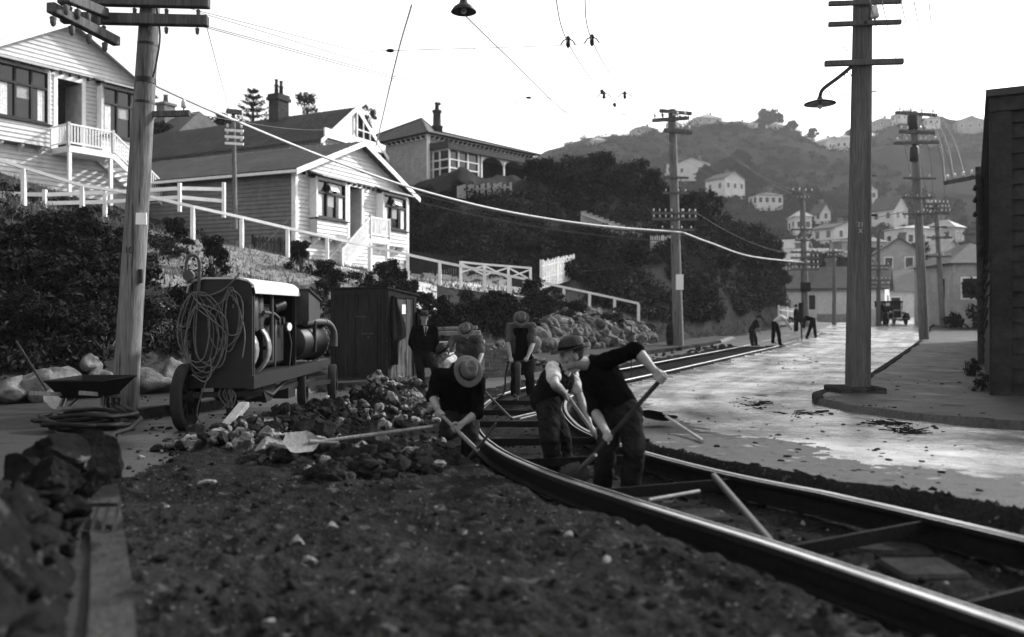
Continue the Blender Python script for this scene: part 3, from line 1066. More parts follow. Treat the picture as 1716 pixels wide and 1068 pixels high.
    pf.box(((p0 + p1) / 2, -pd / 2 - .03, floor_z - .14), (p1 - p0, pd, .26))
    for xx in (p0 + .07, p1 - .07):
        pf.box((xx, -pd + .06, (base + floor_z) / 2 - .14), (.13, .13, floor_z - base - .26))
    pb = pf.build('porch', r)
    balustrade(pb, (p0, -pd), (p1, -pd), floor_z, floor_z)
    cl = p0 if side > 0 else p1
    balustrade(pb, (cl, -.05), (cl, -pd), floor_z, floor_z)
    st = MB().use('white_paint')
    run = (floor_z - base) * 1.25
    sx = p1 if side > 0 else p0
    for yy in (-.12, -pd + .03):
        st.bar((sx, yy, floor_z - .12), (sx + side * run, yy, base + .05), .06, .24)
    n = int((floor_z - base) / .18)
    for k in range(n):
        q = (k + .6) / n
        st.box((sx + side * run * q, -pd / 2 - .03, floor_z - .05 - (floor_z - base) * q), (.28, pd - .2, .04))
    so_ = st.build('steps', pb)
    balustrade(so_, (sx, -pd), (sx + side * run, -pd), floor_z, base + .08, name='stair_rail')
    return r


# near cottage: local z measured from its foot; A = left foot of the facade
fA = house_frame(-9.36, 36.0, 3.69, .411, .912)
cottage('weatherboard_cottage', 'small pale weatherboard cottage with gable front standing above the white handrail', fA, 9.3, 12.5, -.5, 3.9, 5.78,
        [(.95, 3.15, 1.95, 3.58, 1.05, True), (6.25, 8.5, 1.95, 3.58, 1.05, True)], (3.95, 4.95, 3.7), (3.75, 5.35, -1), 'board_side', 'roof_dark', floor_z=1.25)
# picket of the near cottage's left fence piece built later
fB = house_frame(-21.54, 33.6, 7.35, .537, .843)
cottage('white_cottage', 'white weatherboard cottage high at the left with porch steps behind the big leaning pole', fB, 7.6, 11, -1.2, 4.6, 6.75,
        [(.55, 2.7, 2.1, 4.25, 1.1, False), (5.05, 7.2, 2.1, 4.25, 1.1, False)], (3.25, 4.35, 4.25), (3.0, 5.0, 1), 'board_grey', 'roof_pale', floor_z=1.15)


def plain_wall(mb, m, pts, z0, z1):
    pass


# ---- long house behind with a decorated gable
r = thing('long_villa', 'long weatherboard villa with dark roof and decorated white gable behind the near cottage', 'house', mtx=house_frame(-11.34, 49.0, 8.4, .45, .893))
W2, D2, e2, a2, b2 = 5.6, 24.0, 3.4, 5.55, -1.0
m = MB().use('board_white')
boards(m, (0, D2, 0), (0, -1, 0), (-1, 0, 0), D2, b2, e2 - .3, holes=[(10.0 + 0, 11.2, 1.2, 2.9), (14.6, 15.5, 1.2, 2.9)], course=.2)
m.add([(0.03, 2.2, b2), (0.03, D2, b2), (0.03, D2, e2), (0.03, 2.2, e2)], [(0, 1, 2, 3)])
boards(m, (0, 2.2, 0), (1, 0, 0), (0, -1, 0), W2, b2, e2, course=.2)
m.add([(0, D2, b2), (W2, D2, b2), (W2, 0, b2), (W2, 0, e2), (W2, D2, e2), (0, D2, e2)], [(0, 1, 4, 5), (1, 2, 3, 4)])
m.build('wall', r)
for k, (yy, ww) in enumerate(((D2 - 10.6, 1.2), (D2 - 15.05, .9))):
    wn = MB().use('white_paint')
    wn.box((-.04, yy - ww / 2 - .06, 2.05), (.08, .12, 1.8)); wn.box((-.04, yy + ww / 2 + .06, 2.05), (.08, .12, 1.8))
    q = wn.build('window', r)
    g = MB().use('glass_dark'); g.box((.05, yy, 2.05), (.02, ww, 1.7)); g.build('pane', q)
rf = MB().use('roof_dark')
ov = .5
rise = (a2 - e2) / (W2 / 2)
for sgn in (-1, 1):
    ex = W2 / 2 + sgn * (W2 / 2 + ov); ez = e2 - ov * rise
    rf.prism([(W2 / 2, -.6, a2), (ex, -.6, ez), (ex, -.6, ez - .1), (W2 / 2, -.6, a2 - .1)], (0, D2 + 1, 0))
    n = 60
    for k in range(n):
        yy = -.5 + D2 * k / n
        rf.bar((W2 / 2, yy, a2 + .01), (ex, yy, ez + .01), .06, .03)
ro = rf.build('roof', r, fix=True)
bg = MB().use('white_paint')
for sgn in (-1, 1):
    ex = W2 / 2 + sgn * (W2 / 2 + ov + .05); ez = e2 - (ov + .05) * rise
    bg.prism([(W2 / 2, -.68, a2 + .06), (ex, -.68, ez), (ex, -.68, ez - .26), (W2 / 2, -.68, a2 - .25)], (0, .06, 0))
bg.box((W2 / 2, -.6, e2 + .05), (W2 + .4, .1, .55))
bg.bar((W2 / 2, -.64, e2 + .3), (W2 / 2, -.64, a2 - .1), .1, .08)
bg.add([(.35, -.5, e2 + .3), (W2 / 2, -.5, e2 + .3), (W2 / 2, -.5, a2 - .3)], [(0, 1, 2)])
for k in (.62, .74, .86):
    bg.bar((W2 * k, -.63, e2 + .25), (W2 * k, -.63, e2 + (1 - k) * 2 * (a2 - e2)), .07, .06)
bg.bar((W2 * .5, -.63, e2 + .8), (W2 * .84, -.63, e2 + .8), .07, .07)
bg.use('wood_dark'); bg.add([(W2 / 2, -.45, e2 + .3), (W2 - .2, -.45, e2 + .3), (W2 / 2, -.45, a2 - .2)], [(0, 1, 2)])
bg.build('gable_trim', ro)
vr = MB().use('white_paint')
for xx in (0, W2 * .5, W2):
    vr.box((xx, -.35, 1.1), (.13, .13, 4.2))
vr.box((W2 / 2, -.35, e2 - .28), (W2, .08, .09)); vr.box((W2 / 2, -.35, e2 - .72), (W2, .08, .08))
for k in range(30):
    vr.box((W2 * k / 29, -.35, e2 - .5), (.06, .05, .4))
for yy in (0.9, 2.1):
    vr.box((0, yy, 1.1), (.13, .13, 4.2))
vr.box((0, .9, e2 - .28), (.08, 2.5, .09)); vr.box((0, .9, e2 - .72), (.08, 2.5, .08))
for k in range(14):
    vr.box((0, -.3 + 2.4 * k / 13, e2 - .5), (.05, .06, .4))
for xx in (0.1, W2 * .5 + .1):
    pts = [(xx + 1.1 * math.sin(t), -.35, e2 - 1.6 + .85 * math.cos(t)) for t in [math.pi * k / 8 - math.pi / 2 for k in range(9)]]
    vr.tube([(p[0] + 1.1, p[1], p[2]) for p in pts], .04, 6)
vr.build('veranda', r)
ch = MB().use('brick_dark')
cx, cy = W2 / 2, 5.6
ch.box((cx, cy, a2 + .3), (1.0, .8, 1.6)); ch.box((cx, cy, a2 + 1.15), (1.25, 1.0, .2)); ch.box((cx, cy, a2 + 1.35), (1.1, .9, .2))
for dx in (-.22, .22):
    ch.lathe([(.14, 0), (.12, .5), (.16, .55), (.16, .6), (.1, .62), (.1, .9), (.14, .95), (.0, 1.0)], (cx + dx, cy, a2 + 1.45), n=10)
ch.build('chimney', ro)

# ---- villa on the right with hipped roof and veranda above the bush
u3 = Vector((.677, .736, 0))
r = thing('hipped_villa', 'grey hip-roofed villa with dark veranda arches on top of the bushy bank', 'house', mtx=house_frame(-5.54, 55.0, 10.0, .677, .736))
L3, D3, e3, b3 = 10.2, 10.0, 3.1, -1.2
m = MB().use('board_mid')
boards(m, (0, D3, 0), (0, -1, 0), (-1, 0, 0), D3, b3, e3, course=.2)
m.add([(.03, 0, b3), (.03, D3, b3), (.03, D3, e3), (.03, 0, e3)], [(0, 1, 2, 3)])
m.use('board_grey'); boards(m, (0, 0, 0), (1, 0, 0), (0, -1, 0), L3, b3, e3, course=.2)
m.add([(0, .04, b3), (L3, .04, b3), (L3, .04, e3), (0, .04, e3)], [(0, 1, 2, 3)])
m.add([(L3, 0, b3), (L3, D3, b3), (L3, D3, e3), (L3, 0, e3), (0, D3, b3), (0, D3, e3)], [(0, 1, 2, 3), (1, 4, 5, 2)])
m.build('wall', r)
ov = .55; hz = e3 + 1.75
rf = MB().use('roof_mid')
c0 = [(-ov, -ov, e3), (L3 + ov, -ov, e3), (L3 + ov, D3 + ov, e3), (-ov, D3 + ov, e3)]
rt = [(1.9, D3 / 2 - 2.2, hz), (L3 - 5.0, D3 / 2, hz)]
rf.add(c0 + rt, [(0, 1, 5, 4), (1, 2, 5), (2, 3, 4, 5), (3, 0, 4), (3, 2, 1, 0)], False)
for a, b in ((0, 4), (1, 5), (4, 5), (2, 5), (3, 4)):
    pp = c0 + rt; rf.tube([pp[a], pp[b]], .09, 6)
ro = rf.build('roof', r)
tr = MB().use('white_paint')
tr.box((L3 / 2, -.06, e3 - .15), (L3, .08, .28)); tr.box((-.06, D3 / 2, e3 - .15), (.08, D3, .28))
tr.box((0, -.05, 1), (.2, .12, 4.2))
for k in range(24):
    tr.use('iron_dark'); tr.box((.2 + (L3 - .4) * k / 23, -.22, e3 - .2), (.09, .3, .16))
for k in range(20):
    tr.box((-.22, .2 + (D3 - .4) * k / 19, e3 - .2), (.3, .09, .16))
tr.build('eaves_trim', r)
ch = MB().use('brick_dark')
cx, cy = 4.8, 4.4
ch.lathe([(.42, 0), (.42, .45), (.5, .5), (.3, .62), (.28, 1.5), (.36, 1.55), (.36, 1.7), (.2, 1.75)], (cx, cy, hz - .35), n=12)
ch.lathe([(.17, 0), (.15, .5), (.2, .55)], (cx, cy, hz + 1.3), n=10); ch.tube([(cx - .1, cy, hz + 1.85), (cx + .45, cy + .2, hz + 1.95)], .12, 8)
ch.build('chimney', ro)
vd = 1.7
vr = MB().use('roof_dark'); vr.prism([(.1, 0, e3 - .55), (.1, -vd - .25, e3 - 1.05), (.1, -vd - .25, e3 - 1.15), (.1, 0, e3 - .68)], (L3 + 2.2, 0, 0))
vr.box(((L3 + 2.4) / 2, -vd - .26, e3 - 1.03), (L3 + 2.4, .05, .34)); vr.box((.08, -vd / 2 - .1, e3 - .88), (.05, vd + .3, .45))
ve = vr.build('veranda', r, fix=True)
ps = MB().use('white_paint')
xs = [3.3, 5.5, 7.7, 9.9, 12.0]
for xx in xs:
    ps.box((xx, -vd, .3), (.1, .1, 3.2))
for a, b in zip(xs[:-1], xs[1:]):
    cxm, hw = (a + b) / 2, (b - a) / 2 - .05
    pts = [(cxm + hw * math.cos(t), -vd, e3 - 1.72 + .52 * math.sin(t)) for t in [math.pi * k / 10 for k in range(11)]]
    top = [(p[0], p[1], e3 - 1.14) for p in pts]
    n = len(pts)
    ps.add(pts + top + [(p[0], p[1] + .05, p[2]) for p in pts], [(i, i + 1, n + i + 1, n + i) for i in range(n - 1)] + [(i, 2 * n + i, 2 * n + i + 1, i + 1) for i in range(n - 1)], False)
ps.build('veranda_posts', ve)
dk = MB().use('black_paint'); dk.box((7.2, -.09, .3), (8.4, .05, 3.2)); dk.build('painted_veranda_shade', r)  # black sheet over the wall paints the shade behind the veranda arches
gl = MB().use('white_paint')
for xx in (.35, 1.15, 2.0, 3.0):
    gl.box((xx, -vd, .6), (.1, .1, 2.7))
for zz in (-.6, .75, 1.3, 1.95):
    gl.box((1.7, -vd, zz), (2.7, .08, .08)); gl.box((.3, -vd / 2, zz), (.08, vd, .08))
for yy in (-vd * .5, -.2):
    gl.box((.3, yy, .6), (.08, .08, 2.7))
gw = gl.build('glazed_porch', r)
g = MB().use('glass_dark'); g.box((1.7, -vd + .08, .6), (2.6, .02, 2.6)); g.box((.36, -vd / 2, .6), (.02, vd - .1, 2.6)); g.build('pane', gw)

# ---- roof and chimney of another house far left behind
r = thing('rear_house', 'house of which a dark roof and a chimney rise left of the long villa', 'house', mtx=house_frame(-24.5, 60, 10.2, .45, .893))
m = MB().use('board_grey'); m.box((4, 7, 1.4), (8, 14, 4)); m.build('wall', r)
rf = MB().use('roof_mid')
rf.add([(-.6, -.6, 3.4), (8.6, -.6, 3.4), (8.6, 14.6, 3.4), (-.6, 14.6, 3.4), (4, 1.5, 6.6), (4, 13, 6.6)], [(0, 1, 4), (1, 2, 5, 4), (2, 3, 5), (3, 0, 4, 5), (3, 2, 1, 0)], False)
ro = rf.build('roof', r)
ch = MB().use('brick'); ch.box((3, 4, 6.2), (1, .9, 1.8)); ch.box((3, 4, 7.15), (1.2, 1.1, .2)); ch.lathe([(.2, 0), (.16, .6), (.22, .65)], (3, 4, 7.25), n=10); ch.build('chimney', ro)

# ---- dark shed wall at the right edge
g0 = g2(1668, 672)
ux, uy = .55, 1.0
ul = math.hypot(ux, uy); ux, uy = ux / ul, uy / ul
# local x runs along the near face to the right, local y along the street
r = thing('timber_building', 'tall dark weatherboard building filling the right edge beside the footpath', 'building', mtx=house_frame(g0[0], g0[1], float(base_z(g0[1])) + .05, uy, -ux))
WH = (520 - 170) / F * g0[1] + CAMZ - float(base_z(g0[1]))
m = MB().use('board_black')
boards(m, (0, 0, 0), (1, 0, 0), (0, -1, 0), 7.0, 0, WH, course=.27, proud=.07)
m.add([(0, .03, 0), (7, .03, 0), (7, .03, WH), (0, .03, WH)], [(0, 1, 2, 3)])
boards(m, (0, 30, 0), (0, -1, 0), (-1, 0, 0), 30, 0, WH - .05, course=.27, proud=.07, holes=[(21, 24.5, 1.2, 2.9)])
m.add([(.03, 0, 0), (.03, 30, 0), (.03, 30, WH), (.03, 0, WH)], [(0, 1, 2, 3)])
m.add([(7, 0, 0), (7, 30, 0), (7, 30, WH), (7, 0, WH), (0, 30, 0), (0, 30, WH)], [(0, 1, 2, 3), (1, 4, 5, 2)])
m.build('wall', r)
t_ = MB().use('board_black'); t_.box((.1, -.06, WH / 2), (.3, .06, WH)); t_.box((-.06, .12, WH / 2), (.06, .3, WH)); t_.box((3.5, -.08, WH - .1), (7.2, .1, .3)); t_.build('corner_board', r)
rf = MB().use('roof_dark'); rf.box((3.5, 15, WH + .07), (7.3, 30.4, .12)); rf.build('roof', r)


# ---- small houses of the valley and the hill
def small_house(label, px, py, Y, w, d, h, rise, yaw, wall='board_white', roof='roof_mid', hip=False, nwin=2, chim=True, name='hill_house', z=None):
    p = P(px, py, Y)
    mtx = Matrix.Translation((p.x, p.y, p.z if z is None else z)) @ Matrix.Rotation(math.radians(yaw), 4, 'Z')
    r = thing(name, label, 'house', mtx=mtx, group='houses over the valley')
    wl = MB().use(wall)
    hw, hd = w / 2, d / 2
    wl.add([(-hw, -hd, -1.5), (hw, -hd, -1.5), (hw, hd, -1.5), (-hw, hd, -1.5), (-hw, -hd, h), (hw, -hd, h), (hw, hd, h), (-hw, hd, h)], [(0, 1, 5, 4), (1, 2, 6, 5), (2, 3, 7, 6), (3, 0, 4, 7)], False)
    if not hip:
        wl.add([(-hw, -hd, h), (hw, -hd, h), (0, -hd, h + rise), (-hw, hd, h), (hw, hd, h), (0, hd, h + rise)], [(0, 1, 2), (4, 3, 5)], False)
    wl.build('wall', r)
    rf = MB().use(roof); o = .4
    if hip:
        rf.add([(-hw - o, -hd - o, h), (hw + o, -hd - o, h), (hw + o, hd + o, h), (-hw - o, hd + o, h), (0, -hd * .3, h + rise), (0, hd * .3, h + rise)], [(0, 1, 4), (1, 2, 5, 4), (2, 3, 5), (3, 0, 4, 5), (3, 2, 1, 0)], False)
    else:
        for s in (-1, 1):
            rf.prism([(0, -hd - o, h + rise + .1), (s * (hw + o), -hd - o, h - o * rise / hw + .1), (s * (hw + o), -hd - o, h - o * rise / hw - .08), (0, -hd - o, h + rise - .08)], (0, d + 2 * o, 0))
    ro = rf.build('roof', r, fix=True)
    if chim:
        c = MB().use('brick'); c.box((hw * .4, hd * .2, h + rise * .9), (.8, .8, 2.2)); c.box((hw * .4, hd * .2, h + rise * .9 + 1.1), (1, 1, .25)); c.build('chimney', ro)
    for k in range(nwin):
        xx = -hw + w * (k + .5) / nwin
        f = MB().use('white_paint'); f.box((xx, -hd - .02, h * .5), (1.2, .06, 1.6)); f = f.build('window', r)
        g = MB().use('glass_dark'); g.box((xx, -hd - .06, h * .5), (.95, .04, 1.35)); g.build('pane', f)
    for k in range(2):
        yy = -hd + d * (k + .5) / 2
        f = MB().use('glass_dark'); f.box((-hw - .03, yy, h * .5), (.05, 1.0, 1.4)); f.build('window', r)
        f = MB().use('glass_dark'); f.box((hw + .03, yy, h * .5), (.05, 1.0, 1.4)); f.build('window', r)
    return r


HOUSES = [
    ("pale gabled two storey house on the hill just above the scrub bank's right end", 1215, 328, 228, 9, 9, 5.0, 2.2, 30, 'board_white', 'roof_mid', False, 3),
    ('white house half hidden by trees just above the bushy bank', 1160, 300, 255, 13, 8, 4.5, 2.4, -20, 'board_white', 'roof_mid', False, 2),
    ('long low white house among shrubs in the middle of the slope', 1283, 353, 215, 8.5, 6, 3.2, 1.0, 10, 'board_white', 'roof_mid', True, 4),
    ('tiny white chapel-like house with steep gable on the slope', 1375, 376, 205, 3.4, 5, 2.6, 2.6, 15, 'board_white', 'roof_mid', False, 1),
    ('white steep-gabled two storey house right of the large lamp pole', 1490, 382, 200, 6.0, 8, 4.2, 3.6, 28, 'board_white', 'roof_mid', False, 2),
    ('pale hip-roofed house on the ridge at the skyline left of the pine', 1183, 212, 380, 15, 9, 3.2, 3.0, 10, 'board_mid', 'roof_pale', True, 3),
    ('long pale house on the ridge directly left of the large pine', 1232, 222, 375, 22, 9, 3.2, 1.8, 5, 'board_white', 'roof_pale', True, 5),
    ('grey roofed house at the left end of the ridge', 1078, 236, 372, 13, 9, 3.0, 2.6, 10, 'board_mid', 'roof_mid', True, 3),
    ('white villa with gables on the spur left of the lamp pole', 1385, 250, 325, 9, 9, 5.0, 2.4, 25, 'board_white', 'roof_pale', False, 2),
    ('white block of a house beside the gabled villa on the spur', 1412, 255, 325, 8, 9, 6.5, 2.0, -10, 'board_white', 'roof_pale', True, 3),
    ('pale house on the ridge right of the lamp pole', 1478, 212, 385, 11, 9, 3.8, 2.4, 5, 'board_mid', 'roof_mid', True, 2),
    ('white bungalow on the ridge just left of the far crossarm pole', 1512, 209, 380, 9, 8, 3.8, 2.0, 20, 'board_white', 'roof_pale', False, 2),
    ('tall pale house with two chimneys on the ridge next to the dark building', 1622, 219, 375, 13, 9, 5.5, 2.4, -12, 'board_mid', 'roof_pale', False, 3),
    ('pale cottage with a sloping roof at the left foot of the ridge', 1000, 243, 370, 9, 8, 3.0, 2.0, 10, 'board_mid', 'roof_pale', True, 2),
    ('white upright house with one dark window above the valley roofs', 1396, 470, 118, 6.2, 6, 4.2, .9, 12, 'board_white', 'roof_mid', True, 1),
    ('pale shed-like house with a grey roof beside the transformer pole', 1345, 480, 125, 6.5, 8, 2.3, 2.0, 70, 'board_mid', 'roof_pale', False, 2),
    ('white gabled cottage with a plain side wall left of the lamp pole', 1405, 532, 84, 6.5, 9, 3.0, 2.0, 62, 'board_white', 'roof_mid', False, 1),
    ('broad bungalow with a wide grey hip roof behind the parked car', 1538, 530, 92, 15, 9, 2.6, 3.0, 4, 'board_white', 'roof_mid', True, 3),
    ('pale two storey house half hidden above the bungalow', 1500, 462, 120, 6.5, 7, 4.0, 2.2, -15, 'board_grey', 'roof_mid', False, 2),
    ('white flat-topped house on the lower slope above the bungalow', 1528, 425, 155, 9, 7, 4.5, 1.0, 12, 'board_white', 'roof_pale', True, 3),
    ('small white house shining beside the twin poles', 1555, 446, 135, 8, 7, 2.4, .9, -8, 'board_white', 'roof_pale', True, 2),
    ('grey bungalow on the lower slope behind the lamp pole', 1440, 440, 140, 9, 7, 3.2, 1.6, 25, 'board_grey', 'roof_mid', True, 2),
    ('white cottage on the slope half hidden by the lamp pole', 1402, 410, 168, 9, 7, 3.0, 1.6, 25, 'board_white', 'roof_mid', False, 2),
    ('dark house with a bay front at the end of the right footpath', 1615, 525, 62, 4.4, 8, 3.5, 1.6, -8, 'board_mid', 'roof_mid', True, 2),
]
for h in HOUSES:
    lb, px, py, Y, w_, d_, hh, rise, yaw, wl, rm, hip, nw = h
    zz = None
    if Y > 110:
        _, gz_ = hill_z(np.array([px * 1.0]), np.array([Y * 1.0]))
        zz = float(gz_[0]) + .7
    k_ = .82 if Y > 110 else 1
    small_house(lb, px, py, Y, w_ * k_, d_ * k_, hh * k_, rise * k_, yaw, wl, rm, hip, nw, z=zz)

rs = random.Random(44)
for (px, Y) in [(1130, 262), (1340, 190), (1455, 230), (1545, 215), (1580, 170), (1320, 140), (1425, 118), (1575, 128), (1130, 360), (1300, 372), (1560, 372), (1450, 375)]:
    _, gz_ = hill_z(np.array([px * 1.0]), np.array([Y * 1.0]))
    w_ = rs.uniform(3.4, 5.5)
    h_ = small_house('small pale house half hidden among trees on the far hillside', px, 0, Y, w_, rs.uniform(4, 7), rs.uniform(2.2, 3.6), rs.uniform(.9, 2.0), rs.uniform(-40, 60), rs.choice(['board_white', 'board_white', 'board_mid']), rs.choice(['roof_mid', 'roof_pale']), rs.random() < .5, 2, chim=rs.random() < .5, z=float(gz_[0]) + .3)
    h_['group'] = 'small houses scattered over the far hillside'
# ================================================================== plants


def leaf_cloud(cent, rad, per, size, seed=0, shell=.55, flat=.8, up=.25, aspect=.55):
    """many small leaf quads spread through blobs; returns verts, faces"""
    rg = np.random.default_rng(seed)
    cent = np.asarray(cent, float); rad = np.asarray(rad, float)
    n = len(cent)
    idx = np.repeat(np.arange(n), per)
    m = len(idx)
    d = rg.normal(size=(m, 3)); d /= np.linalg.norm(d, axis=1)[:, None]
    rr = (shell + (1.08 - shell) * rg.random(m) ** .7)
    c = cent[idx] + d * (rad[idx] * rr)[:, None] * np.array([1, 1, flat])
    nrm = d + rg.normal(size=(m, 3)) * .7 + np.array([0, 0, up]); nrm /= np.linalg.norm(nrm, axis=1)[:, None]
    t = np.cross(nrm, rg.normal(size=(m, 3))); t /= np.linalg.norm(t, axis=1)[:, None] + 1e-9
    b = np.cross(nrm, t)
    s = size * (.6 + .8 * rg.random(m))
    t = t * s[:, None]; b = b * (s * aspect)[:, None]
    q = nrm * (s * .22)[:, None]
    v = np.stack([c - t, c - b * .9 + q, c + t, c + b * .9 + q], 1).reshape(-1, 3)
    f = np.arange(m * 4).reshape(m, 4)
    return v, f


def lobes(seed, n, R, h, squash=1.0):
    """lobe centres of an uneven crown of radius R and height h standing on z = 0"""
    rs = random.Random(seed)
    c, r = [], []
    for i in range(n):
        a = rs.uniform(0, 6.283); z = rs.uniform(.12, 1.0)
        w = math.sin(math.pi * min(1, .18 + .72 * z)) ** .7
        q = R * w * math.sqrt(rs.uniform(.05, 1)) * .8
        c.append((q * math.cos(a), q * math.sin(a) * squash, h * z * .85))
        r.append(rs.uniform(.22, .42) * R)
    return c, r


PROTO = {}


def shrub_meshes(kind):
    """foliage and stem mesh of a kind of plant, about one metre wide and high"""
    if kind in PROTO:
        return PROTO[kind]
    base, sd = kind
    seed = hash_s(base) + sd
    matn, n, per, size, R, h = {'dark': ('leaf_dark', 12, 95, .055, .6, 1.0), 'mid': ('leaf_mid', 11, 90, .055, .6, .9), 'pale': ('leaf_light', 9, 60, .06, .5, 1.0), 'low': ('leaf_mid', 8, 80, .05, .7, .5)}[base]
    c, r = lobes(seed, n, R, h)
    v, f = leaf_cloud(c, r, per, size, seed, shell=.2)
    PROTO[kind] = (v, f, matn, c)
    return PROTO[kind]


def hash_s(s):
    return sum(ord(ch) * (i + 3) for i, ch in enumerate(s)) % 997


SHRUB = {}


def shrub(base, sd, loc, scale, label, group, rz=0.0, zs=1.0, cat='shrub', name='shrub'):
    k = (base, sd)
    if k not in SHRUB:
        v, f, mt, c = shrub_meshes(k)
        r = thing(name, label, cat, group=group)
        np_object('foliage', v, f, [mt], smooth=False, parent=r)
        st = MB().use('bark')
        for q in c[:6]:
            st.tube([(0, 0, -.1), (q[0] * .35, q[1] * .35, q[2] * .45), q], [.03, .02, .008], 5)
        st.tube([(0, 0, -.25), (0, 0, .15)], [.045, .035], 6)
        st.build('stem', r)
        SHRUB[k] = r
    else:
        r = copy_tree(SHRUB[k])
    r.name = name
    r.location = loc; r.rotation_euler = (0, 0, rz); r.scale = (scale, scale, scale * zs)
    tag(r, label, cat, group)
    return r


def bank_xyz(px, s):
    X, Y, Z = bank_surface(np.array([float(px)]), np.array([float(s)]))
    return Vector((float(X[0]), float(Y[0]), float(Z[0])))


rs = random.Random(5)
# thicket left of the leaning pole
for k in range(80):
    px = rs.uniform(-260, 300); s = rs.uniform(1.0, 2.3)
    p = bank_xyz(px, s)
    shrub(rs.choice(['dark', 'dark', 'mid']), rs.randrange(4), p, rs.uniform(.8, 1.5) * (.8 if s < 1.3 or s > 2 else 1), 'dark shrub of the thicket on the bank left of the compressor', 'dark shrubs on the left bank', rs.uniform(0, 6), rs.uniform(.7, 1.1))
for k in range(22):
    px = rs.uniform(300, 520); s = rs.uniform(.95, 1.35)
    p = bank_xyz(px, s)
    shrub(rs.choice(['dark', 'mid', 'low']), rs.randrange(4), p, rs.uniform(.7, 1.3), 'shrub low on the bank behind the compressor and hut', 'shrubs behind the compressor and hut', rs.uniform(0, 6), rs.uniform(.7, 1.1))
for k in range(34):
    px = rs.uniform(640, 905); s = rs.uniform(.95, 2.35)
    if 700 < px < 765 and s > 1.9: s = 1.5
    p = bank_xyz(px, s)
    shrub(rs.choice(['dark', 'mid', 'dark']), rs.randrange(4), p, rs.uniform(.7, 1.35), 'bushy shrub on the bank between the hut and the white handrail', 'shrubs between hut and handrail', rs.uniform(0, 6), rs.uniform(.8, 1.2))
for k in range(14):
    px = rs.uniform(900, 1040); s = rs.uniform(1.1, 2.3)
    p = bank_xyz(px, s)
    shrub(rs.choice(['dark', 'mid', 'low']), rs.randrange(4), p, rs.uniform(.5, 1.0), 'small shrub above the stone wall below the end of the handrail', 'shrubs above the stone wall', rs.uniform(0, 6), rs.uniform(.6, .9))
for (px, s, sc, zs, lb) in [(505, 2.55, 1.0, 1.2, 'upright dark bush in front of the near cottage steps'), (545, 2.3, 1.15, 1.0, 'round bush below the steps of the near cottage'), (655, 2.35, .95, 1.5, 'pointed dark bush in front of the cottage right corner'),
                            (675, 2.1, 1.0, 1.4, 'taller pointed bush beside the clay track above the hut'), (640, 1.9, 1.1, 1.0, 'wide bush directly above the hut roof'), (355, 2.1, 1.0, 1.3, 'dark bush on the dry slope right of the leaning pole'),
                            (290, 2.6, 1.0, 1.0, 'bush below the white fence right of the leaning pole')]:
    shrub('dark', 1, bank_xyz(px, s), sc, lb, None, px * .1, zs)
for (px, s, sc, lb) in [(785, 2.1, .9, 'pale-leaved flowering plant below the cross-braced fence'), (812, 1.95, .8, 'pale leafy plant between the fence and the pneumatic-drill worker'), (690, 1.75, .7, 'sparse pale plant beside the hut roof')]:
    shrub('pale', 1, bank_xyz(px, s), sc, lb, None, px * .2, 1.2, 'plant', 'flowering_plant')

# continuous scrub over the bushy bank and the left bank floor
rg = np.random.default_rng(3)
N = 1900
px = rg.uniform(680, 1318, N); s = rg.uniform(4.6, 7.3, N)
keep = ~((px < 905) & (s < 5.15)) & ~((px > 1085) & (s < 4.4))
X, Y, Z = bank_surface(px[keep], s[keep])
rad = rg.uniform(.25, .5, len(X)) + .45 * rg.random(len(X)) ** 3
kk = (fbm(X * .35, Y * .35, oct=3, seed=88) > -.62) & ~((X / Y * F + CX < 890) & (Y > 51.2))
X, Y, Z, rad = X[kk], Y[kk], Z[kk], rad[kk]
v, f = leaf_cloud(np.stack([X, Y, Z + rad * .25], 1), rad, 120, .10, 4, shell=.3, flat=.75)
mk = fbm(X * .25, Y * .25, oct=2, seed=89); mi = np.repeat(np.where(mk > .15, 1, 0), 120)
tag(np_object('bank_scrub', v, f, ['leaf_dark', 'leaf_mid'], mi, smooth=False), 'dense dark scrub covering the steep bank below the villa', 'scrub', kind='stuff')
N = 700
px = rg.uniform(-350, 330, N); s = rg.uniform(.9, 4.6, N); k = (s < 2.8) | (s > 4.0)
X, Y, Z = bank_surface(px[k], s[k]); rad = rg.uniform(.2, .5, len(X))
v1, f1 = leaf_cloud(np.stack([X, Y, Z + .05], 1), rad, 70, .07, 6, shell=.1, flat=.7)
N = 420
px = rg.uniform(520, 1090, N); s = rg.uniform(.9, 2.7, N)
k = ~((px > 640) & (px < 800) & (s > 1.8)) & ~((px > 1000) & (s < 1.8))
X, Y, Z = bank_surface(px[k], s[k]); rad = rg.uniform(.2, .5, len(X))
v2, f2 = leaf_cloud(np.stack([X, Y, Z + .03], 1), rad, 70, .08, 7, shell=.1, flat=.6)
tag(np_object('ground_cover', np.concatenate([v1, v2]), np.concatenate([f1, f2 + len(v1)]), ['leaf_dark', 'leaf_mid'], (rg.random(len(f1) + len(f2)) > .7).astype(int), smooth=False), 'low tangled ground cover between the shrubs of the left bank', 'ground cover', kind='stuff')


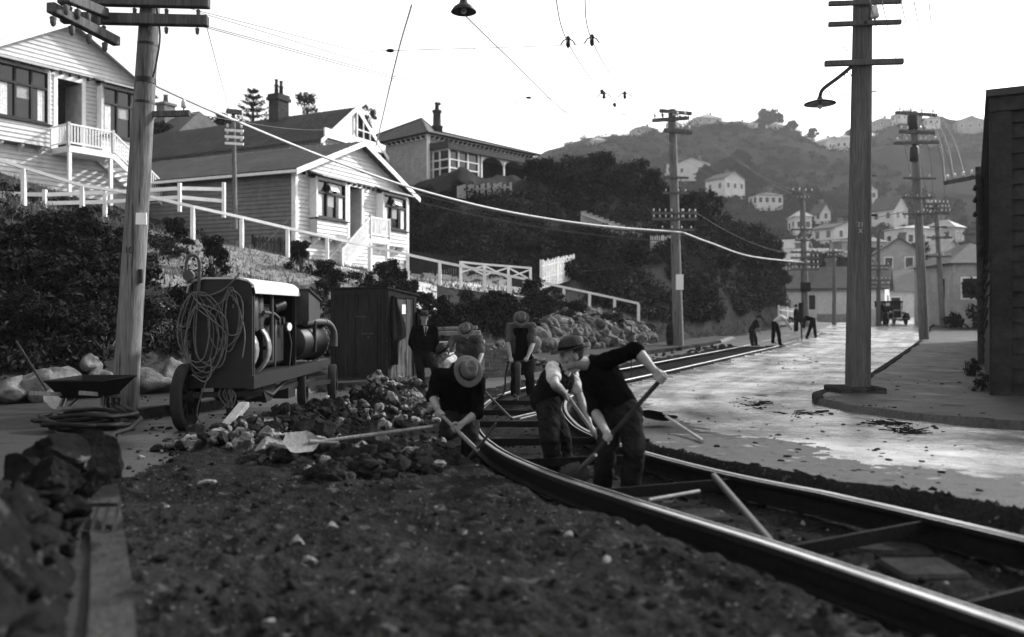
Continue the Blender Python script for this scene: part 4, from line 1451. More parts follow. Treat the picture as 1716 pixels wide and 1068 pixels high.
def blades(px, s, n, h, seed):
    rg = np.random.default_rng(seed)
    X, Y, Z = bank_surface(px, s)
    a = rg.uniform(0, 6.283, len(X)); l = rg.uniform(.6, 1.3, len(X)) * h; wd = l * .10
    dx, dy = np.cos(a), np.sin(a)
    bx_, by_ = rg.normal(size=len(X)) * .4 * l, rg.normal(size=len(X)) * .4 * l
    v = np.stack([np.stack([X - dx * wd, Y - dy * wd, Z - .02], 1), np.stack([X + dx * wd, Y + dy * wd, Z - .02], 1), np.stack([X + bx_, Y + by_, Z + l], 1)], 1).reshape(-1, 3)
    return v, np.arange(len(X) * 3).reshape(-1, 3)


n = 15000
v, f = blades(rg.uniform(230, 700, n), rg.uniform(1.2, 3.2, n), n, .09, 9)
n2 = 11000
v2, f2 = blades(rg.uniform(-300, 1300, n2), rg.uniform(.9, 5.2, n2), n2, .22, 10)
tag(np_object('bank_grass', np.concatenate([v, v2]), np.concatenate([f, f2 + len(v)]), ['grass'], smooth=False), 'rough dry grass on the slope below the cottages', 'grass', kind='stuff')


# trees -----------------------------------------------------------------
def tree(label, loc, R, h, trunk, seed, group=None, name='tree', per=110, size=.16, n=16, matn='leaf_dark', shell=.25):
    r = thing(name, label, 'tree', loc, group)
    c, rr = lobes(seed, n, R, h)
    c = [(a, b, z + trunk) for a, b, z in c]
    v, f = leaf_cloud(c, rr, per, size, seed, shell=shell)
    np_object('crown', v, f, [matn], smooth=False, parent=r)
    t = MB().use('bark')
    rt = max(.06, h * .03)
    t.tube([(0, 0, -1.2), (0.02, 0, trunk * .5), (.05, .03, trunk + h * .35)], [rt * 1.5, rt, rt * .5], 7)
    for q in c[:6]:
        t.tube([(.03, 0, trunk * .7), (q[0] * .5, q[1] * .5, (q[2] + trunk) * .5), q], [rt * .5, rt * .35, rt * .12], 5)
    t.build('trunk', r)
    return r


BT = [(697, 6.0, 1.2, 1.0), (905, 6.9, 1.5, 1.6), (935, 6.7, 1.6, 2.2), (962, 6.9, 1.8, 2.4), (988, 7.0, 1.9, 2.8), (1012, 7.0, 1.8, 3.2), (1040, 6.9, 1.9, 2.6),
      (1064, 7.0, 1.9, 3.0), (1088, 6.9, 1.7, 2.7), (1112, 6.8, 1.8, 2.4), (1150, 6.7, 2.0, 2.6), (1182, 6.7, 2.1, 2.8), (1212, 6.7, 2.2, 2.9), (1240, 6.8, 2.3, 3.2), (1262, 6.7, 2.2, 3.4), (1280, 6.4, 2.0, 3.4), (1292, 6.0, 1.7, 3.2), (1300, 5.5, 1.4, 2.6),
      (880, 5.6, 1.3, 1.3), (1000, 5.7, 1.6, 1.7), (1060, 5.6, 1.5, 1.6), (1120, 5.8, 1.6, 1.8), (1200, 5.8, 1.7, 2.0), (1255, 5.6, 1.6, 2.0), (1165, 5.3, 1.3, 1.6), (950, 5.2, 1.2, 1.2)]
for k, (px, s, R, h) in enumerate(BT):
    lab = 'bushy dark tree on the crest of the scrub-covered bank' if s > 5.95 else 'low dark tree on the face of the scrub-covered bank'
    tree(lab, bank_xyz(px, s) - V(0, 0, .25), R * (.85 if px > 900 else .72), h * (.72 if px > 900 else .55), .35, 50 + k, 'trees of the scrub-covered bank', 'bush_tree', 130, .12, 15, 'leaf_dark' if k % 3 else 'leaf_mid')

# skyline trees behind the long villa
p = P(513, 205, 82); tree('round open-crowned tree on the skyline beside the villa chimney', p - V(0, 0, 2.2), 1.75, 3.0, 2.2, 301, per=60, size=.15, n=13, matn='leaf_mid')
p = P(615, 215, 80); tree('slim wispy tree on the skyline between the two villas', p - V(0, 0, 2.0), 1.0, 2.6, 2.0, 302, per=50, size=.14, n=9, matn='leaf_mid')
p = P(265, 235, 62); tree('low dark tree at the roof edge right of the leaning pole', p - V(0, 0, 1.0), 1.3, 1.4, .8, 303, per=110, size=.14)
p = P(372, 214, 70); tree('dark bushy tree left of the monkey-puzzle shaped pine', p - V(0, 0, 1.5), 1.6, 1.6, 1.2, 304, per=90, size=.16)
# whorled pine
p = P(424, 212, 80)
r = thing('norfolk_pine', 'tiered pine with upswept branches on the skyline behind the long villa', 'tree', p)
t = MB().use('bark'); t.tube([(0, 0, -4), (0, 0, 1), (0, 0, 3.7)], [.2, .14, .03], 8); t.build('trunk', r)
cs, rr_ = [], []
rs2 = random.Random(8)
lv = MB().use('leaf_dark')
for tier in range(7):
    z = -.3 + tier * .6; L = 2.2 * (1 - tier / 7.6)
    for k in range(7):
        a = k * 6.283 / 7 + tier * .4 + rs2.uniform(-.2, .2)
        for j in range(6):
            u = (j + 1) / 6
            cs.append((math.cos(a) * L * u, math.sin(a) * L * u, z + L * .30 * u ** 1.6)); rr_.append(.17 + .07 * (1 - u))
v, f = leaf_cloud(cs, rr_, 14, .09, 5, shell=.1)
np_object('crown', v, f, ['leaf_dark'], smooth=False, parent=r)
# ridge
for (px, py, Y, R, h, lb) in [(1287, 220, 380, 7.5, 10.5, 'large dark pine standing out on the ridge skyline'), (1325, 221, 372, 3.2, 4, 'smaller dark tree just right of the large ridge pine'),
                              (1362, 232, 345, 2.6, 3.4, 'small round tree on the skyline above the spur villa'), (1428, 238, 330, 3.4, 4, 'dark tree beside the white block house on the spur'),
                              (1540, 213, 380, 2.2, 4.0, 'small dark tree on the ridge left of the two-chimney house'), (1556, 214, 380, 1.9, 3.6, 'second small tree on the ridge near the two-chimney house'),
                              (1265, 222, 376, 3, 4, 'lower tree at the left foot of the large ridge pine')]:
    tree(lb, P(px, py, Y), R, h, .8, int(px), None, 'ridge_tree', 150, .06 * R + .25, 18, 'leaf_dark')
# bush over the far slopes, one mass
N = 4200
px = rg.uniform(840, 1760, N); Y = 95 * (400 / 95) ** rg.random(N)
den = fbm((px - CX) / F * Y * .013 + 3, Y * .008, oct=4, seed=77)
k = den > .10
px, Y = px[k], Y[k]
ex = []
for (hx_, hy_, hY_) in HILL_SPOTS:
    for q_ in range(16):
        ex.append((hx_ + rg.normal() * 6.5 / hY_ * F, hY_ - rg.uniform(-6, 11)))
px = np.concatenate([px, [e_[0] for e_ in ex]]); Y = np.concatenate([Y, [e_[1] for e_ in ex]])
X, Z = hill_z(px, Y)
rad = rg.uniform(.8, 2.1, len(X)) * (Y / 220) ** .5
v, f = leaf_cloud(np.stack([X, Y, Z + rad * .2], 1), rad, 60, .42, 8, shell=.4, flat=.7)
tag(np_object('hillside_bush', v, f, ['leaf_far'], smooth=False), 'dark patches of bush spread over the far hillside', 'bush', kind='stuff')
for k, (px, Y, R, h) in enumerate([(1375, 112, 3.2, 4), (1360, 108, 3.0, 3.2), (1410, 108, 3.4, 4.2), (1590, 100, 3, 4), (1460, 128, 3, 3.4), (1535, 130, 2.6, 3), (1250, 240, 5, 6), (1190, 240, 4.5, 6), (1235, 262, 5, 6), (1520, 205, 5, 6), (1350, 215, 4, 5)]):
    X, Z = hill_z(np.array([px * 1.0]), np.array([Y * 1.0]))
    tree('dark rounded tree among the houses of the valley slope', (float(X[0]), Y, float(Z[0])), R, h, .6, 400 + k, 'trees among the valley houses', 'valley_tree', 110, .02 * Y ** .8 + .1, 14)
# clipped hedge by the right footpath and weeds by the dark building
p = P(1632, 548, 56)
shrub('dark', 2, V(p.x, p.y, float(base_z(p.y))), 3.0, 'tall dark hedge bush at the far end of the right footpath', None, 0, 1.2)
rs = random.Random(9)
for k in range(9):
    q = g2(1640 + rs.uniform(-14, 75), 655 + rs.uniform(-45, 20))
    shrub('low', rs.randrange(3), V(q[0], q[1], float(base_z(q[1])) + .08), rs.uniform(.3, .5), 'tuft of weeds at the foot of the dark building', 'weeds by the dark building', rs.uniform(0, 6), rs.uniform(.8, 1.4), 'plant', 'weed_tuft')
# ================================================================== fences, stone walls, poles, wires

# long white handrail along the ramp path: (photo column, rail row, foot row, distance)
HR = [(-110, 236, 300, 25.6), (40, 283, 335, 27), (138, 313, 362, 28), (232, 327, 380, 29), (323, 348, 396, 30), (405, 366, 404, 31.2), (482, 384, 430, 32.5), (548, 399, 442, 33.6), (619, 414, 456, 35), (683, 428, 470, 35.8),
      (737, 440, 479, 36.5), (812, 455, 490, 37.2), (855, 464, 498, 37.6), (900, 473, 504, 38.2), (945, 483, 508, 38.9), (988, 492, 522, 39.5), (1030, 501, 536, 40.1), (1070, 510, 552, 40.5)]
r = thing('handrail', 'long white handrail on posts climbing from the stone wall to the upper left', 'handrail', P(1070, 552, 40.5))
iv = Matrix.Translation(-Vector(r.location))
tops = []
for (x, y0, y1, Y) in HR:
    a, b = P(x, y0, Y), P(x, y1 + 14, Y); tops.append(a)
    MB().use('white_paint').bar(a, b, .13, .13).build('post', r, iv)
m = MB().use('white_paint')
for a, b in zip(tops[:-1], tops[1:]):
    m.bar(a + V(0, 0, .03), b + V(0, 0, .03), .13, .10)
m.build('top_rail', r, iv)


def rail_fence(name, label, posts, rails, Y0, pw=.12):
    """posts: (x, ytop, ybottom, Y); rails: rows given as fraction of post height; drawn between posts"""
    x, yt, yb, Y = posts[0]
    r = thing(name, label, 'fence', P(x, yb, Y)); iv = Matrix.Translation(-Vector(r.location))
    A, B = [], []
    for (x, yt, yb, Y) in posts:
        A.append(P(x, yt, Y)); B.append(P(x, yb, Y))
        MB().use('white_paint').bar(A[-1], B[-1] - V(0, 0, .3), pw, pw).build('post', r, iv)
    for fr, hh in rails:
        m = MB().use('white_paint')
        for i in range(len(A) - 1):
            p, q = A[i].lerp(B[i], fr), A[i + 1].lerp(B[i + 1], fr)
            m.bar(p, q, .06, hh)
        m.build('rail', r, iv)
    return r, A, B


rail_fence('rail_fence', 'white two-rail fence in front of the upper left cottage', [(-60, 310, 362, 29.5), (75, 318, 352, 30), (176, 314, 350, 31), (301, 307, 342, 32), (375, 306, 352, 33)], [(.25, .14), (.68, .14)], 30)
r, A, B = rail_fence('braced_fence', 'white cross-braced fence beside the clay path above the shrubs', [(772, 438, 480, 38), (812, 442, 486, 38.4), (852, 445, 492, 38.8), (889, 448, 496, 39.2)], [(.03, .09)], 38)
iv = Matrix.Translation(-Vector(r.location))
for i in range(3):
    m = MB().use('white_paint')
    m.bar(A[i].lerp(B[i], .08), A[i + 1].lerp(B[i + 1], .44), .05, .07); m.bar(A[i].lerp(B[i], .44) + V(0, .03, 0), A[i + 1].lerp(B[i + 1], .08) + V(0, .03, 0), .05, .07)
    m.build('brace', r, iv)


def picket_fence(label, a, b, n, h, mt='white_paint', w=.09, gap=True):
    """a, b: foot points"""
    a, b = Vector(a), Vector(b)
    r = thing('picket_fence', label, 'fence', a); iv = Matrix.Translation(-a)
    d = (b - a).normalized(); up = V(0, 0, 1); nn = d.cross(up).normalized()
    m = MB().use(mt); rs = random.Random(n)
    for k in range(n):
        p = a.lerp(b, (k + .5) / n); hh = h * rs.uniform(.96, 1.04); ww = w
        m.prism([p - d * ww / 2 - up * .2, p + d * ww / 2 - up * .2, p + d * ww / 2 + up * (hh - .08), p + up * hh, p - d * ww / 2 + up * (hh - .08)], nn * .025)
    m.build('pickets', r, iv)
    for fr in (.25, .75):
        MB().use(mt).bar(a + up * h * fr + nn * -.035, b + up * h * fr + nn * -.035, .045, .07).build('rail', r, iv)
    for k in range(max(2, n // 10) + 1):
        p = a.lerp(b, k / max(2, n // 10)); MB().use(mt).bar(p - up * .3 - nn * .05, p + up * (h + .02) - nn * .05, .1, .1).build('post', r, iv)
    return r


picket_fence('bright white picket fence stepping up the bank beside the clay path', P(908, 477, 39.5), P(963, 462, 45), 22, 1.15)
picket_fence('weathered pale picket fence on the bank behind the tall pole with the notice', P(1092, 437, 49), P(1131, 434, 50.5), 11, 1.45, 'board_mid')
picket_fence('dark low picket fence at the left foot of the near cottage', P(425, 425, 34.5), P(512, 433, 36.2), 14, .75, 'wood_dark', .12)
picket_fence('dark picket fence below the bank right of the near cottage', P(690, 448, 41.5), P(768, 456, 41.5), 20, .8, 'wood_dark', .1)
picket_fence('white picket fence at the far foot of the bushy bank behind the distant workers', P(1306, 540, 58), P(1334, 541, 66), 16, 1.15)
picket_fence('pale paling fence in front of the bungalow behind the parked car', P(1545, 541, 66), P(1622, 543, 63), 24, 1.25, 'board_mid', .2)
picket_fence('low dark paling fence in front of the gabled cottage left of the lamp pole', P(1370, 541, 72), P(1422, 541, 70), 16, .8, 'board_grey', .2)
picket_fence('white board fence between the lamp pole and the parked car', P(1446, 545, 64), P(1474, 545, 64.5), 8, 1.4, 'white_paint', .16)
# old board fence climbing the bushy bank
a, b = P(975, 362, 47.5), P(1075, 398, 50.5)
r = thing('board_fence', 'weathered board fence running down through the scrub of the bank', 'fence', a); iv = Matrix.Translation(-a)
m = MB().use('board_grey')
for k in range(34):
    p = a.lerp(b, k / 33); m.box(p + V(0, 0, -.05), (.13, .04, .62 + .1 * (k % 3)))
m.build('boards', r, iv)
MB().use('board_grey').bar(a + V(0, -.05, .1), b + V(0, -.05, .1), .05, .1).build('rail', r, iv)
a, b = P(768, 322, 49.5), P(856, 316, 50.5)
r = thing('garden_fence', 'broken pale board fence among creepers below the villa veranda', 'fence', a); iv = Matrix.Translation(-a)
m = MB().use('board_grey'); rs = random.Random(3)
for k in range(26):
    if rs.random() < .75:
        p = a.lerp(b, k / 25); m.box(p + V(0, 0, .0), (.15, .04, .7 + rs.uniform(-.2, .15)), Matrix.Rotation(rs.uniform(-.06, .06), 3, 'Y'))
m.build('boards', r, iv)
MB().use('board_grey').bar(a + V(0, .05, .1), b + V(0, .05, .1), .05, .1).build('rail', r, iv)

# stone wall at the foot of the ramp
ra = thing('stone_wall', 'rough dry-stone retaining wall of boulders under the end of the white handrail', 'stone wall', bank_xyz(1000, 0))
iv = Matrix.Translation(-Vector(ra.location)); m = MB().use('stone'); rs = random.Random(12)
for k in range(210):
    px = rs.uniform(905, 1092); u = rs.random()
    top = np.interp(px, [905, 960, 1060, 1092], [1.2, 1.75, 2.0, 1.2]) * 1.0
    s = u * top
    p = bank_xyz(px, s)
    m.rock(p + V(0, 0, rs.uniform(-.02, .12)), rs.uniform(.2, .42), k, 2, .85, True)
m.build('stones', ra, iv)
# boulders edging the left footpath
for k, (px, py, rr, Y, lb) in enumerate([(18, 655, .36, 13.4, 'rounded grey boulder farthest left along the foot of the bank'), (62, 650, .34, 13.6, 'broad boulder behind the leaning shovel at the foot of the bank'), (98, 640, .33, 14.0, 'upright pale boulder behind the wheelbarrow'),
                                 (140, 645, .27, 14.2, 'low boulder behind the wheelbarrow handles'), (176, 648, .26, 14.6, 'boulder just left of the leaning pole'), (228, 640, .28, 15.2, 'boulder just right of the leaning pole foot'),
                                 (256, 640, .35, 15.3, 'large pale boulder between the leaning pole and the compressor wheel'), (286, 636, .36, 15.5, 'pale flat-topped boulder next to the compressor rear wheel'), (48, 610, .25, 14.5, 'dark boulder lying on top of the boulder row'),
                                 (155, 612, .22, 14.9, 'dark stone above the wheelbarrow'), (318, 640, .3, 16.0, 'boulder half hidden behind the compressor wheel')]):
    p = P(px, py, Y)
    o = MB().use('stone').rock((0, 0, 0), rr, 900 + k, 2, .95, True).build('boulder')
    o.location = V(p.x, p.y, max(p.z, float(base_z(p.y)) + rr * .45)); tag(o, lb, 'boulder', 'boulders along the foot of the left bank')
for k, (px, s, rr) in enumerate([(885, .3, .45), (905, .4, .5), (865, .5, .4), (925, .2, .45), (842, .3, .3), (600, .8, .3), (140, 1.55, .28), (165, 1.6, .25), (108, 1.7, .2)]):
    o = MB().use('stone').rock((0, 0, 0), rr, 940 + k, 2, .9, True).build('boulder')
    o.location = bank_xyz(px, s) + V(0, 0, .1)
    tag(o, ['big grey boulder left of the stone wall behind the drill worker', 'pointed boulder at the left end of the stone wall', 'flat boulder beside the stacked blocks', 'boulder at the corner of the stone wall', 'small boulder behind the stacked blocks', 'boulder hidden behind the tool hut', 'white stone lying high in the thicket left of the pole', 'pale stone in the thicket close to the leaning pole', 'pale stone in the thicket above the wheelbarrow'][k], 'boulder', 'boulders on the bank')
# low terrace of planks above the stack
for k, (x0, y0, x1, y1, Y) in enumerate([(722, 552, 800, 549, 26.5), (724, 560, 805, 558, 26.2), (728, 576, 812, 573, 25.4), (735, 583, 800, 580, 25.0), (760, 590, 830, 588, 24.2)]):
    a, b = P(x0, y0, Y), P(x1, y1, Y)
    o = MB().use('wood_grey' if k != 2 else 'wood_raw').bar((0, 0, 0), b - a, .3, .1 + .05 * (k % 2), bev=.01).build('plank')
    o.location = a; tag(o, ['topmost dark plank lying on the bank behind the bending workers', 'second plank from the top of the pile behind the workers', 'pale plank in the middle of the pile behind the workers', 'plank under the pale one in the pile', 'lowest plank of the pile nearest the stacked blocks'][k], 'plank', 'planks piled at the foot of the bank')


# ------------------------------------------------------------------ poles
def insulator(r, p, s=1.0, inv=None, up=1):
    m = MB().use('iron_dark'); m.cyl((0, 0, -.02), (0, 0, .1 * s * up), .012 * s, n=5)
    m.use('pole_dark' if up < 0 else 'porcelain'); m.lathe([(.03 * s, .05 * s * up), (.055 * s, .07 * s * up), (.045 * s, .13 * s * up), (.05 * s, .15 * s * up), (.03 * s, .2 * s * up), (.0, .22 * s * up)], n=8)
    m.v = [tuple(Vector(q) + p) for q in m.v]
    return m.build('insulator', r, inv)


def pole(name, label, foot, top, r0, r1, mt='pole_wood', arms=(), group=None, sides=14):
    """arms: (fraction of height from foot 0..1, half lengths (left, right), yaw degrees, n insulators, size, dark?)"""
    foot, top = Vector(foot), Vector(top)
    r = thing(name, label, 'utility pole', foot, group); iv = Matrix.Translation(-foot)
    m = MB().use(mt)
    n = 9
    m.tube([foot.lerp(top, k / n) - (V(0, 0, .3) if k == 0 else V(0, 0, 0)) for k in range(n + 1)], [r0 + (r1 - r0) * k / n for k in range(n + 1)], sides)
    m.build('shaft', r, iv)
    for arm in arms:
        fr, (l0, l1), yaw, ni, sz = arm[:5]
        up = arm[5] if len(arm) > 5 else 1
        c = foot.lerp(top, fr); d = V(math.cos(math.radians(yaw)), math.sin(math.radians(yaw)), arm[6] if len(arm) > 6 else 0)
        rr = r0 + (r1 - r0) * fr
        nrm = V(d.y, -d.x, 0).normalized()
        a, b = c - d * l0 + nrm * (rr + sz * .4), c + d * l1 + nrm * (rr + sz * .4)
        ca = MB().use('pole_dark').bar(a, b, sz, sz * 1.15, bev=.01).build('crossarm', r, iv)
        for k in range(ni):
            u = (k + .35) / (ni - .3)
            if ni > 2 and abs(u - l0 / (l0 + l1)) < .07:
                u += .1
            q = a.lerp(b, min(.98, u)) + V(0, 0, up * sz * .55)
            insulator(ca, q, .6 if Vector(foot).y < 14 else sz / .125, iv, up)
    return r, iv


# P1 the big leaning pole at the left
Y1 = 12.2
f1 = P(208, 696, Y1); f1.z = float(base_z(Y1)) + .05
t1 = P(253, -12, Y1)
p1, iv = pole('utility_pole', 'big pale leaning pole with double dark crossarms standing on the left kerb', f1, t1, .185, .135, 'pole_wood',
              [(.925, (1.15, .9), 4, 5, .13, -1), (.968, (1.2, .9), 4, 5, .13, -1)], sides=12)
m = MB().use('pole_dark')
for (ax, ay, bx_, by_, dy) in ((84, 12, 196, 70, -.6), (108, -6, 176, 22, -.5)):
    a, b = P(ax, ay, Y1 - 1.6), P(bx_, by_, Y1 - .3)
    ca = MB().use('pole_dark').bar(a, b, .12, .13, bev=.01).build('crossarm', p1, iv)
    for u in (.04, .3, .55, .8):
        insulator(ca, a.lerp(b, u) - V(0, 0, .06), .8, iv, -1)
for (y, hh, dr) in ((137, .08, .015), (76, .04, .012), (174, .04, .012)):
    c = f1.lerp(t1, (696 - y) / 708); MB().use('iron_dark').cyl(c - V(0, 0, hh / 2), c + V(0, 0, hh / 2), .16 + dr - .03 * (1 - y / 700), n=14).build('iron_band', p1, iv)
c = f1.lerp(t1, .46) + V(.13, -.14, 0); MB().use('paper').box(c, (.16, .015, .17)).build('notice', p1, iv)
c = f1.lerp(t1, .325) + V(.16, -.10, 0); MB().use('iron_dark').box(c, (.05, .05, .2)).box(c + V(.0, -.03, .05), (.02, .012, .04)).build('number_tag', p1, iv)
ca = MB().use('pole_dark').bar(P(255, 192, Y1), P(318, 190, Y1), .07, .08).build('crossarm', p1, iv); insulator(ca, P(308, 186, Y1), .8, iv)
m = MB().use('wire_dark'); m.tube(catmull([P(262, 12, Y1 - .2), P(268, 60, Y1 - .2), P(262, 105, Y1 - .2), P(256, 130, Y1 - .15)], 5), .014, 5); m.build('down_lead', p1, iv)


def text_obj(name, s, loc, rot, size, mt, parent=None, inv=None, thick=.004):
    cu = bpy.data.curves.new(name, 'FONT'); cu.body = s; cu.size = size; cu.extrude = thick; cu.align_x = 'CENTER'; cu.align_y = 'CENTER'
    o = bpy.data.objects.new(name, cu); COL.objects.link(o)
    mw = Matrix.Translation(loc) @ rot.to_4x4()
    dg = bpy.context.evaluated_depsgraph_get()
    me = bpy.data.meshes.new_from_object(o.evaluated_get(dg))
    COL.objects.unlink(o); bpy.data.objects.remove(o)
    me.transform((inv @ mw) if inv is not None else mw)
    me.materials.clear(); me.materials.append(MATS[mt])
    q = bpy.data.objects.new(name, me); COL.objects.link(q)
    if parent: q.parent = parent
    return q


RX = Matrix.Rotation(math.pi / 2, 3, 'X')
c = f1.lerp(t1, .385) + V(.0, -.185, 0); text_obj('number', '10', c, RX, .13, 'iron_dark', p1, iv)

# P4 the big lamp pole at the right
Y4 = 15.4
f4 = P(1437, 668, Y4); t4 = P(1446, -20, Y4)
p4, iv = pole('lamp_pole', 'massive dark pole with bare crossarms and a bracket lamp at the right footpath corner', f4, t4, .225, .165, 'pole_dark',
              [(.955, (.66, .62), -6, 0, .075), (.905, (.66, .62), -6, 0, .075), (.81, (.72, .66), -6, 0, .09)], sides=16)
for (px, py) in ((1466, 38), (1502, 6)):
    insulator(p4, P(px, py, Y4 - .2), 1.5, iv)
br = MB().use('iron_dark'); br.tube(catmull([P(1428, 111, Y4 - .15), P(1405, 130, Y4 - .2), P(1381, 148, Y4 - .25), P(1375, 158, Y4 - .25), P(1374, 168, Y4 - .25)], 5), .035, 8)
bq = br.build('lamp_bracket', p4, iv)
sc = MB().use('iron_dark')
for (cx_, cy_, R, a0, a1) in ((1397, 155, .10, 0, 5.2), (1419, 162, .11, 1, 6), (1420, 128, .07, 0, 5), (1421, 80, .08, 1.5, 5.5)):
    sc.tube([P(cx_, cy_, Y4 - .2) + V(math.cos(t) * R * (1 - .07 * t), 0, math.sin(t) * R * (1 - .07 * t)) for t in [a0 + (a1 - a0) * k / 14 for k in range(15)]], .008, 5)
sc.build('scrollwork', bq, iv)
c = P(1374, 172, Y4 - .25)
MB().use('iron_dark').lathe([(.04, .10), (.06, .05), (.17, .02), (.275, -.015), (.28, -.03), (.16, -.012), (.05, 0)], c, n=20).build('lamp_shade', p4, iv)
MB().use('porcelain').lathe([(.02, 0), (.045, -.05), (.05, -.09), (.0, -.13)], c, n=10).build('bulb', p4, iv)
for (y, dx) in ((154, 1), (360, 1), (362, 1), (295, 1)):
    q = P(1457, y, Y4); MB().use('iron_dark').bar(q, q + V(.13, 0, 0), .02, .02).build('step_bolt', p4, iv)
for (x, y) in ((1449, 39), (1449, 105)):
    q = P(x, y, Y4 - .2); MB().use('iron_dark').cyl(q, q - V(0, .04, 0), .035, n=8).build('bolt', p4, iv)
text_obj('number', '21\nX', P(1442, 382, Y4 - .222), RX, .12, 'wood_raw', p4, iv)
pb = P(1434, 674, Y4 - .25)
o = MB().use('concrete').box((0, 0, .02), (.85, .8, .24), bev=.02).build('pole_plinth'); o.location = V(P(1432, 674, Y4).x, Y4, float(base_z(Y4)) + .08); tag(o, 'concrete plinth block under the massive lamp pole', 'plinth')

# P3 tall pole in front of the bushy bank
Y3 = 37
f3 = P(1137, 581, Y3); t3 = P(1126, 184, Y3)
p3, iv = pole('utility_pole', 'tall pole with many crossarms and a white notice beside the dark barrel', f3, t3, .24, .17, 'pole_wood',
              [(.985, (.75, .85), 20, 4, .13, -1), (.955, (.85, .7), -18, 5, .14, 1), (.905, (.6, .85), 24, 4, .14, 1), (.71, (.6, .6), 6, 3, .08), (.645, (.6, .6), 6, 3, .08), (.56, (1.1, .95), 4, 8, .09), (.535, (1.1, .95), 4, 8, .09), (.49, (.8, .8), 6, 4, .08)])
MB().use('paper').box(P(1139, 473, Y3 - .26), (.33, .02, .68)).build('notice', p3, iv)
# P5
Y5 = 43
f5 = P(1549, 571, Y5); t5 = P(1531, 187, Y5)
p5, iv = pole('utility_pole', 'tall weathered pole with transformers and three crossarms on the right footpath', f5, t5, .25, .17, 'pole_wood',
              [(.985, (1.25, 1.2), 14, 4, .14, 1), (.905, (1.0, .95), 8, 6, .14, 1), (.86, (1.1, 1.05), -8, 5, .13, 1), (.705, (.85, .9), 5, 2, .09), (.62, (1.0, .7), 5, 3, .08), (.55, (1.0, .7), 5, 3, .08)])
for (y, rr) in ((205, .26), (258, .22)):
    q = P(1532 + (258 - y) * -.05, y, Y5 - .1); MB().use('iron_dark').lathe([(rr * .8, -.4), (rr, -.34), (rr, .3), (rr * .6, .42), (rr * .2, .5)], q, n=12).build('transformer', p5, iv)
# P6
Y6 = 60
f6 = P(1350, 541, Y6); t6 = P(1344, 319, Y6)
p6, iv = pole('utility_pole', 'far pole with four close dark crossarms and a black box below them', f6, t6, .27, .17, 'pole_wood',
              [(.98, (.95, .8), 8, 4, .13), (.93, (.5, .5), 0, 4, .1), (.70, (.95, .6), 4, 5, .1), (.62, (.7, .6), 4, 4, .1), (.53, (1.05, 1.0), 2, 7, .12), (.487, (1.05, 1.0), 2, 7, .12), (.44, (1.05, 1.0), 2, 7, .12), (.40, (1.05, 1.0), 2, 7, .12)])
MB().use('black_paint').box(P(1350, 481, Y6 - .45), (.62, .35, .65)).build('switch_box', p6, iv)
for (lb, fx, fy, tx, ty, Y, r0, mt, arms) in [
    ('slim pole at the bush edge left of the black-box pole', 1310, 540, 1308, 396, 66, .16, 'pole_dark', [(.99, (.9, .8), 0, 0, .1), (.72, (.6, .6), 0, 6, .08), (.66, (.7, .7), 0, 6, .08), (.6, (.7, .7), 0, 6, .08)]),
    ('grey pole with white insulators in front of the gabled cottage', 1398, 544, 1398, 421, 64, .16, 'pole_wood', [(.985, (.65, .7), 0, 6, .09), (.93, (.6, .65), 0, 6, .08)]),
    ('dark pole beside the parked car with two insulator arms', 1472, 546, 1472, 394, 62, .17, 'pole_dark', [(.66, (.8, .75), 0, 6, .09), (.62, (.6, .65), 0, 4, .08), (.50, (.9, .9), 0, 6, .09), (.45, (.8, .8), 0, 4, .09)]),
    ('twin-armed pole with clustered white insulators right of the transformer pole', 1580, 546, 1568, 340, 58, .2, 'pole_wood', [(.985, (.9, .9), 12, 6, .12), (.95, (.9, .9), 5, 8, .12), (.915, (1.0, .9), -6, 8, .12), (.8, (.6, .6), 0, 2, .1), (.715, (.9, .9), 3, 5, .1), (.56, (.8, .8), 3, 4, .1)]),
    ('thin far pole between the two bungalows', 1462, 530, 1461, 452, 95, .14, 'pole_dark', [(.98, (.6, .6), 0, 3, .1)]),
]:
    pole('utility_pole', lb, P(fx, fy, Y), P(tx, ty, Y), r0, r0 * .7, mt, arms)
# pole by the near cottage
Y2 = 34
p2, iv = pole('utility_pole', 'thin pole with white cross brackets standing in front of the near cottage side wall', P(394, 372, Y2), P(391, 186, Y2), .10, .075, 'pole_wood', [(.985, (.3, .3), 30, 0, .16)])
m = MB().use('white_paint')
for y in (218, 229, 240):
    m = MB().use('white_paint').bar(P(377, y, Y2 - .15), P(408, y + 2, Y2 - .15), .06, .1); ca = m.build('bracket', p2, iv)
    insulator(ca, P(381, y - 2, Y2 - .15), 1.0, iv); insulator(ca, P(404, y - 1, Y2 - .15), 1.0, iv)
# pole against the dark building with an arm to the left
Y7 = 24
f7 = P(1647, 586, Y7); f7.z = float(base_z(Y7)) + .1
p7, iv = pole('wall_pole', 'pale grey pole standing close against the left wall of the dark building', f7, P(1641, 280, Y7), .13, .10, 'concrete', [])
ca = MB().use('pole_dark').bar(P(1583, 307, Y7), P(1640, 296, Y7 + .1), .11, .12).build('crossarm', p7, iv)
for u in (.08, .3, .55, .8):
    insulator(ca, P(1583, 307, Y7).lerp(P(1640, 296, Y7), u) + V(0, 0, .06), .8, iv)
for y in (316, 336, 360):
    q = P(1634, y, Y7 - .2); MB().use('iron_dark').lathe([(.04, -.07), (.07, -.03), (.05, .06), (.02, .1)], q, n=8).build('insulator', p7, iv)

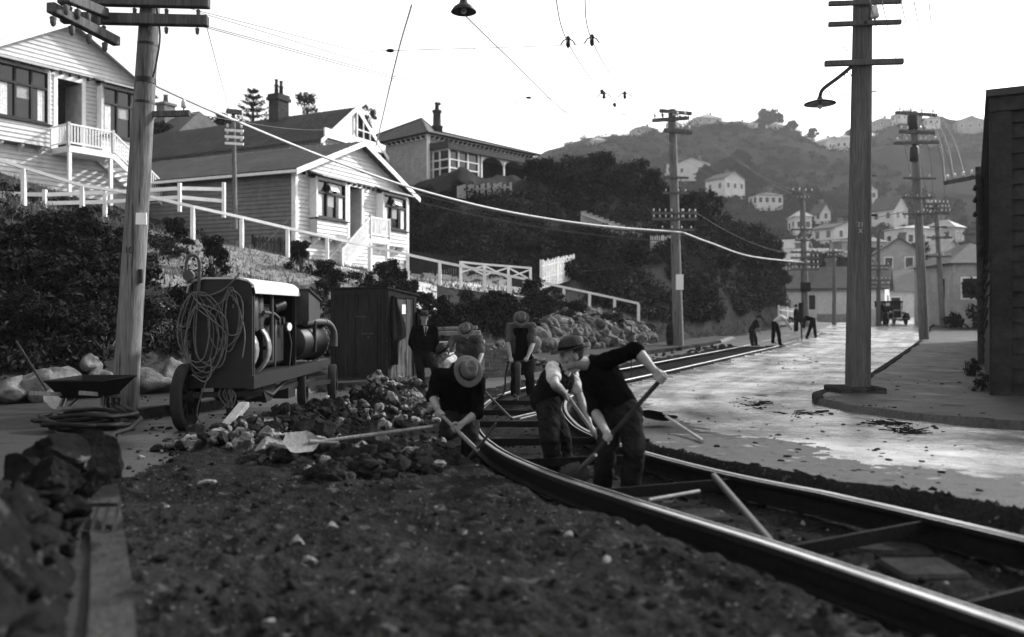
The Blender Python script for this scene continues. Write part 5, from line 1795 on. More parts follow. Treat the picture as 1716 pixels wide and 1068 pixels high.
# far signboard on a stick in the road
q = P(1344, 574, 45)
r = thing('notice_board', 'tall narrow dark board on a single post beside the distant workers', 'sign', q); iv = Matrix.Translation(-q)
MB().use('black_paint').box(P(1342, 524, 45) + V(0, 0, .0), (.25, .05, 1.05), bev=.02).build('board', r, iv)
MB().use('wood_dark').bar(P(1343, 540, 45) + V(0, .06, 0), q, .06, .06).build('post', r, iv)


# ------------------------------------------------------------------ wires
def wire(label, pts, r, mt='wire_dark', cat='wire', name='wire', group='overhead wires', n=10, taper=None):
    pts = catmull(pts, n)
    k = len(pts)
    rr = [r] * k if not taper else [r + (taper - r) * i / (k - 1) for i in range(k)]
    o = MB().use(mt).tube([p - pts[0] for p in pts], rr, 5, True).build(name); o.location = pts[0]
    return tag(o, label, cat, group)


wire('thick white cable sagging from the leaning pole past the cottages to the notice pole', [P(257, 138, 12.3), P(275, 150, 12.7), P(400, 205, 16), P(560, 270, 20.5), P(700, 318, 24.5), P(850, 355, 29), P(1000, 378, 33), P(1145, 390, 36.8)], .022, 'wire_pale', 'cable', 'cable', None, taper=.045)
wire('thinner white cable sagging from the notice pole to the black-box pole', [P(1145, 390, 36.8), P(1190, 407, 41), P(1260, 430, 50), P(1348, 440, 60)], .045, 'wire_pale', 'cable', 'cable', None)
wire('left trolley wire running overhead along the curve', [P(925, -40, 9), P(952, 72, 13.5), P(1012, 160, 20), P(1060, 205, 26), P(1112, 250, 36), P(1240, 318, 62)], .008, 'wire_dark')
wire('right trolley wire running overhead along the curve', [P(978, -40, 9), P(992, 68, 13.5), P(1046, 160, 20), P(1088, 205, 26), P(1135, 248, 36), P(1260, 318, 62)], .008, 'wire_dark')
wire('nearer span wire holding the trolley wires', [P(620, 86, 13.3), P(655, 85, 13.3), P(945, 76, 13.5), P(992, 68, 13.5)], .005, 'wire_faint')
wire('farther span wire holding the trolley wires', [P(780, 64, 18), P(850, 150, 19), P(885, 163, 20), P(1010, 164, 20), P(1048, 160, 20)], .005, 'wire_faint')
for (x, y, Y) in ((952, 71, 13.5), (992, 68, 13.5), (1012, 160, 20), (1047, 160, 20)):
    c = P(x, y, Y); r = thing('wire_hanger', {952: 'left arched hanger of the nearer trolley span', 992: 'right arched hanger of the nearer trolley span', 1012: 'left arched hanger of the farther trolley span', 1047: 'right arched hanger of the farther trolley span'}[x], 'wire hanger', c, 'trolley wire hangers')
    m = MB().use('iron_dark'); w_ = .12 if Y < 15 else .17
    m.tube([(-w_, 0, -.04), (-w_ * .6, 0, .03), (0, 0, .055), (w_ * .6, 0, .03), (w_, 0, -.04)], .011, 5); m.build('yoke', r)
    m = MB().use('iron_dark'); m.lathe([(.015, -.09), (.035, -.05), (.03, .03), (.045, .05), (.03, .09), (.01, .1)], n=8); m.build('clamp', r)
for (x, y, Y, lb) in ((1009, 154, 19.4, 'upper wire insulator beside the farther span'), (1030, 176, 21.2, 'lower wire insulator beside the farther span'), (886, 164, 20, 'strain insulator at the left end of the farther span'), (654, 85, 13.3, 'strain insulator on the nearer span')):
    o = MB().use('iron_dark').ball((0, 0, 0), (.045, .03, .06) if y > 100 and x > 1000 else (.07, .03, .03), 8, 6).build('strain_insulator'); o.location = P(x, y, Y); tag(o, lb, 'insulator', 'wire insulators')
# hanging street lamp
c = P(777, 14, 11)
r = thing('hanging_lamp', 'dark cone-shaded street lamp hanging over the road at the top edge', 'street lamp', c)
MB().use('iron_dark').lathe([(.03, .13), (.05, .10), (.06, .06), (.13, .01), (.17, -.05), (.16, -.055), (.05, .0)], n=20).build('lamp_shade', r)
MB().use('porcelain').lathe([(.03, .0), (.04, -.04), (.03, -.065), (0, -.075)], n=10).build('bulb', r)
MB().use('iron_dark').tube([(0, 0, .1), (0, 0, .6)], .02, 6).build('hanger', r)
wire('lamp suspension wire from the hanging lamp down to the right', [P(777, 24, 11), P(850, 95, 14), P(950, 190, 20), P(1010, 225, 30)], .009, 'wire_faint')
wire('pale stay rope slanting down in front of the villas', [P(690, 8, 14), P(664, 100, 17), P(630, 245, 24)], .016, 'white_paint', 'stay rope', 'stay_rope', None)
wire('thin stay line running past the near cottage down to the compressor', [P(664, 122, 17), P(628, 190, 16.5), P(602, 223, 16), P(528, 320, 14), P(411, 442, 11.5), P(402, 458, 10.8)], .0026, 'rope')
for (lb, a, Ya, b, Yb, sag, rr) in [
    ('wire from the leaning pole top to the notice pole top arm', (340, 45, 0), 12.3, (1100, 188, 0), 37, 30, .006),
    ('wire from the leaning pole lower arm to the notice pole', (350, 45, 0), 12.4, (1148, 186, 0), 37, 34, .006),
    ('wire crossing the sky from the leaning pole to the second arm', (330, 20, 0), 12.2, (1100, 205, 0), 37, 22, .005),
    ('faint wire high above the villas', (320, 15, 0), 12.2, (1150, 210, 0), 37, 8, .005),
    ('service wire from the leaning pole to the villa gable', (318, 190, 0), 12.2, (583, 210, 0), 48, 12, .007),
    ('service wire dropping to the near cottage', (345, 40, 0), 12.2, (395, 220, 0), 34, 4, .006),
    ('low wire below the white cable towards the notice pole', (705, 340, 0), 36, (1120, 405, 0), 37, 10, .02),
    ('lower wire below the white cable from the cottage corner', (686, 322, 0), 36, (1130, 392, 0), 37, 12, .02),
    ('wire from the notice pole to the black-box pole upper', (1150, 186, 0), 37, (1328, 325, 0), 60, 14, .014),
    ('wire from the notice pole to the black-box pole lower', (1150, 208, 0), 37, (1365, 328, 0), 60, 16, .014),
    ('wire from the notice pole middle arms to the black-box pole', (1155, 350, 0), 37, (1330, 425, 0), 60, 12, .014),
    ('faint wire across the face of the bushy bank', (960, 455, 0), 44, (1100, 425, 0), 48, 8, .014),
]:
    p, q = P(a[0], a[1], Ya), P(b[0], b[1], Yb)
    md = p.lerp(q, .5) - V(0, 0, sag / F * (Ya + Yb) / 2)
    wire(lb, [p, p.lerp(q, .25) - V(0, 0, sag * .75 / F * (Ya + Yb) / 2), md, p.lerp(q, .75) - V(0, 0, sag * .75 / F * (Ya + Yb) / 2), q], rr, 'wire_faint' if rr < .012 else 'wire_dark')
for k, (x0, y0, x1) in enumerate([(1455, -10, 1500), (1475, -10, 1520), (1508, -10, 1545), (1530, -10, 1560), (1556, -10, 1566)]):
    wire('one of the thin wires falling from above to the transformer pole', [P(x0, y0 + 2, 13), P((x0 * .45 + x1 * .55) + 4, 110, 26), P(x1, 190 + k, 43)], .009, 'wire_faint', group='wires falling to the transformer pole')
for k, (x0, x1) in enumerate([(1495, 1530), (1515, 1552), (1540, 1560), (1556, 1580), (1562, 1600)]):
    wire('one of the thin dark wires from the transformer pole to the twin-armed pole', [P(x0 + 5, 190 + 4 * k, 43), P((x0 + x1 + 22) / 2, 280, 50), P(x1 + 4, 345 + 3 * k, 58)], .012, 'wire_dark', group='wires between the two right poles')
for k, (x0, x1) in enumerate([(1585, 1560), (1600, 1566), (1618, 1575)]):
    wire('one of the thin wires from the wall pole arm up to the transformer pole', [P(x0, 306 - 3 * k, 24), P((x0 + x1) / 2 + 4, 240, 32), P(x1, 190, 43)], .008, 'wire_dark', group='wires from the wall pole arm')
for k, (x0, y0, x1, y1) in enumerate([(1355, 378, 1530, 352), (1360, 405, 1500, 384)]):
    wire(['upper wire across the valley between the black-box pole and the transformer pole', 'lower wire across the valley behind the lamp pole'][k], [P(x0, y0, 60), P((x0 + x1) / 2, (y0 + y1) / 2 + 4, 52), P(x1, y1, 44)], .02, 'wire_dark')
# ================================================================== track
_seg = np.array([(p.x, p.y) for p in _lc])


def rail(name, label, line, side):
    """grooved rail; side = +1 when the groove lies to the right of the head"""
    prof = [(-.024, -.010), (-.017, 0), (.015, 0), (.021, -.010), (.024, -.045), (.054, -.045), (.056, -.012), (.058, -.004), (.073, -.004), (.076, -.03), (.05, -.055), (.012, -.06), (.009, -.15), (.06, -.162), (.06, -.178), (-.06, -.178), (-.06, -.162), (-.009, -.15), (-.012, -.06), (-.036, -.045)]
    if side < 0:
        prof = [(-x, z) for x, z in prof][::-1]
    m = MB(); n = len(prof); vs, fs = [], []
    pts = catmull(line[::3] + [line[-1]], 6)
    # perpendicular frame
    for i, p in enumerate(pts):
        t = (pts[min(i + 1, len(pts) - 1)] - pts[max(i - 1, 0)]).normalized(); r_ = Vector((t.y, -t.x, 0))
        z = float(base_z(p.y))
        for (x, h) in prof:
            q = p + r_ * x; vs.append((q.x, q.y, z + h))
    m.use('rust_rail'); m.use('steel_bright'); m.use('steel_dull')
    for j in range(n):
        a, b = prof[j], prof[(j + 1) % n]
        top = abs(a[1]) < .011 and abs(b[1]) < .011
        m.cur = 1 if (top and abs(a[0] + b[0]) < .01) else (2 if top else 0)
        m.add([], [])
        for i in range(len(pts) - 1):
            m.f.append((i * n + j, (i + 1) * n + j, (i + 1) * n + (j + 1) % n, i * n + (j + 1) % n)); m.m.append(m.cur); m.sm.append(False)
    m.v = vs
    return tag(m.build(name, fix=True), label, 'rail', 'tram rails')


rail('tram_rail', 'nearer left tram rail with a bright worn head sweeping from the bottom right corner', _lc, 1)
rail('tram_rail', 'right tram rail beside the cut edge of the wet road', RIGHT_L, -1)


def track_index(px, py):
    p = gpt(px, py); d = np.hypot(_seg[:, 0] - p.x, _seg[:, 1] - p.y)
    return int(d.argmin())


def across(i, t, dz):
    """point across the track at index i; t = 0 left rail, 1 right rail"""
    a, b = _lc[i], RIGHT_L[i]
    p = a.lerp(b, t); return V(p.x, p.y, float(base_z(p.y)) + dz)


for k, (px, py) in enumerate([(846, 669), (816, 685), (805, 703), (819, 731), (880, 766), (998, 818), (1300, 910), (1600, 1010)]):
    i = track_index(px, py)
    a, b = across(i, .02, -.07), across(i, .98, -.07)
    o = MB().use('rust_rail').bar((0, 0, 0), b - a, .014, .085).build('tie_bar'); o.location = a
    tag(o, 'flat iron tie bar joining the two tram rails', 'tie bar', 'tie bars between the rails')
L_acc = 0; last = _lc[0]; k = 0
for i, p in enumerate(_lc):
    L_acc += (p - last).length; last = p
    if L_acc > .82 and p.y < 21:
        L_acc = 0
        a, b = across(i, -.3, -.25), across(i, 1.2, -.25)
        if p.y > 5.2 and k % 2: a = across(i, .1, -.26)
        o = MB().use('wood_dark').bar((0, 0, 0), b - a, .2, .10, bev=.012).build('sleeper'); o.location = a + V(0, 0, random.uniform(-.05, .0))
        tag(o, 'dark half-buried wooden sleeper under the tram rails', 'sleeper', 'sleepers of the tram track'); k += 1


def single(mb, name, loc, label, cat, group=None):
    o = mb.build(name); o.location = loc
    return tag(o, label, cat, group)


def stick(name, a, b, r, mt, label, cat, group=None, r2=None):
    a, b = Vector(a), Vector(b)
    return single(MB().use(mt).tube([V(0, 0, 0), (b - a) * .5, b - a], [r, (r + (r2 or r)) / 2, r2 or r], 8), name, a, label, cat, group)


a = P(1292, 909, 4.75); b = P(1196, 797, 6.25)
stick('crowbar', a, b, .022, 'iron_grey', 'long iron bar leaning across the left rail in the near trench', 'crowbar')
a = P(1088, 838, 6.0); b = P(1172, 823, 6.3); stick('wooden_stick', a, b, .013, 'wood_raw', 'thin pale stick lying on a timber block in the trench', 'stick')
a = P(806, 650, 15.6); b = P(857, 702, 12.3); stick('iron_bar', a, b, .022, 'iron_dark', 'dark iron bar slanting over the left rail behind the pickaxe worker', 'bar')
a = P(853, 702, 12.4); b = P(908, 689, 12.9); stick('wooden_stick', a, b, .016, 'wood_raw', 'pale stick lying between the rails behind the stooping worker', 'stick')
a = P(872, 702, 12.2); b = P(912, 692, 12.6); stick('wooden_stick', a, b, .014, 'wood_raw', 'second pale stick beside the first between the rails', 'stick')
a = gpt(1058, 633); stick('marker_rod', a, P(1058, 545, a.y), .012, 'iron_dark', 'thin upright marker rod behind the raised arm of the shovelling worker', 'rod')
for (px, py, Y, sx, sy, sz, yaw, lb) in [(1150, 846, 6.0, .62, .25, .12, 14, 'split timber block lying in the trench under the pale stick'), (1545, 955, 4.75, .42, .3, .13, 8, 'broad timber block in the trench at the right'), (1490, 905, 5.2, .5, .2, .1, -6, 'half buried timber at the right rail')]:
    p = P(px, py, Y); p.z = max(min(p.z, float(base_z(Y)) - .22), float(base_z(Y)) - .27)
    o = MB().use('wood_dark').box((0, 0, 0), (sx, sy, sz), bev=.02).build('timber_block'); o.location = p; o.rotation_euler = (.05, .03, math.radians(yaw)); tag(o, lb, 'timber block', 'timber blocks in the trench')


# tools -----------------------------------------------------------------
def shovel(label, top, sock, tip, up, w=.25, hmat='wood_grey', bmat='iron_grey', grip=False, group=None, r=.019):
    top, sock, tip = Vector(top), Vector(sock), Vector(tip)
    rt = thing('shovel', label, 'shovel', sock, group); iv = Matrix.Translation(-sock)
    MB().use(hmat).tube([top, top.lerp(sock, .5), sock, sock.lerp(tip, .12)], [r, r, r, r * .9], 8).build('handle', rt, iv)
    d = (tip - sock); L = d.length; d.normalize(); up = Vector(up); up = (up - d * up.dot(d)).normalized(); s = d.cross(up)
    m = MB().use(bmat); nu, nv = 9, 7; vs = []
    for i in range(nu):
        u = i / (nu - 1)
        hw = w / 2 * (min(1, .35 + u * 3.2) if u < .3 else 1) * (1 if u < .72 else math.sqrt(max(0, 1 - ((u - .72) / .285) ** 2)))
        for j in range(nv):
            q = (j / (nv - 1) - .5) * 2
            vs.append(sock + d * (L * u) + s * (q * hw) + up * (.035 * q * q * (1 - .4 * u) - .035 + .03 * (1 - u) ** 2))
    n0 = len(vs); vs += [p - up * .004 for p in vs]
    fs = []
    for i in range(nu - 1):
        for j in range(nv - 1):
            k = i * nv + j; fs.append((k, k + 1, k + nv + 1, k + nv)); fs.append((n0 + k + nv, n0 + k + nv + 1, n0 + k + 1, n0 + k))
    m.add(vs, fs, True); m.tube([sock - d * .2, sock - d * .17, sock + d * .08], [r * .9, r * 1.12, r * 1.25], 8)
    m.build('blade', rt, iv)
    if grip:
        g = top; q = s
        MB().use(hmat).tube([g - q * .06, g + q * .06], r, 8).build('grip', rt, iv)
    return rt


shovel('shovel standing against the boulders at the far left with its blade on the footpath', P(27, 572, 13.0), P(80, 657, 12.5), P(104, 680, 12.1), (-.2, -.7, .7), .24, 'wood_dark', 'steel_dull')
shovel('long-handled shovel lying on the rubble with its pale round blade towards the left', P(725, 715, 8.35), P(532, 741, 7.75), P(476, 740, 7.6), (0, -.55, .84), .30, 'wood_grey', 'wood_grey')
sv = gpt(1178, 744)
shovel('scoop shovel lying on the road edge right of the shovelling worker', sv + V(0, 0, .03), gpt(1116, 716) + V(0, 0, .14), gpt(1098, 712) + V(-.12, .0, .13), (-.15, .75, .65), .44, 'wood_raw', 'black_paint')

# rubble ----------------------------------------------------------------
HEAP = [(-3.15, 8.8, .10, .5), (-2.85, 9.3, .16, .5), (-2.75, 10.2, .24, .6), (-2.45, 11.3, .32, .65), (-2.0, 12.4, .42, .65), (-1.55, 13.1, .40, .6), (-1.9, 10.4, .12, .7), (-1.2, 7.4, .13, .55), (-.85, 7.7, .12, .45), (-1.7, 8.6, .12, .6), (-1.3, 12.2, .2, .5)]


def heap_z(x, y):
    h = 0
    for (cx, cy, a, s) in HEAP:
        h = np.maximum(h, a * np.exp(-((x - cx) ** 2 + (y - cy) ** 2) / (2 * (s * .62) ** 2)))
    h = h * (1 + .55 * fbm(x * 3.2, y * 3.2, oct=4, seed=61))
    return h


gx, gy = np.meshgrid(np.linspace(-4.6, .2, 190), np.linspace(6.2, 14.6, 300), indexing='xy')
hz_ = heap_z(gx, gy); gzv = ground_z(gx, gy) - .035 + hz_ * 1.05
VV = np.stack([gx, gy, gzv], -1).reshape(-1, 3); nr, nc = gx.shape
ii = (np.arange(nr - 1)[:, None] * nc + np.arange(nc - 1)[None, :]); FF = np.stack([ii, ii + 1, ii + nc + 1, ii + nc], -1).reshape(-1, 4)
FF = FF[(hz_.ravel()[FF].max(1) > .03)]
u, iv_ = np.unique(FF, return_inverse=True)
tag(np_object('spoil_heap', VV[u], iv_.reshape(-1, 4), ['mat_dug']), 'heap of dug earth and broken road metal between compressor and track', 'spoil heap', kind='stuff')
m = MB(); rs = random.Random(21)
for k in range(1900):
    cx, cy, a, s = rs.choice(HEAP)
    x, y = rs.gauss(cx, s * .75), rs.gauss(cy, s * .75)
    if x > -.55 or y < 6.4: continue
    h = float(heap_z(np.array([x]), np.array([y]))[0])
    if h < .012: continue
    pale = (y > 11.0 and rs.random() < .78 and x > -2.5) or (y < 9.8 and x < -2.5 and rs.random() < .5) or rs.random() < .08
    m.use('rubble_pale' if pale else 'rubble_dark')
    r_ = rs.choice([.015, .02, .02, .03, .03, .04, .05, .06, .09]) * (1.2 if y < 10 else 1.0)
    m.rock((x, y, gz(x, y) + h + r_ * .1), r_, k, 2 if r_ > .045 else (1 if r_ > .025 else 0), .85)
tag(m.build('rubble'), 'pale broken stones and clods strewn over the spoil heap', 'rubble', kind='stuff')
for k, (px, py, Y, r_, mt, lb) in enumerate([(548, 812, 6.6, .17, 'rubble_dark', 'largest dark clod at the front of the near rubble'), (612, 795, 6.9, .15, 'rubble_dark', 'angular dark clod in the middle of the near rubble'), (655, 772, 7.3, .15, 'rubble_dark', 'flat slab tilted at the back of the near rubble'),
                                             (688, 764, 7.5, .10, 'rubble_pale', 'pale rough stone right of the tilted slab'), (452, 752, 7.9, .17, 'rubble_pale', 'pale slab of road metal left of the shovel blade'), (478, 762, 7.7, .12, 'rubble_dark', 'dark stone below the shovel blade'),
                                             (412, 745, 8.3, .12, 'rubble_pale', 'pale rock at the left end of the spoil heap'), (372, 748, 8.5, .11, 'rubble_dark', 'dark rock at the foot of the timber prop'), (725, 798, 7.0, .11, 'rubble_dark', 'dark clod beside the pickaxe worker'),
                                             (585, 765, 7.5, .12, 'rubble_dark', 'clod under the shovel handle'), (513, 700, 9.4, .17, 'rubble_dark', 'big dark lump on the ridge of the heap below the front wheel'), (545, 716, 9.0, .15, 'rubble_dark', 'dark lump on the near side of the heap above the shovel handle'),
                                             (652, 815, 6.6, .08, 'rubble_dark', 'small clod at the front edge of the near rubble'), (437, 770, 7.5, .07, 'rubble_dark', 'small dark stone in front of the pale slab'), (640, 650, 12.3, .13, 'rubble_pale', 'pale stone on top of the heap near the hut'), (690, 665, 12.6, .14, 'rubble_pale', 'pale rock on the right flank of the heap'),
                                             (345, 822, 6.5, .07, 'rubble_pale', 'lone pale stone on the mud left of the rubble'), (498, 940, 4.7, .05, 'rubble_pale', 'pair-sized pale stone in the foreground mud'), (520, 972, 4.4, .045, 'rubble_pale', 'round pale stone in the foreground mud'), (558, 908, 5.0, .04, 'rubble_pale', 'small pale stone in the foreground mud behind the others')]):
    p = P(px, py, Y)
    g = gz(p.x, p.y) + float(heap_z(np.array([p.x]), np.array([p.y]))[0])
    o = MB().use(mt).rock((0, 0, 0), r_, 300 + k, 3, .85).build('clod'); o.location = V(p.x, p.y, max(min(p.z, g + r_ * .6), g + r_ * .1)); tag(o, lb, 'rock', 'large stones of the diggings')
m = MB(); rs = random.Random(4)
for k in range(3200):
    y = 2.2 + 15 * rs.random() ** 1.6; x = rs.uniform(-.55 * y - .3, .62 * y)
    t = tt(x, y)
    if t > 1.1 or x < -.46 * y: continue
    bed = abs(t) < 1.0
    if k > 2000 and not bed: continue
    pale = rs.random() < (.07 if not bed else .10)
    m.use('rubble_pale' if pale else 'rubble_dark')
    r_ = rs.choice([.008, .012, .016, .02, .028, .035]) * (1.3 if bed else 1)
    m.rock((x, y, gz(x, y) + r_ * .2), r_, k, 0 if r_ < .015 else 1, .8)
tag(m.build('loose_stones'), 'small loose stones scattered over the dug mud and the track bed', 'stones', kind='stuff')
m = MB(); rs = random.Random(6)
for k in range(420):
    if k < 200:
        px, py = rs.gauss(*rs.choice([(1270, 40), (1340, 30), (1490, 40), (1150, 60), (1550, 60), (1420, 90)])), rs.uniform(640, 840)
    else:
        px, py = rs.choice([(rs.gauss(1265, 22), rs.gauss(679, 5)), (rs.gauss(1345, 18), rs.gauss(694, 3)), (rs.gauss(1490, 22), rs.gauss(711, 2)), (rs.gauss(1530, 20), rs.gauss(725, 3)), (rs.gauss(1330, 40), rs.gauss(610, 6))])
    p = gpt(px, py); t = tt(p.x, p.y)
    if t < 1.25: continue
    m.use('rubble_dark'); r_ = rs.choice([.01, .015, .02, .03]) * (1 + p.y / 25)
    z = gz(p.x, p.y)
    if k % 3 == 0 and k > 200:
        a = rs.uniform(0, 3.14); m.tube([(p.x, p.y, z + .012), (p.x + math.cos(a) * .22, p.y + math.sin(a) * .22, z + .02)], .008, 4)
    else:
        m.rock((p.x, p.y, z), r_, k, 0, .5)
tag(m.build('road_debris'), 'dark twigs, clods and grit scattered on the wet road', 'debris', kind='stuff')
m = MB().use('rubble_dark'); rs = random.Random(16)
for k in range(420):
    i = rs.randrange(len(_lc)); p = across(i, 0, 0)
    if not (24 < p.y < 38): continue
    q = across(i, -rs.uniform(.25, 1.3), 0); h = .16 * math.exp(-((rs.random()) ** 2) * 3)
    m.rock((q.x, q.y, q.z + h * rs.random()), rs.uniform(.05, .16), k, 1, .7)
tag(m.build('dirt_ridge'), 'ridge of dark spoil along the far side of the distant rails', 'spoil', kind='stuff')

# near footpath corner: rocks on the kerb, slatted frame, earth
for k, (px, py, Y, r_, lb) in enumerate([(100, 775, 5.5, .20, 'dark rough rock at the back of the rock pile on the kerb'), (152, 768, 5.7, .19, 'squarish dark rock on the kerb edge'), (92, 806, 5.1, .15, 'rounded rock at the front of the rock pile on the kerb'), (150, 815, 5.3, .14, 'dark rock hanging over the kerb edge'), (45, 800, 5.2, .15, 'dark rock at the left of the rock pile on the kerb'), (205, 920, 4.3, .06, 'small dark stone in the gutter below the kerb')]):
    p = P(px, py, Y)
    o = MB().use('stone_dark').rock((0, 0, 0), r_, 600 + k, 3, 1).build('rock'); o.location = V(p.x, p.y, max(p.z, gz(p.x, p.y) + r_ * .5)); tag(o, lb, 'rock', 'rocks piled on the near kerb')
r = thing('slatted_frame', 'dark slatted frame lying on the near footpath below the piled rocks', 'slatted frame', P(110, 870, 4.5)); iv = Matrix.Translation(-Vector(r.location))
for k in range(8):
    x0 = 60 + k * 17; MB().use('wood_dark').bar(P(x0 + 22, 838, 4.75), P(x0 - 6 + k * 2, 905, 4.35), .014, .02).build('slat', r, iv)
for (y, dx, Y) in ((846, 14, 4.68), (892, -2, 4.43)):
    MB().use('wood_dark').bar(P(56 + dx, y, Y), P(184 + dx, y, Y), .02, .02).build('cross_rail', r, iv)
gx, gy = np.meshgrid(np.linspace(-4.6, -1.15, 110), np.linspace(2.2, 5.4, 110), indexing='xy')
h = .34 * np.exp(-((gx + 2.35) ** 2 / .5 + (gy - 3.35) ** 2 / .9)) * (1 + .5 * fbm(gx * 3, gy * 3, seed=71) + .35 * fbm(gx * 11, gy * 11, oct=3, seed=72)) + .25 * np.exp(-((gx + 2.9) ** 2 / .3 + (gy - 4.4) ** 2 / .3))
kx = np.interp(gy, [p[1] for p in KERB_L[:6]], [p[0] for p in KERB_L[:6]])
h = h * np.clip((kx - .12 - gx) / .3, 0, 1)
VV = np.stack([gx, gy, base_z(gy) + .07 + h], -1).reshape(-1, 3); nr, nc = gx.shape
ii = (np.arange(nr - 1)[:, None] * nc + np.arange(nc - 1)[None, :]); FF = np.stack([ii, ii + 1, ii + nc + 1, ii + nc], -1).reshape(-1, 4); FF = FF[h.ravel()[FF].max(1) > .035]
u, iv_ = np.unique(FF, return_inverse=True)
special_ground('mat_near_heap', .005, .022, .8, .95, 5, 1.0, spots=[(.045, 9, .62)])
tag(np_object('earth_heap', VV[u], iv_.reshape(-1, 4), ['mat_near_heap']), 'blurred heap of earth and pale clods on the footpath in the bottom left corner', 'earth heap', kind='stuff')

m = MB().use('stone_dark'); rs = random.Random(81)
for k in range(240):
    y = rs.uniform(2.4, 5.2); x = float(np.interp(y, [p[1] for p in KERB_L[:6]], [p[0] for p in KERB_L[:6]])) - abs(rs.gauss(.1, .7)) - .16
    hh = .34 * math.exp(-((x + 2.35) ** 2 / .5 + (y - 3.35) ** 2 / .9)) + .25 * math.exp(-((x + 2.9) ** 2 / .3 + (y - 4.4) ** 2 / .3))
    r_ = rs.choice([.02, .03, .05, .08])
    m.rock((x, y, float(base_z(y)) + .07 + hh * .9 + r_ * .2), r_, k, 1, .8)
tag(m.build('earth_heap_stones'), 'dark stones and clods lying on the earth heap in the bottom left corner', 'stones', kind='stuff')

# coil of hose
c = gpt(146, 722, .1)
r = thing('hose_coil', 'coil of thick black hose lying on the footpath in front of the wheelbarrow', 'hose', c)
m = MB().use('black_paint'); rs = random.Random(2); pts = []
for k in range(150):
    a = k * 6.283 / 24; R = .40 + .10 * math.sin(k * .31) + .04 * math.sin(k * 1.7)
    pts.append((math.cos(a) * R, math.sin(a) * R * .85, .03 + .0011 * k + .02 * math.sin(a * 2.3)))
pts += [(.55, .1, .12), (.6, -.3, .06), (.5, -.6, .03)]
m.tube(pts, .026, 7); m.build('hose', r)

# wheelbarrow -----------------------------------------------------------
c = gpt(153, 702, .1)
r = thing('wheelbarrow', 'dark steel wheelbarrow standing on the footpath left of the leaning pole', 'wheelbarrow', c)
m = MB().use('black_paint')
vs = [(-.24, -.30, .30), (.24, -.30, .30), (.24, .22, .30), (-.24, .22, .30), (-.38, -.42, .52), (.36, -.42, .52), (.36, .5, .52), (-.38, .5, .52)]
vi = [(x * .95, y * .95, z + .015) for x, y, z in vs]
m.add(vs + vi, [(3, 2, 1, 0), (0, 1, 5, 4), (1, 2, 6, 5), (2, 3, 7, 6), (3, 0, 4, 7), (8, 9, 10, 11), (12, 13, 9, 8), (13, 14, 10, 9), (14, 15, 11, 10), (15, 12, 8, 11)], False)
m.tube([vs[4], vs[5], vs[6], vs[7], vs[4]], .014, 6)
m.build('tray', r)
for sx in (-1, 1):
    MB().use('wood_grey').bar((sx * .30, -.85, .42), (sx * .12, .55, .24), .045, .05).build('handle', r)
    l = MB().use('iron_grey'); l.bar((sx * .24, -.2, .32), (sx * .30, -.34, 0), .035, .035); l.bar((sx * .17, .05, .3), (sx * .29, -.32, .05), .025, .025); l.build('leg', r)
MB().use('wood_grey').bar((-.28, -.3, .17), (.28, -.28, .17), .04, .05).build('cross_stay', r)
m = MB().use('iron_dark'); m.ring((0, .6, .19), (1, 0, 0), .165, .025, 20, 6)
for k in range(5):
    a = k * 3.1416 / 5; m.bar((0, .6 + .16 * math.cos(a), .19 + .16 * math.sin(a)), (0, .6 - .16 * math.cos(a), .19 - .16 * math.sin(a)), .02, .02)
m.build('wheel', r)

# compressor ------------------------------------------------------------
gzc = float(base_z(10.9))
r = thing('compressor', 'dark wheeled air compressor with a cream roof, numbered end panel and exposed flywheels', 'compressor', V(-3.75, 10.8, gzc)); iv = Matrix.Translation(-Vector(r.location))
XR, XL, YR, YF = -3.36, -4.15, 10.8, 13.0
zt, zb = CAMZ + 52 / F * YR, CAMZ - 118 / F * YR
prof = [(XL, zb), (XR, zb), (XR, zt - .13), (XR - .05, zt - .04), (XR - .13, zt), (XL + .13, zt), (XL + .05, zt - .04), (XL, zt - .13)]
m = MB().use('iron_dark'); m.prism([(x, YR, z) for x, z in prof], (0, .04, 0))
for zz in (zb + .08, zt - .3):
    m.box(((XL + XR) / 2, YR - .012, zz), (XR - XL - .04, .02, .05))
ep = m.build('end_panel', r, iv, True)
text_obj('number', 'No 11', V(-3.78, YR - .012, CAMZ + 10 / F * YR), RX, .17, 'rope', ep, iv)
# roof: curved sheet
m = MB().use('roof_cream'); arc = [(XR + .05, zt - .16), (XR + .03, zt - .07), (XR - .05, zt - .005), (XR - .18, zt + .025), (XL + .18, zt + .025), (XL + .05, zt - .005), (XL - .03, zt - .07), (XL - .05, zt - .16)]
m.prism([(x, YR - .02, z) for x, z in arc] + [(x * .995 - .018, YR - .02, z - .025) for x, z in arc[::-1]], (0, YF - YR + .08, 0)); m.build('roof', r, iv, True)
m = MB().use('black_paint')
m.box((XL + .02, (YR + YF) / 2, (zt + zb) / 2), (.03, YF - YR, zt - zb - .1)); m.box(((XL + XR) / 2, YF, (zt + zb) / 2), (XR - XL, .03, zt - zb - .1)); m.build('inner_panel', r, iv)
for yy in (YR + .08, YF - .03):
    MB().use('iron_dark').bar((XR - .02, yy, zb), (XR - .02, yy, zt - .12), .05, .05).build('post', r, iv)
m = MB().use('iron_dark')
for xx in (XR - .0, XL + .02):
    m.bar((xx, YR - .05, zb - .02), (xx + .12, 14.6, zb - .02), .08, .17)
m.bar((XL, YR + .02, zb - .02), (XR, YR + .02, zb - .02), .1, .15); m.bar((XL, 14.5, zb - .02), (XR + .1, 14.5, zb - .02), .1, .15); m.box(((XL + XR) / 2 + .03, 12.6, zb + .03), (.7, 3.5, .04)); m.build('chassis', r, iv)
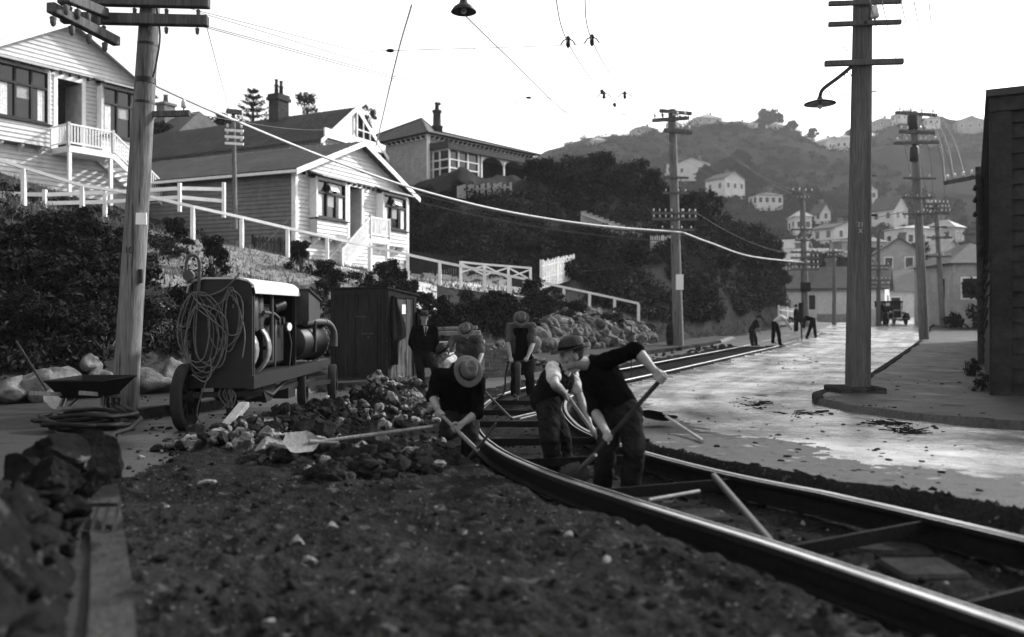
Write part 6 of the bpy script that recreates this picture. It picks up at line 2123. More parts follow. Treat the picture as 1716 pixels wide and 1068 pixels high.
m = MB().use('iron_dark'); m.box((-3.75, 12.35, zb + .42), (.5, .95, .62), bev=.04); m.box((-3.72, 12.2, zb + .85), (.3, .6, .3), bev=.04)
for k in range(4):
    m.cyl((-3.53, 12.0 + k * .22, zb + .75), (-3.45, 12.0 + k * .22, zb + .75), .06, n=8)
m.cyl((-3.6, 12.5, zb + .95), (-3.5, 12.7, zb + 1.0), .1, n=10)
en = m.build('engine', r, iv)
for (yy, h0, h1, rr) in ((11.28, .62, 1.12, .15), (11.62, .62, 1.12, .12)):
    MB().use('iron_grey').lathe([(rr * .9, h0), (rr, h0 + .03), (rr, h1 - .04), (rr * .8, h1)], (-3.58, yy, zb), n=14).build('cylinder', en, iv)
for pts_, r_ in (([(-3.42, 11.5, zb + .88), (-3.42, 12.0, zb + .86), (-3.44, 12.3, zb + .8)], .025), ([(-3.41, 11.85, zb + .2), (-3.41, 11.85, zb + 1.2)], .03), ([(-3.42, 12.05, zb + .1), (-3.42, 12.07, zb + .6), (-3.45, 12.2, zb + .7)], .014), ([(-3.40, 12.7, zb + .62), (-3.38, 12.8, zb + .4), (-3.4, 12.75, zb + .05)], .012)):
    MB().use('iron_grey').tube(pts_, r_, 6).build('pipe', en, iv)
for (yy, rr) in ((11.2, .37), (11.65, .41)):
    m = MB().use('brass')
    n = 26
    for k in range(n):
        a0, a1 = 2 * math.pi * k / n, 2 * math.pi * (k + 1) / n
        q = [(-3.78 + math.cos(a) * q_, yy + dy, zb + .38 + math.sin(a) * q_) for a in (a0, a1) for q_ in (rr - .035, rr) for dy in (-.075, .075)]
        m.add(q, [(0, 2, 6, 4), (1, 5, 7, 3), (2, 3, 7, 6), (0, 4, 5, 1)], True)
    m.use('iron_dark'); m.cyl((-3.78, yy - .06, zb + .38), (-3.78, yy + .06, zb + .38), .07, n=10)
    for k in range(3):
        a = k * 3.1416 / 3; m.bar((-3.78 + math.cos(a) * rr * .95, yy, zb + .38 + math.sin(a) * rr * .95), (-3.78 - math.cos(a) * rr * .95, yy, zb + .38 - math.sin(a) * rr * .95), .05, .05)
    m.build('flywheel', r, iv)
m = MB().use('iron_grey'); m.cyl((-3.40, 12.62, zb + .66), (-3.36, 12.60, zb + .66), .07, n=14); g = m.build('gauge', r, iv)
m = MB().use('porcelain'); m.cyl((-3.36, 12.60, zb + .66), (-3.352, 12.597, zb + .66), .06, n=14); m.build('dial', g, iv)
# tank with riveted flange, hopper, pipe
tc = V(-3.50, 13.05, zb + .40)
m = MB().use('iron_dark'); m.lathe([(.27, 0), (.285, .03), (.285, .95), (.33, .96), (.33, 1.02), (.24, 1.03), (.23, .99), (0.0, .96)], tc, (.10, 1, 0), n=26)
tk = m.build('air_tank', r, iv)
m = MB().use('iron_grey')
ax = Vector((.10, 1, 0)).normalized(); x_ = ax.orthogonal().normalized(); y_ = ax.cross(x_)
for k in range(26):
    a = 2 * math.pi * k / 26; m.ball(tc + ax * .99 + (x_ * math.cos(a) + y_ * math.sin(a)) * .332, .017, 6, 5)
m.build('rivets', tk, iv)
m = MB().use('iron_grey'); hx, hy, hw, hd = -3.44, 13.45, .52, .75
z0, z1 = CAMZ - 18 / F * 13.2, CAMZ + 32 / F * 13.2
m.add([(hx - hw / 2, hy - hd / 2, z0), (hx + hw / 2, hy - hd / 2, z0), (hx + hw / 2, hy + hd / 2, z0), (hx - hw / 2, hy + hd / 2, z0), (hx - hw / 2, hy - hd / 2, z1), (hx + hw / 2, hy - hd / 2, z1), (hx + hw / 2, hy + hd / 2, z1 - .14), (hx - hw / 2, hy + hd / 2, z1 - .14)], [(3, 2, 1, 0), (0, 1, 5, 4), (1, 2, 6, 5), (2, 3, 7, 6), (3, 0, 4, 7), (4, 5, 6, 7)], False)
m.use('iron_dark'); m.bar((hx, hy - hd / 2 - .03, z1 + .02), (hx, hy + hd / 2 + .05, z1 - .14), hw + .06, .03); m.bar((hx + hw / 2, hy, z0), (hx + hw / 2, hy, z0 - .5), .05, .05); m.build('radiator_hopper', r, iv)
m = MB().use('iron_grey'); m.tube(catmull([(-3.25, 13.1, z0 - .03), (-3.2, 13.7, z0 - .02), (-3.12, 14.15, z0 - .05), (-3.05, 14.3, z0 - .2), (-3.04, 14.3, z0 - .45)], 6), .055, 9); m.ring((-3.16, 14.02, z0 - .03), (0, 1, 0), .06, .018, 14, 6); m.build('exhaust_pipe', r, iv)


def wheel(cx, cy, R, wd, z, rot=0.0, spokes=8):
    m = MB().use('rubber'); ax = Vector((math.cos(rot), math.sin(rot), 0)); c = Vector((cx, cy, z + R))
    m.lathe([(R - .10, -wd / 2), (R - .012, -wd / 2), (R, -wd / 2 + .015), (R, wd / 2 - .015), (R - .012, wd / 2), (R - .10, wd / 2), (R - .10, -wd / 2)], c, ax, 30)
    w_ = m.build('wheel', r, iv)
    m = MB().use('iron_dark'); z_ = ax; x_ = z_.orthogonal().normalized(); y_ = z_.cross(x_)
    m.cyl(c - ax * wd * .65, c + ax * wd * .65, .085, n=10)
    for k in range(spokes):
        a = 2 * math.pi * k / spokes; d = x_ * math.cos(a) + y_ * math.sin(a); m.bar(c + d * .07, c + d * (R - .08), .05, .035)
    m.build('spokes', w_, iv)


wheel(P(309, 670, 10.7).x, 10.75, .43, .13, gz(-4.2, 10.75) - .01, .06)
wheel(P(388, 670, 11.4).x, 11.4, .36, .12, gz(-3.8, 11.4) - .01, .3)
wheel(P(497, 648, 13.1).x, 13.5, .345, .13, gz(-3.4, 13.5) + .02, .16)
wheel(P(553, 640, 14.1).x, 14.3, .345, .13, gz(-3.0, 14.3) + .02, .16)
m = MB().use('iron_dark'); m.bar((-4.25, 10.75, gzc + .42), (-3.3, 11.0, gzc + .42), .07, .07); m.bar((-3.45, 13.2, gzc + .32), (-3.0, 14.1, gzc + .32), .07, .07)
m.box((-3.75, 11.5, gzc + .42), (.45, .8, .22), bev=.03); m.tube([(-3.5, 11.2, gzc + .5), (-3.45, 12.0, gzc + .3), (-3.4, 12.8, gzc + .5)], .03, 6); m.tube([(-4.0, 11.2, gzc + .5), (-3.95, 12.0, gzc + .3), (-3.9, 12.8, gzc + .5)], .03, 6); m.bar((-3.7, 11.0, gzc + .38), (-3.3, 14.0, gzc + .34), .08, .08)
m.prism([(-3.45, 11.5, zb - .1), (-3.45, 12.3, zb - .1), (-3.45, 12.0, zb - .38), (-3.45, 11.75, zb - .38)], (-.3, 0, 0))
m.box((-3.55, 12.9, gzc + .25), (.3, .4, .16)); m.build('undercarriage', r, iv)
m = MB().use('iron_grey'); Y_ = YR - .05
m.tube(catmull([P(333, 488, Y_), P(334, 460, Y_), P(334, 438, Y_), P(328, 429, Y_), P(319, 429, Y_), P(313, 438, Y_), P(312, 455, Y_), P(316, 470, Y_), P(322, 472, Y_)], 6), .022, 7); m.cyl(P(317, 462, Y_) - V(0, .05, 0), P(317, 462, Y_) + V(0, .03, 0), .07, n=10); m.build('gooseneck_pipe', r, iv)
# hoses hung on the end panel
r = thing('rope_coils', 'loose coils of pale hose hanging on the compressor end panel', 'hose', V(-3.8, YR - .08, .9)); iv = Matrix.Translation(-Vector(r.location))
rs = random.Random(31)
for (hx, hy, spec) in ((322, 490, [(333, 555, 30, 66), (345, 560, 34, 70), (350, 548, 26, 60), (338, 565, 26, 56), (356, 560, 30, 58), (326, 550, 30, 55), (345, 570, 38, 50)]), (385, 482, [(382, 535, 20, 50), (388, 528, 16, 48), (376, 540, 26, 46), (392, 525, 14, 42)])):
    m = MB().use('rope')
    for k, (cx_, cy_, a_, b_) in enumerate(spec):
        ph = rs.uniform(-.2, .2); pts = []
        for j in range(26):
            t = 2 * math.pi * j / 25 + math.pi / 2
            x = cx_ + a_ * math.cos(t) * (1 + .1 * math.sin(2 * t + ph * 9)) + ph * 10; y = cy_ - b_ * math.sin(t) + 5 * math.sin(3 * t + k)
            w_ = max(0, math.sin(t)) ** 3; x = x * (1 - .75 * w_) + hx * .75 * w_; y = max(y, hy)
            pts.append(P(x, y, YR - .05 - .012 * k))
        m.tube(pts, .0095, 5)
    m.build('coil', r, iv)
m = MB().use('rope'); m.tube(catmull([P(322, 490, YR - .06), P(345, 496, YR - .07), P(375, 485, YR - .07), P(402, 458, YR - .05)], 6), .011, 5)
m.tube(catmull([P(395, 500, YR - .07), P(408, 545, YR - .07), P(410, 570, YR - .07), P(406, 600, YR - .06)], 6), .009, 5)
m.tube(catmull([P(352, 600, YR - .09), P(354, 625, YR - .12), P(342, 640, YR - .2), P(322, 628, YR - .2)], 6), .010, 5); m.tube(catmull([P(348, 632, YR - .1), P(330, 690, YR - .1), P(345, 715, YR - .4), P(378, 712, YR - .5), P(408, 700, YR - .3)], 6), .009, 5); m.build('loose_end', r, iv)
m = MB().use('rope'); rs = random.Random(77)
for k in range(9):
    m.tube(catmull([P(380 + rs.uniform(-6, 6), 640, YR + .05), P(380 + rs.uniform(-16, 16), 662, YR + rs.uniform(0, .1)), P(381 + rs.uniform(-12, 12), 684, YR + .05)], 5), .010, 5)
m.build('hose_bundle', r, iv)
a, b = P(364, 734, 9.15), P(409, 678, 10.5)
o = MB().use('wood_grey').bar((0, 0, 0), b - a, .13, .07, bev=.01).build('timber_prop'); o.location = a; tag(o, 'pale timber prop slanting from the road up to the compressor chassis', 'timber prop')

# tool hut --------------------------------------------------------------
u_, n_ = Vector((.88, -.475, 0)), Vector((.475, .88, 0))
A = Vector((-4.26, 19.76, float(base_z(19.5)) + .06))
r = thing('tool_hut', 'dark plank tool hut with a lean-to roof and a closed door behind the compressor', 'hut', mtx=house_frame(A.x, A.y, A.z, .88, -.475))
W_, D_ = 1.6, 1.12; zf, zk = 1.99 - A.z, 1.84 - A.z
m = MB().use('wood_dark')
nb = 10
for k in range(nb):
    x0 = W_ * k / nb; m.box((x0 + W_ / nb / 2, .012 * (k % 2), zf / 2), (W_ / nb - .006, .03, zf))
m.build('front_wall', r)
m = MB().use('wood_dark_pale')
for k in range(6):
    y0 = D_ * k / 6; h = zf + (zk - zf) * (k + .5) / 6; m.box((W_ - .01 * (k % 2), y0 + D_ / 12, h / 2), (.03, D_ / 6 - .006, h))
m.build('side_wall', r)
m = MB().use('wood_dark'); m.box((.02, D_ / 2, zk / 2), (.03, D_, zk)); m.box((W_ / 2, D_, zk / 2), (W_, .03, zk)); m.build('rear_wall', r)
m = MB().use('wood_dark'); m.prism([(-.06, -.08, zf + .01), (W_ + .07, -.08, zf + .01), (W_ + .07, D_ + .08, zk + .005), (-.06, D_ + .08, zk + .005)], (0, 0, .035)); m.build('roof', r, fix=True)
m = MB().use('wood_dark')
for (x, w_) in ((.05, .1), (.68, .1), (1.32, .09), (W_ - .04, .09)):
    m.box((x, -.03, zf / 2), (w_, .03, zf - .02))
m.box((W_ / 2, -.032, zf - .07), (W_, .03, .13)); m.box((W_ + .026, .05, zf / 2), (.03, .1, zf)); m.box((W_ + .024, D_ - .05, zk / 2), (.03, .09, zk)); m.box((W_ + .022, D_ / 2, zk - .0), (.03, D_, .12)); m.build('battens', r)
m = MB().use('wood_dark')
for k in range(4):
    m.box((.76 + .137 * k + .06, -.022, .85), (.13, .03, 1.4))
for zz in (1.52, .28):
    m.box((1.0, -.045, zz), (.54, .02, .1))
d = m.build('door', r)
m = MB().use('iron_grey'); m.box((1.1, -.05, 1.06), (.34, .015, .035)); m.box((.9, -.047, 1.45), (.3, .012, .03)); m.cyl((1.12, -.05, .98), (1.12, -.065, .98), .03, n=8); m.build('hasp', d)
mh = Matrix(r.matrix_basis)
# coat on the side wall
def garment(label, pts, th, mt, sway=.03):
    """hanging cloth: rows of (z, y0, y1) on the hut's side, in hut coordinates"""
    o = pts[0]
    org = mh @ Vector((W_ + .05, (o[1] + o[2]) / 2, o[0]))
    m = MB().use(mt); nv = 10; vs = []
    for i, (z, y0, y1) in enumerate(pts):
        for s_ in (0, 1):
            for j in range(nv):
                q = j / (nv - 1)
                vs.append(mh @ Vector((W_ + .045 + s_ * th + sway * math.sin(q * 11 + i * .25) * min(1, i / 2) + (.02 if s_ else 0) * math.sin(q * 3.14), y0 + (y1 - y0) * q, z)) - org)
    k = 2 * nv; fs = []
    for i in range(len(pts) - 1):
        for j in range(nv - 1):
            a = i * k + j; fs.append((a, a + 1, a + k + 1, a + k)); a += nv; fs.append((a + k, a + k + 1, a + 1, a))
        for j in (0, nv - 1):
            a = i * k + j; fs.append((a, a + nv, a + nv + k, a + k))
    m.add(vs, fs, True)
    ob = m.build('coat', fix=True); ob.location = org
    return tag(ob, label, 'coat')


garment('dark work jacket hanging on the side of the tool hut beside its corner', [(1.93, .13, .2), (1.85, .10, .26), (1.6, .06, .42), (1.3, .04, .62), (1.02, .05, .66), (.95, .08, .60), (.9, .08, .34), (.6, .1, .32), (.35, .12, .3)], .05, 'cloth_dark')
garment('second dark garment hanging at the far end of the hut side', [(1.55, 1.08, 1.12), (1.35, 1.06, 1.3), (1.1, 1.05, 1.36), (.95, 1.06, 1.3)], .05, 'cloth_black')
o = MB().use('paper').box((0, 0, 0), (.012, .14, .22), Matrix.Rotation(-math.atan2(.475, .88), 3, 'Z')).build('paper_label'); o.location = mh @ Vector((W_ + .028, .62, 1.62)); tag(o, 'white paper label on the hut side partly covered by the jacket', 'label')
# stack of paving blocks
bm_ = MB().use('brick').box((0, 0, 0), (.11, .16, .095), bev=.008).mesh('paving_block')
rs = random.Random(14); c0 = gpt(812, 629)
for rrow in range(7):
    for k in range(9):
        if rrow > 4 and rs.random() < .3: continue
        o = bpy.data.objects.new('paving_block', bm_); COL.objects.link(o)
        o.location = V(c0.x + .06 + k * .115 + rs.uniform(-.008, .008), c0.y + .2 + rs.uniform(-.05, .05) + .02 * rrow, c0.z + .1 + .05 + rrow * .098); o.rotation_euler = (0, 0, rs.uniform(-.12, .12))
        tag(o, 'dark paving block in the stack beside the drill worker', 'paving block', 'stacked paving blocks')
o = bpy.data.objects['paving_block']
bp_ = MB().use('rubble_pale').box((0, 0, 0), (.16, .11, .09), bev=.012).mesh('setts')
for k in range(34):
    o = bpy.data.objects.new('stone_sett', bp_); COL.objects.link(o)
    x = rs.uniform(-.05, 1.6); o.location = V(c0.x + x, c0.y + .5 + rs.uniform(0, .5), c0.z + max(.1, .62 - abs(x - .4) * .4) + rs.uniform(0, .2)); o.rotation_euler = (rs.uniform(-.6, .6), rs.uniform(-.6, .6), rs.uniform(0, 3))
    tag(o, 'pale stone sett tipped loosely behind the paving block stack', 'stone sett', 'loose stone setts')
# barrel
p = gpt(1130, 583); p.y = 37.3
r = thing('tar_barrel', 'dark upright barrel beside the pole with the notice', 'barrel', V(P(1130, 560, 37.3).x, 37.3, float(base_z(37.3)) + .02))
MB().use('black_paint').lathe([(.30, 0), (.355, .3), (.37, .55), (.355, .8), (.31, 1.08), (.28, 1.08), (.27, 1.04), (0, 1.04)], n=20).build('staves', r)
for z, q in ((.12, .325), (.38, .364), (.72, .364), (.98, .328)):
    MB().use('iron_dark').lathe([(q, -.025), (q + .01, -.02), (q + .01, .02), (q, .025)], (0, 0, z), n=20).build('hoop', r)

# parked motor car ------------------------------------------------------
p = P(1503, 545, 64)
r = thing('motor_car', 'black old touring car with a canvas hood parked facing us in the far road', 'car', V(p.x, 64, p.z), mtx=None)
r.rotation_euler = (0, 0, -.12)
m = MB().use('car_black'); m.box((0, 1.9, .85), (1.35, 2.0, .6), bev=.1); m.box((0, .55, .85), (.8, 1.1, .5), bev=.15); m.box((0, 1.3, .5), (1.1, 3.2, .14)); m.build('body', r)
m = MB().use('cloth_black'); m.box((0, 2.0, 1.80), (1.5, 2.3, .12), bev=.05); m.box((0, 3.1, 1.45), (1.4, .06, .7))
for sx in (-1, 1):
    for yy in (.95, 2.0, 3.0):
        m.bar((sx * .68, yy, 1.1), (sx * .70, yy, 1.78), .05, .05)
m.build('hood_top', r)
m = MB().use('iron_grey'); m.box((0, 1.0, 1.42), (1.3, .03, .06)); m.box((0, 1.0, 1.72), (1.3, .03, .05)); w_ = m.build('windscreen', r); m = MB().use('glass_dark'); m.box((0, 1.01, 1.45), (1.25, .012, .55)); m.build('pane', w_); MB().use('paper').box((-.35, .98, 1.6), (.3, .01, .25)).build('sticker', w_)
m = MB().use('steel_dull'); m.box((0, -.03, .86), (.62, .08, .62), bev=.05); ra_ = m.build('radiator', r); m = MB().use('iron_dark'); m.box((0, -.08, .84), (.5, .02, .48)); m.build('grille', ra_)
for sx in (-1, 1):
    m = MB().use('steel_dull'); m.lathe([(.05, .12), (.12, 0), (.13, -.02)], (sx * .48, -.02, .95), (0, -1, 0), n=12); h_ = m.build('headlight', r); m = MB().use('porcelain'); m.cyl((sx * .48, -.02, .95), (sx * .48, .0, .95), .115, n=12); m.build('lens', h_)
    m = MB().use('car_black'); m.tube(catmull([(sx * .72, -.42, .45), (sx * .72, -.2, .78), (sx * .72, .2, .86), (sx * .72, .6, .62), (sx * .72, 1.0, .42), (sx * .72, 2.0, .42)], 5), .13, 8); m.build('mudguard', r)
    for yy in (.1, 2.8):
        m = MB().use('rubber'); m.ring((sx * .68, yy, .38), (1, 0, 0), .32, .06, 22, 8); w_ = m.build('wheel', r)
        m = MB().use('iron_grey'); m.cyl((sx * .62, yy, .38), (sx * .74, yy, .38), .07, n=8)
        for k in range(6):
            a = k * 3.1416 / 6; m.bar((sx * .68, yy + .3 * math.cos(a), .38 + .3 * math.sin(a)), (sx * .68, yy - .3 * math.cos(a), .38 - .3 * math.sin(a)), .03, .03)
        m.build('spokes', w_)
m = MB().use('steel_dull'); m.bar((-.7, -.5, .5), (.7, -.5, .5), .04, .07); m.build('bumper', r); MB().use('paper').box((0, -.54, .52), (.36, .01, .1)).build('number_plate', r)
# ================================================================== people
def remesh(mb, voxel, name, mt, parent, inv, it=4, fac=.5, wr=0, wscale=9, seed=0):
    """union of overlapping closed shapes as one smooth surface, with optional cloth wrinkles"""
    me = bpy.data.meshes.new('tmp'); me.from_pydata([tuple(p) for p in mb.v], [], mb.f); me.update()
    ob = bpy.data.objects.new('tmp', me); COL.objects.link(ob)
    md = ob.modifiers.new('r', 'REMESH'); md.mode = 'VOXEL'; md.voxel_size = voxel; md.use_smooth_shade = True
    if it:
        ms = ob.modifiers.new('s', 'SMOOTH'); ms.iterations = it; ms.factor = fac
    dg = bpy.context.evaluated_depsgraph_get()
    m2 = bpy.data.meshes.new_from_object(ob.evaluated_get(dg))
    COL.objects.unlink(ob); bpy.data.objects.remove(ob); bpy.data.meshes.remove(me)
    n = len(m2.vertices); co = np.empty(n * 3); m2.vertices.foreach_get('co', co); co = co.reshape(-1, 3)
    if wr:
        no = np.empty(n * 3); m2.vertices.foreach_get('normal', no); no = no.reshape(-1, 3)
        q = fbm(co[:, 0] * wscale + .8 * co[:, 2] * wscale, co[:, 1] * wscale, co[:, 2] * wscale * .75, 3, 90 + seed)
        rid = 1 - np.abs(q)
        co = co + no * (wr * (rid - .6))[:, None]
    co = co @ np.array(inv.to_3x3()).T + np.array(inv.translation)
    m2.vertices.foreach_set('co', co.ravel())
    m2.materials.clear(); m2.materials.append(MATS[mt]); m2.update()
    o = bpy.data.objects.new(name, m2); COL.objects.link(o)
    if parent: o.parent = parent
    return o


def add_hand(mb, E, G, axis, rt=.018, thumb=1):
    """hand closed round a bar of radius rt at G; forearm comes from E; returns the wrist"""
    E, G, a = Vector(E), Vector(G), Vector(axis).normalized()
    d = E - G; d = d - a * d.dot(a) * .75; dr = (d - a * d.dot(a))
    if dr.length < 1e-4: dr = a.orthogonal()
    dr.normalize(); e = a.cross(dr) * thumb
    W = G + (E - G).normalized() * .088
    pol = lambda th, r, o: G + a * o + (dr * math.cos(math.radians(th)) + e * math.sin(math.radians(th))) * r
    lens = [.93, 1.0, .97, .82]
    for k in range(4):
        o = (k - 1.5) * .0212
        K = pol(22, rt + .018, o)
        mb.capsule(W + a * o * .55, K, .0165, .0125, 8)
        ths = [22, 22 + 70 * lens[k], 22 + 135 * lens[k], 22 + 190 * lens[k]]; rr = [.0108, .0098, .0088, .0078]
        p = K
        for j in range(1, 4):
            q = pol(ths[j], rt + .010, o * (1 - .04 * j)); mb.capsule(p, q, rr[j - 1], rr[j], 8); p = q
    o = -.040
    T0 = W.lerp(G, .30) + a * (-.022)
    p = T0
    for th, r_, oo, rad in ((-28, rt + .020, -.044, .0125), (-80, rt + .013, -.046, .0105), (-125, rt + .010, -.040, .009)):
        q = pol(th, r_, oo); mb.capsule(p, q, .0145 if p is T0 else rad + .0015, rad, 8); p = q
    return W


def orth(f, u):
    f = Vector(f).normalized(); u = Vector(u); u = (u - f * u.dot(f)).normalized(); return f, u, f.cross(u)


def add_hat(root, inv, c, f, u, felt, brim=.165, tilt=0.0, dents=True):
    """felt hat with pinched crown, curled brim and a band"""
    f, u, s = orth(f, u)
    o = c + u * .052 - f * .004
    n = 30; rows = []
    prof = [(brim, 0.0), (brim - .004, .006), (.125, .004), (.100, .006), (.098, .03), (.094, .065), (.084, .095), (.070, .108), (.045, .098), (.0, .090)]
    vs, fs = [], []
    for (r, h) in prof:
        for j in range(n):
            a = 2 * math.pi * j / n; ca, sa = math.cos(a), math.sin(a)
            rx, ry = r * 1.07, r * .93
            hh = h
            if r > .11:
                hh += .020 * abs(sa) ** 2 * (r - .1) / .065 - .016 * max(0, ca) * (r - .1) / .065
            if dents and h > .06:
                k = (h - .06) / .05; ry *= 1 - .30 * k * max(0, ca) ; hh += -.018 * k * max(0, ca) + .008 * k * abs(sa)
            vs.append(o + f * (rx * ca) + s * (ry * sa) + u * hh)
    for i in range(len(prof) - 1):
        for j in range(n):
            fs.append((i * n + j, i * n + (j + 1) % n, (i + 1) * n + (j + 1) % n, (i + 1) * n + j))
    # underside
    b = len(vs)
    for j in range(n):
        vs.append(Vector(vs[j]) * 1)
    for j in range(n):
        a = 2 * math.pi * j / n; vs.append(o + f * (.095 * math.cos(a)) + s * (.085 * math.sin(a)) - u * .002)
    for j in range(n):
        fs.append((b + (j + 1) % n, b + j, b + n + j, b + n + (j + 1) % n))
    m = MB().use(felt); m.add(vs, fs, True); ho = m.build('hat', root, inv)
    vs, fs = [], []
    for h, r in ((.007, .1035), (.034, .1015)):
        for j in range(n):
            a = 2 * math.pi * j / n; vs.append(o + f * (r * 1.07 * math.cos(a)) + s * (r * .93 * math.sin(a)) + u * h)
    for j in range(n):
        fs.append((j, (j + 1) % n, n + (j + 1) % n, n + j))
    m = MB().use('cloth_black'); m.add(vs, fs, True); m.build('hat_band', ho, inv)


def person(label, J, face, up, clothes, vox=.0075, hat='felt_grey', grips=None, sleeve=.9, group=None, build=1.0, boots='leather', toes=None, apron=None, jacket=None, shirt_front=False, brim=.165, bald=False):
    """J: joints in world space: head, neck, chest, pelvis, shA, shB, elA, elB, haA, haB, hipA, hipB, knA, knB, anA, anB"""
    J = {k: Vector(v) for k, v in J.items()}
    base = (J['anA'] + J['anB']) / 2; base.z = min(J['anA'].z, J['anB'].z) - .08
    inv = Matrix.Translation(-base)
    f, u, s = orth(face, up); c = J['head']
    b = MB()
    R3 = Matrix((s, f, u)).transposed()
    b.ball(c + u * .018 - f * .012, (.076, .097, .098), 16, 12, R3)
    b.ball(c + f * .028 - u * .055, (.056, .062, .066), 12, 9, R3)
    b.ball(c + f * .055 + u * .005, (.060, .042, .06), 12, 9, R3)
    b.ball(c + f * .072 - u * .103, (.028, .024, .022), 8, 6, R3)
    b.capsule(c + f * .092 + u * .012, c + f * .116 - u * .034, .010, .0155, 8)
    for k in (-1, 1):
        b.capsule(c + f * .092 - u * .036, c + f * .094 + s * (.016 * k) - u * .037, .011, .009, 6)
        b.capsule(c + f * .090 + u * .027, c + f * .072 + s * (.046 * k) + u * .027, .012, .010, 6)
        b.ball(c + f * .070 + s * (.040 * k) - u * .025, (.026, .022, .026), 8, 6, R3)
        b.ball(c + s * (.080 * k) - f * .008 - u * .012, (.011, .024, .034), 8, 6, R3)
    for (uu, r_) in ((-.066, .0095), (-.078, .0095)):
        b.capsule(c + f * .088 + s * .022 + u * uu, c + f * .088 - s * .022 + u * uu, r_ * .8, r_ * .8, 6); b.ball(c + f * .093 + u * uu, (.018, .009, r_ * .8), 8, 6, R3)
    b.capsule(J['neck'] - (J['neck'] - J['chest']).normalized() * .03, c - u * .055 - f * .012, .064 * build, .058, 12)
    sv = (J['shB'] - J['shA']).normalized()
    # torso under the clothes
    for k in (-1, 1):
        b.capsule(J['pelvis'] + sv * (.075 * k), J['chest'] + sv * (.085 * k), .10 * build, .105 * build, 12)
    b.capsule(J['shA'].lerp(J['shB'], .1), J['shA'].lerp(J['shB'], .9), .065, .065, 12); b.capsule(J['chest'], J['neck'], .10 * build, .06, 12)
    W = {}
    for sd in 'AB':
        E, H = J['el' + sd], J['ha' + sd]
        ax, rt, th = (grips or {}).get(sd, ((0.3, 0.2, 1), .014, 1))
        W[sd] = add_hand(b, E, H, ax, rt, th)
        b.capsule(J['sh' + sd], E, .056 * build, .044 * build, 12)
        mid = E.lerp(W[sd], .3)
        b.capsule(E, mid, .043 * build, .046 * build, 12); b.capsule(mid, W[sd], .046 * build, .029, 12)
        b.capsule(J['hip' + sd], J['kn' + sd], .085 * build, .056, 12); b.capsule(J['kn' + sd], J['an' + sd], .056, .04, 12)
    root = remesh(b, vox, 'person', 'skin', None, inv, it=2)
    root.location = base; tag(root, label, 'person', group)
    m = MB().use('hair'); m.ball(c + u * .016 - f * .026, (.080, .092, .094), 16, 12, R3); m.build('hair', root, inv)
    if vox < .02:
        m = MB().use('eye')
        for k in (-1, 1):
            m.ball(c + f * .0865 + s * (.031 * k) + u * .006, (.013, .010, .007), 8, 6, R3)
        m.build('eyes', root, inv)
    if hat:
        add_hat(root, inv, c, f, u, hat, brim)
    cv = vox * 1.55
    # shirt
    t = MB()
    for k in (-1, 1):
        t.capsule(J['pelvis'] + sv * (.08 * k) + (J['chest'] - J['pelvis']) * .05, J['chest'] + sv * (.095 * k), .122 * build, .128 * build, 14)
    t.capsule(J['shA'].lerp(J['shB'], .06), J['shA'].lerp(J['shB'], .94), .080 * build, .080 * build, 14)
    t.capsule(J['chest'], J['neck'].lerp(J['chest'], .1), .125 * build, .075, 14)
    t.capsule(J['chest'].lerp(J['pelvis'], .2) + sv * .04, J['shA'].lerp(J['shB'], .5), .13 * build, .11 * build, 12)
    sl = clothes.get('sleeve', sleeve)
    tt = t if not clothes.get('vest') else MB()
    for sd in 'AB':
        S, E = J['sh' + sd], J['el' + sd]
        if sl <= 1:
            q = S.lerp(E, sl); tt.capsule(S, q, .072 * build, .062 * build, 12); d = (E - S).normalized(); tt.capsule(q - d * .03, q, .070 * build, .071 * build, 12)
        else:
            q = E.lerp(W[sd], (sl - 1)); tt.capsule(S, E, .078 * build, .064 * build, 12); tt.capsule(E, q, .064 * build, .050, 12)
    if clothes.get('vest'):
        # pale shirt under a dark waistcoat
        tt.capsule(J['shA'].lerp(J['shB'], .02), J['shA'].lerp(J['shB'], .98), .076 * build, .076 * build, 12); tt.capsule(J['chest'], J['neck'], .11, .074, 12)
        remesh(tt, cv, 'shirt', clothes['shirt'], root, inv, 3, wr=.012, seed=1)
        remesh(t, cv, 'waistcoat', clothes['vest'], root, inv, 3, wr=.010, seed=2)
    else:
        remesh(t, cv, 'jacket' if jacket else 'shirt', clothes['shirt'], root, inv, 3, wr=.014, seed=len(label))
    if jacket:
        j = MB()
        for k in (-1, 1):
            j.capsule(J['pelvis'] + sv * (.07 * k) - V(0, 0, .16), J['pelvis'] + sv * (.09 * k) + V(0, 0, .12), .145, .135, 14)
        remesh(j, cv, 'jacket_skirt', clothes['shirt'], root, inv, 3, wr=.01, seed=7)
    if shirt_front:
        fw = Vector(shirt_front); cc = J['chest'].lerp(J['neck'], .55) + fw * .135
        m = MB().use('cloth_pale'); up_ = (J['neck'] - J['chest']).normalized(); sd_ = fw.cross(up_)
        m.prism([cc + up_ * .10 - sd_ * .055, cc + up_ * .10 + sd_ * .055, cc - up_ * .11], fw * .012); m.build('shirt_front', root, inv)
        m = MB().use('cloth_black'); m.prism([cc + up_ * .085 - sd_ * .016 + fw * .012, cc + up_ * .085 + sd_ * .016 + fw * .012, cc - up_ * .08 + sd_ * .012 + fw * .012, cc - up_ * .08 - sd_ * .012 + fw * .012], fw * .01); m.build('tie', root, inv)
        m = MB().use('cloth_pale'); m.capsule(J['neck'] - up_ * .04, J['neck'] - up_ * .012, .070, .066, 14); m.build('collar', root, inv)
    tr = MB()
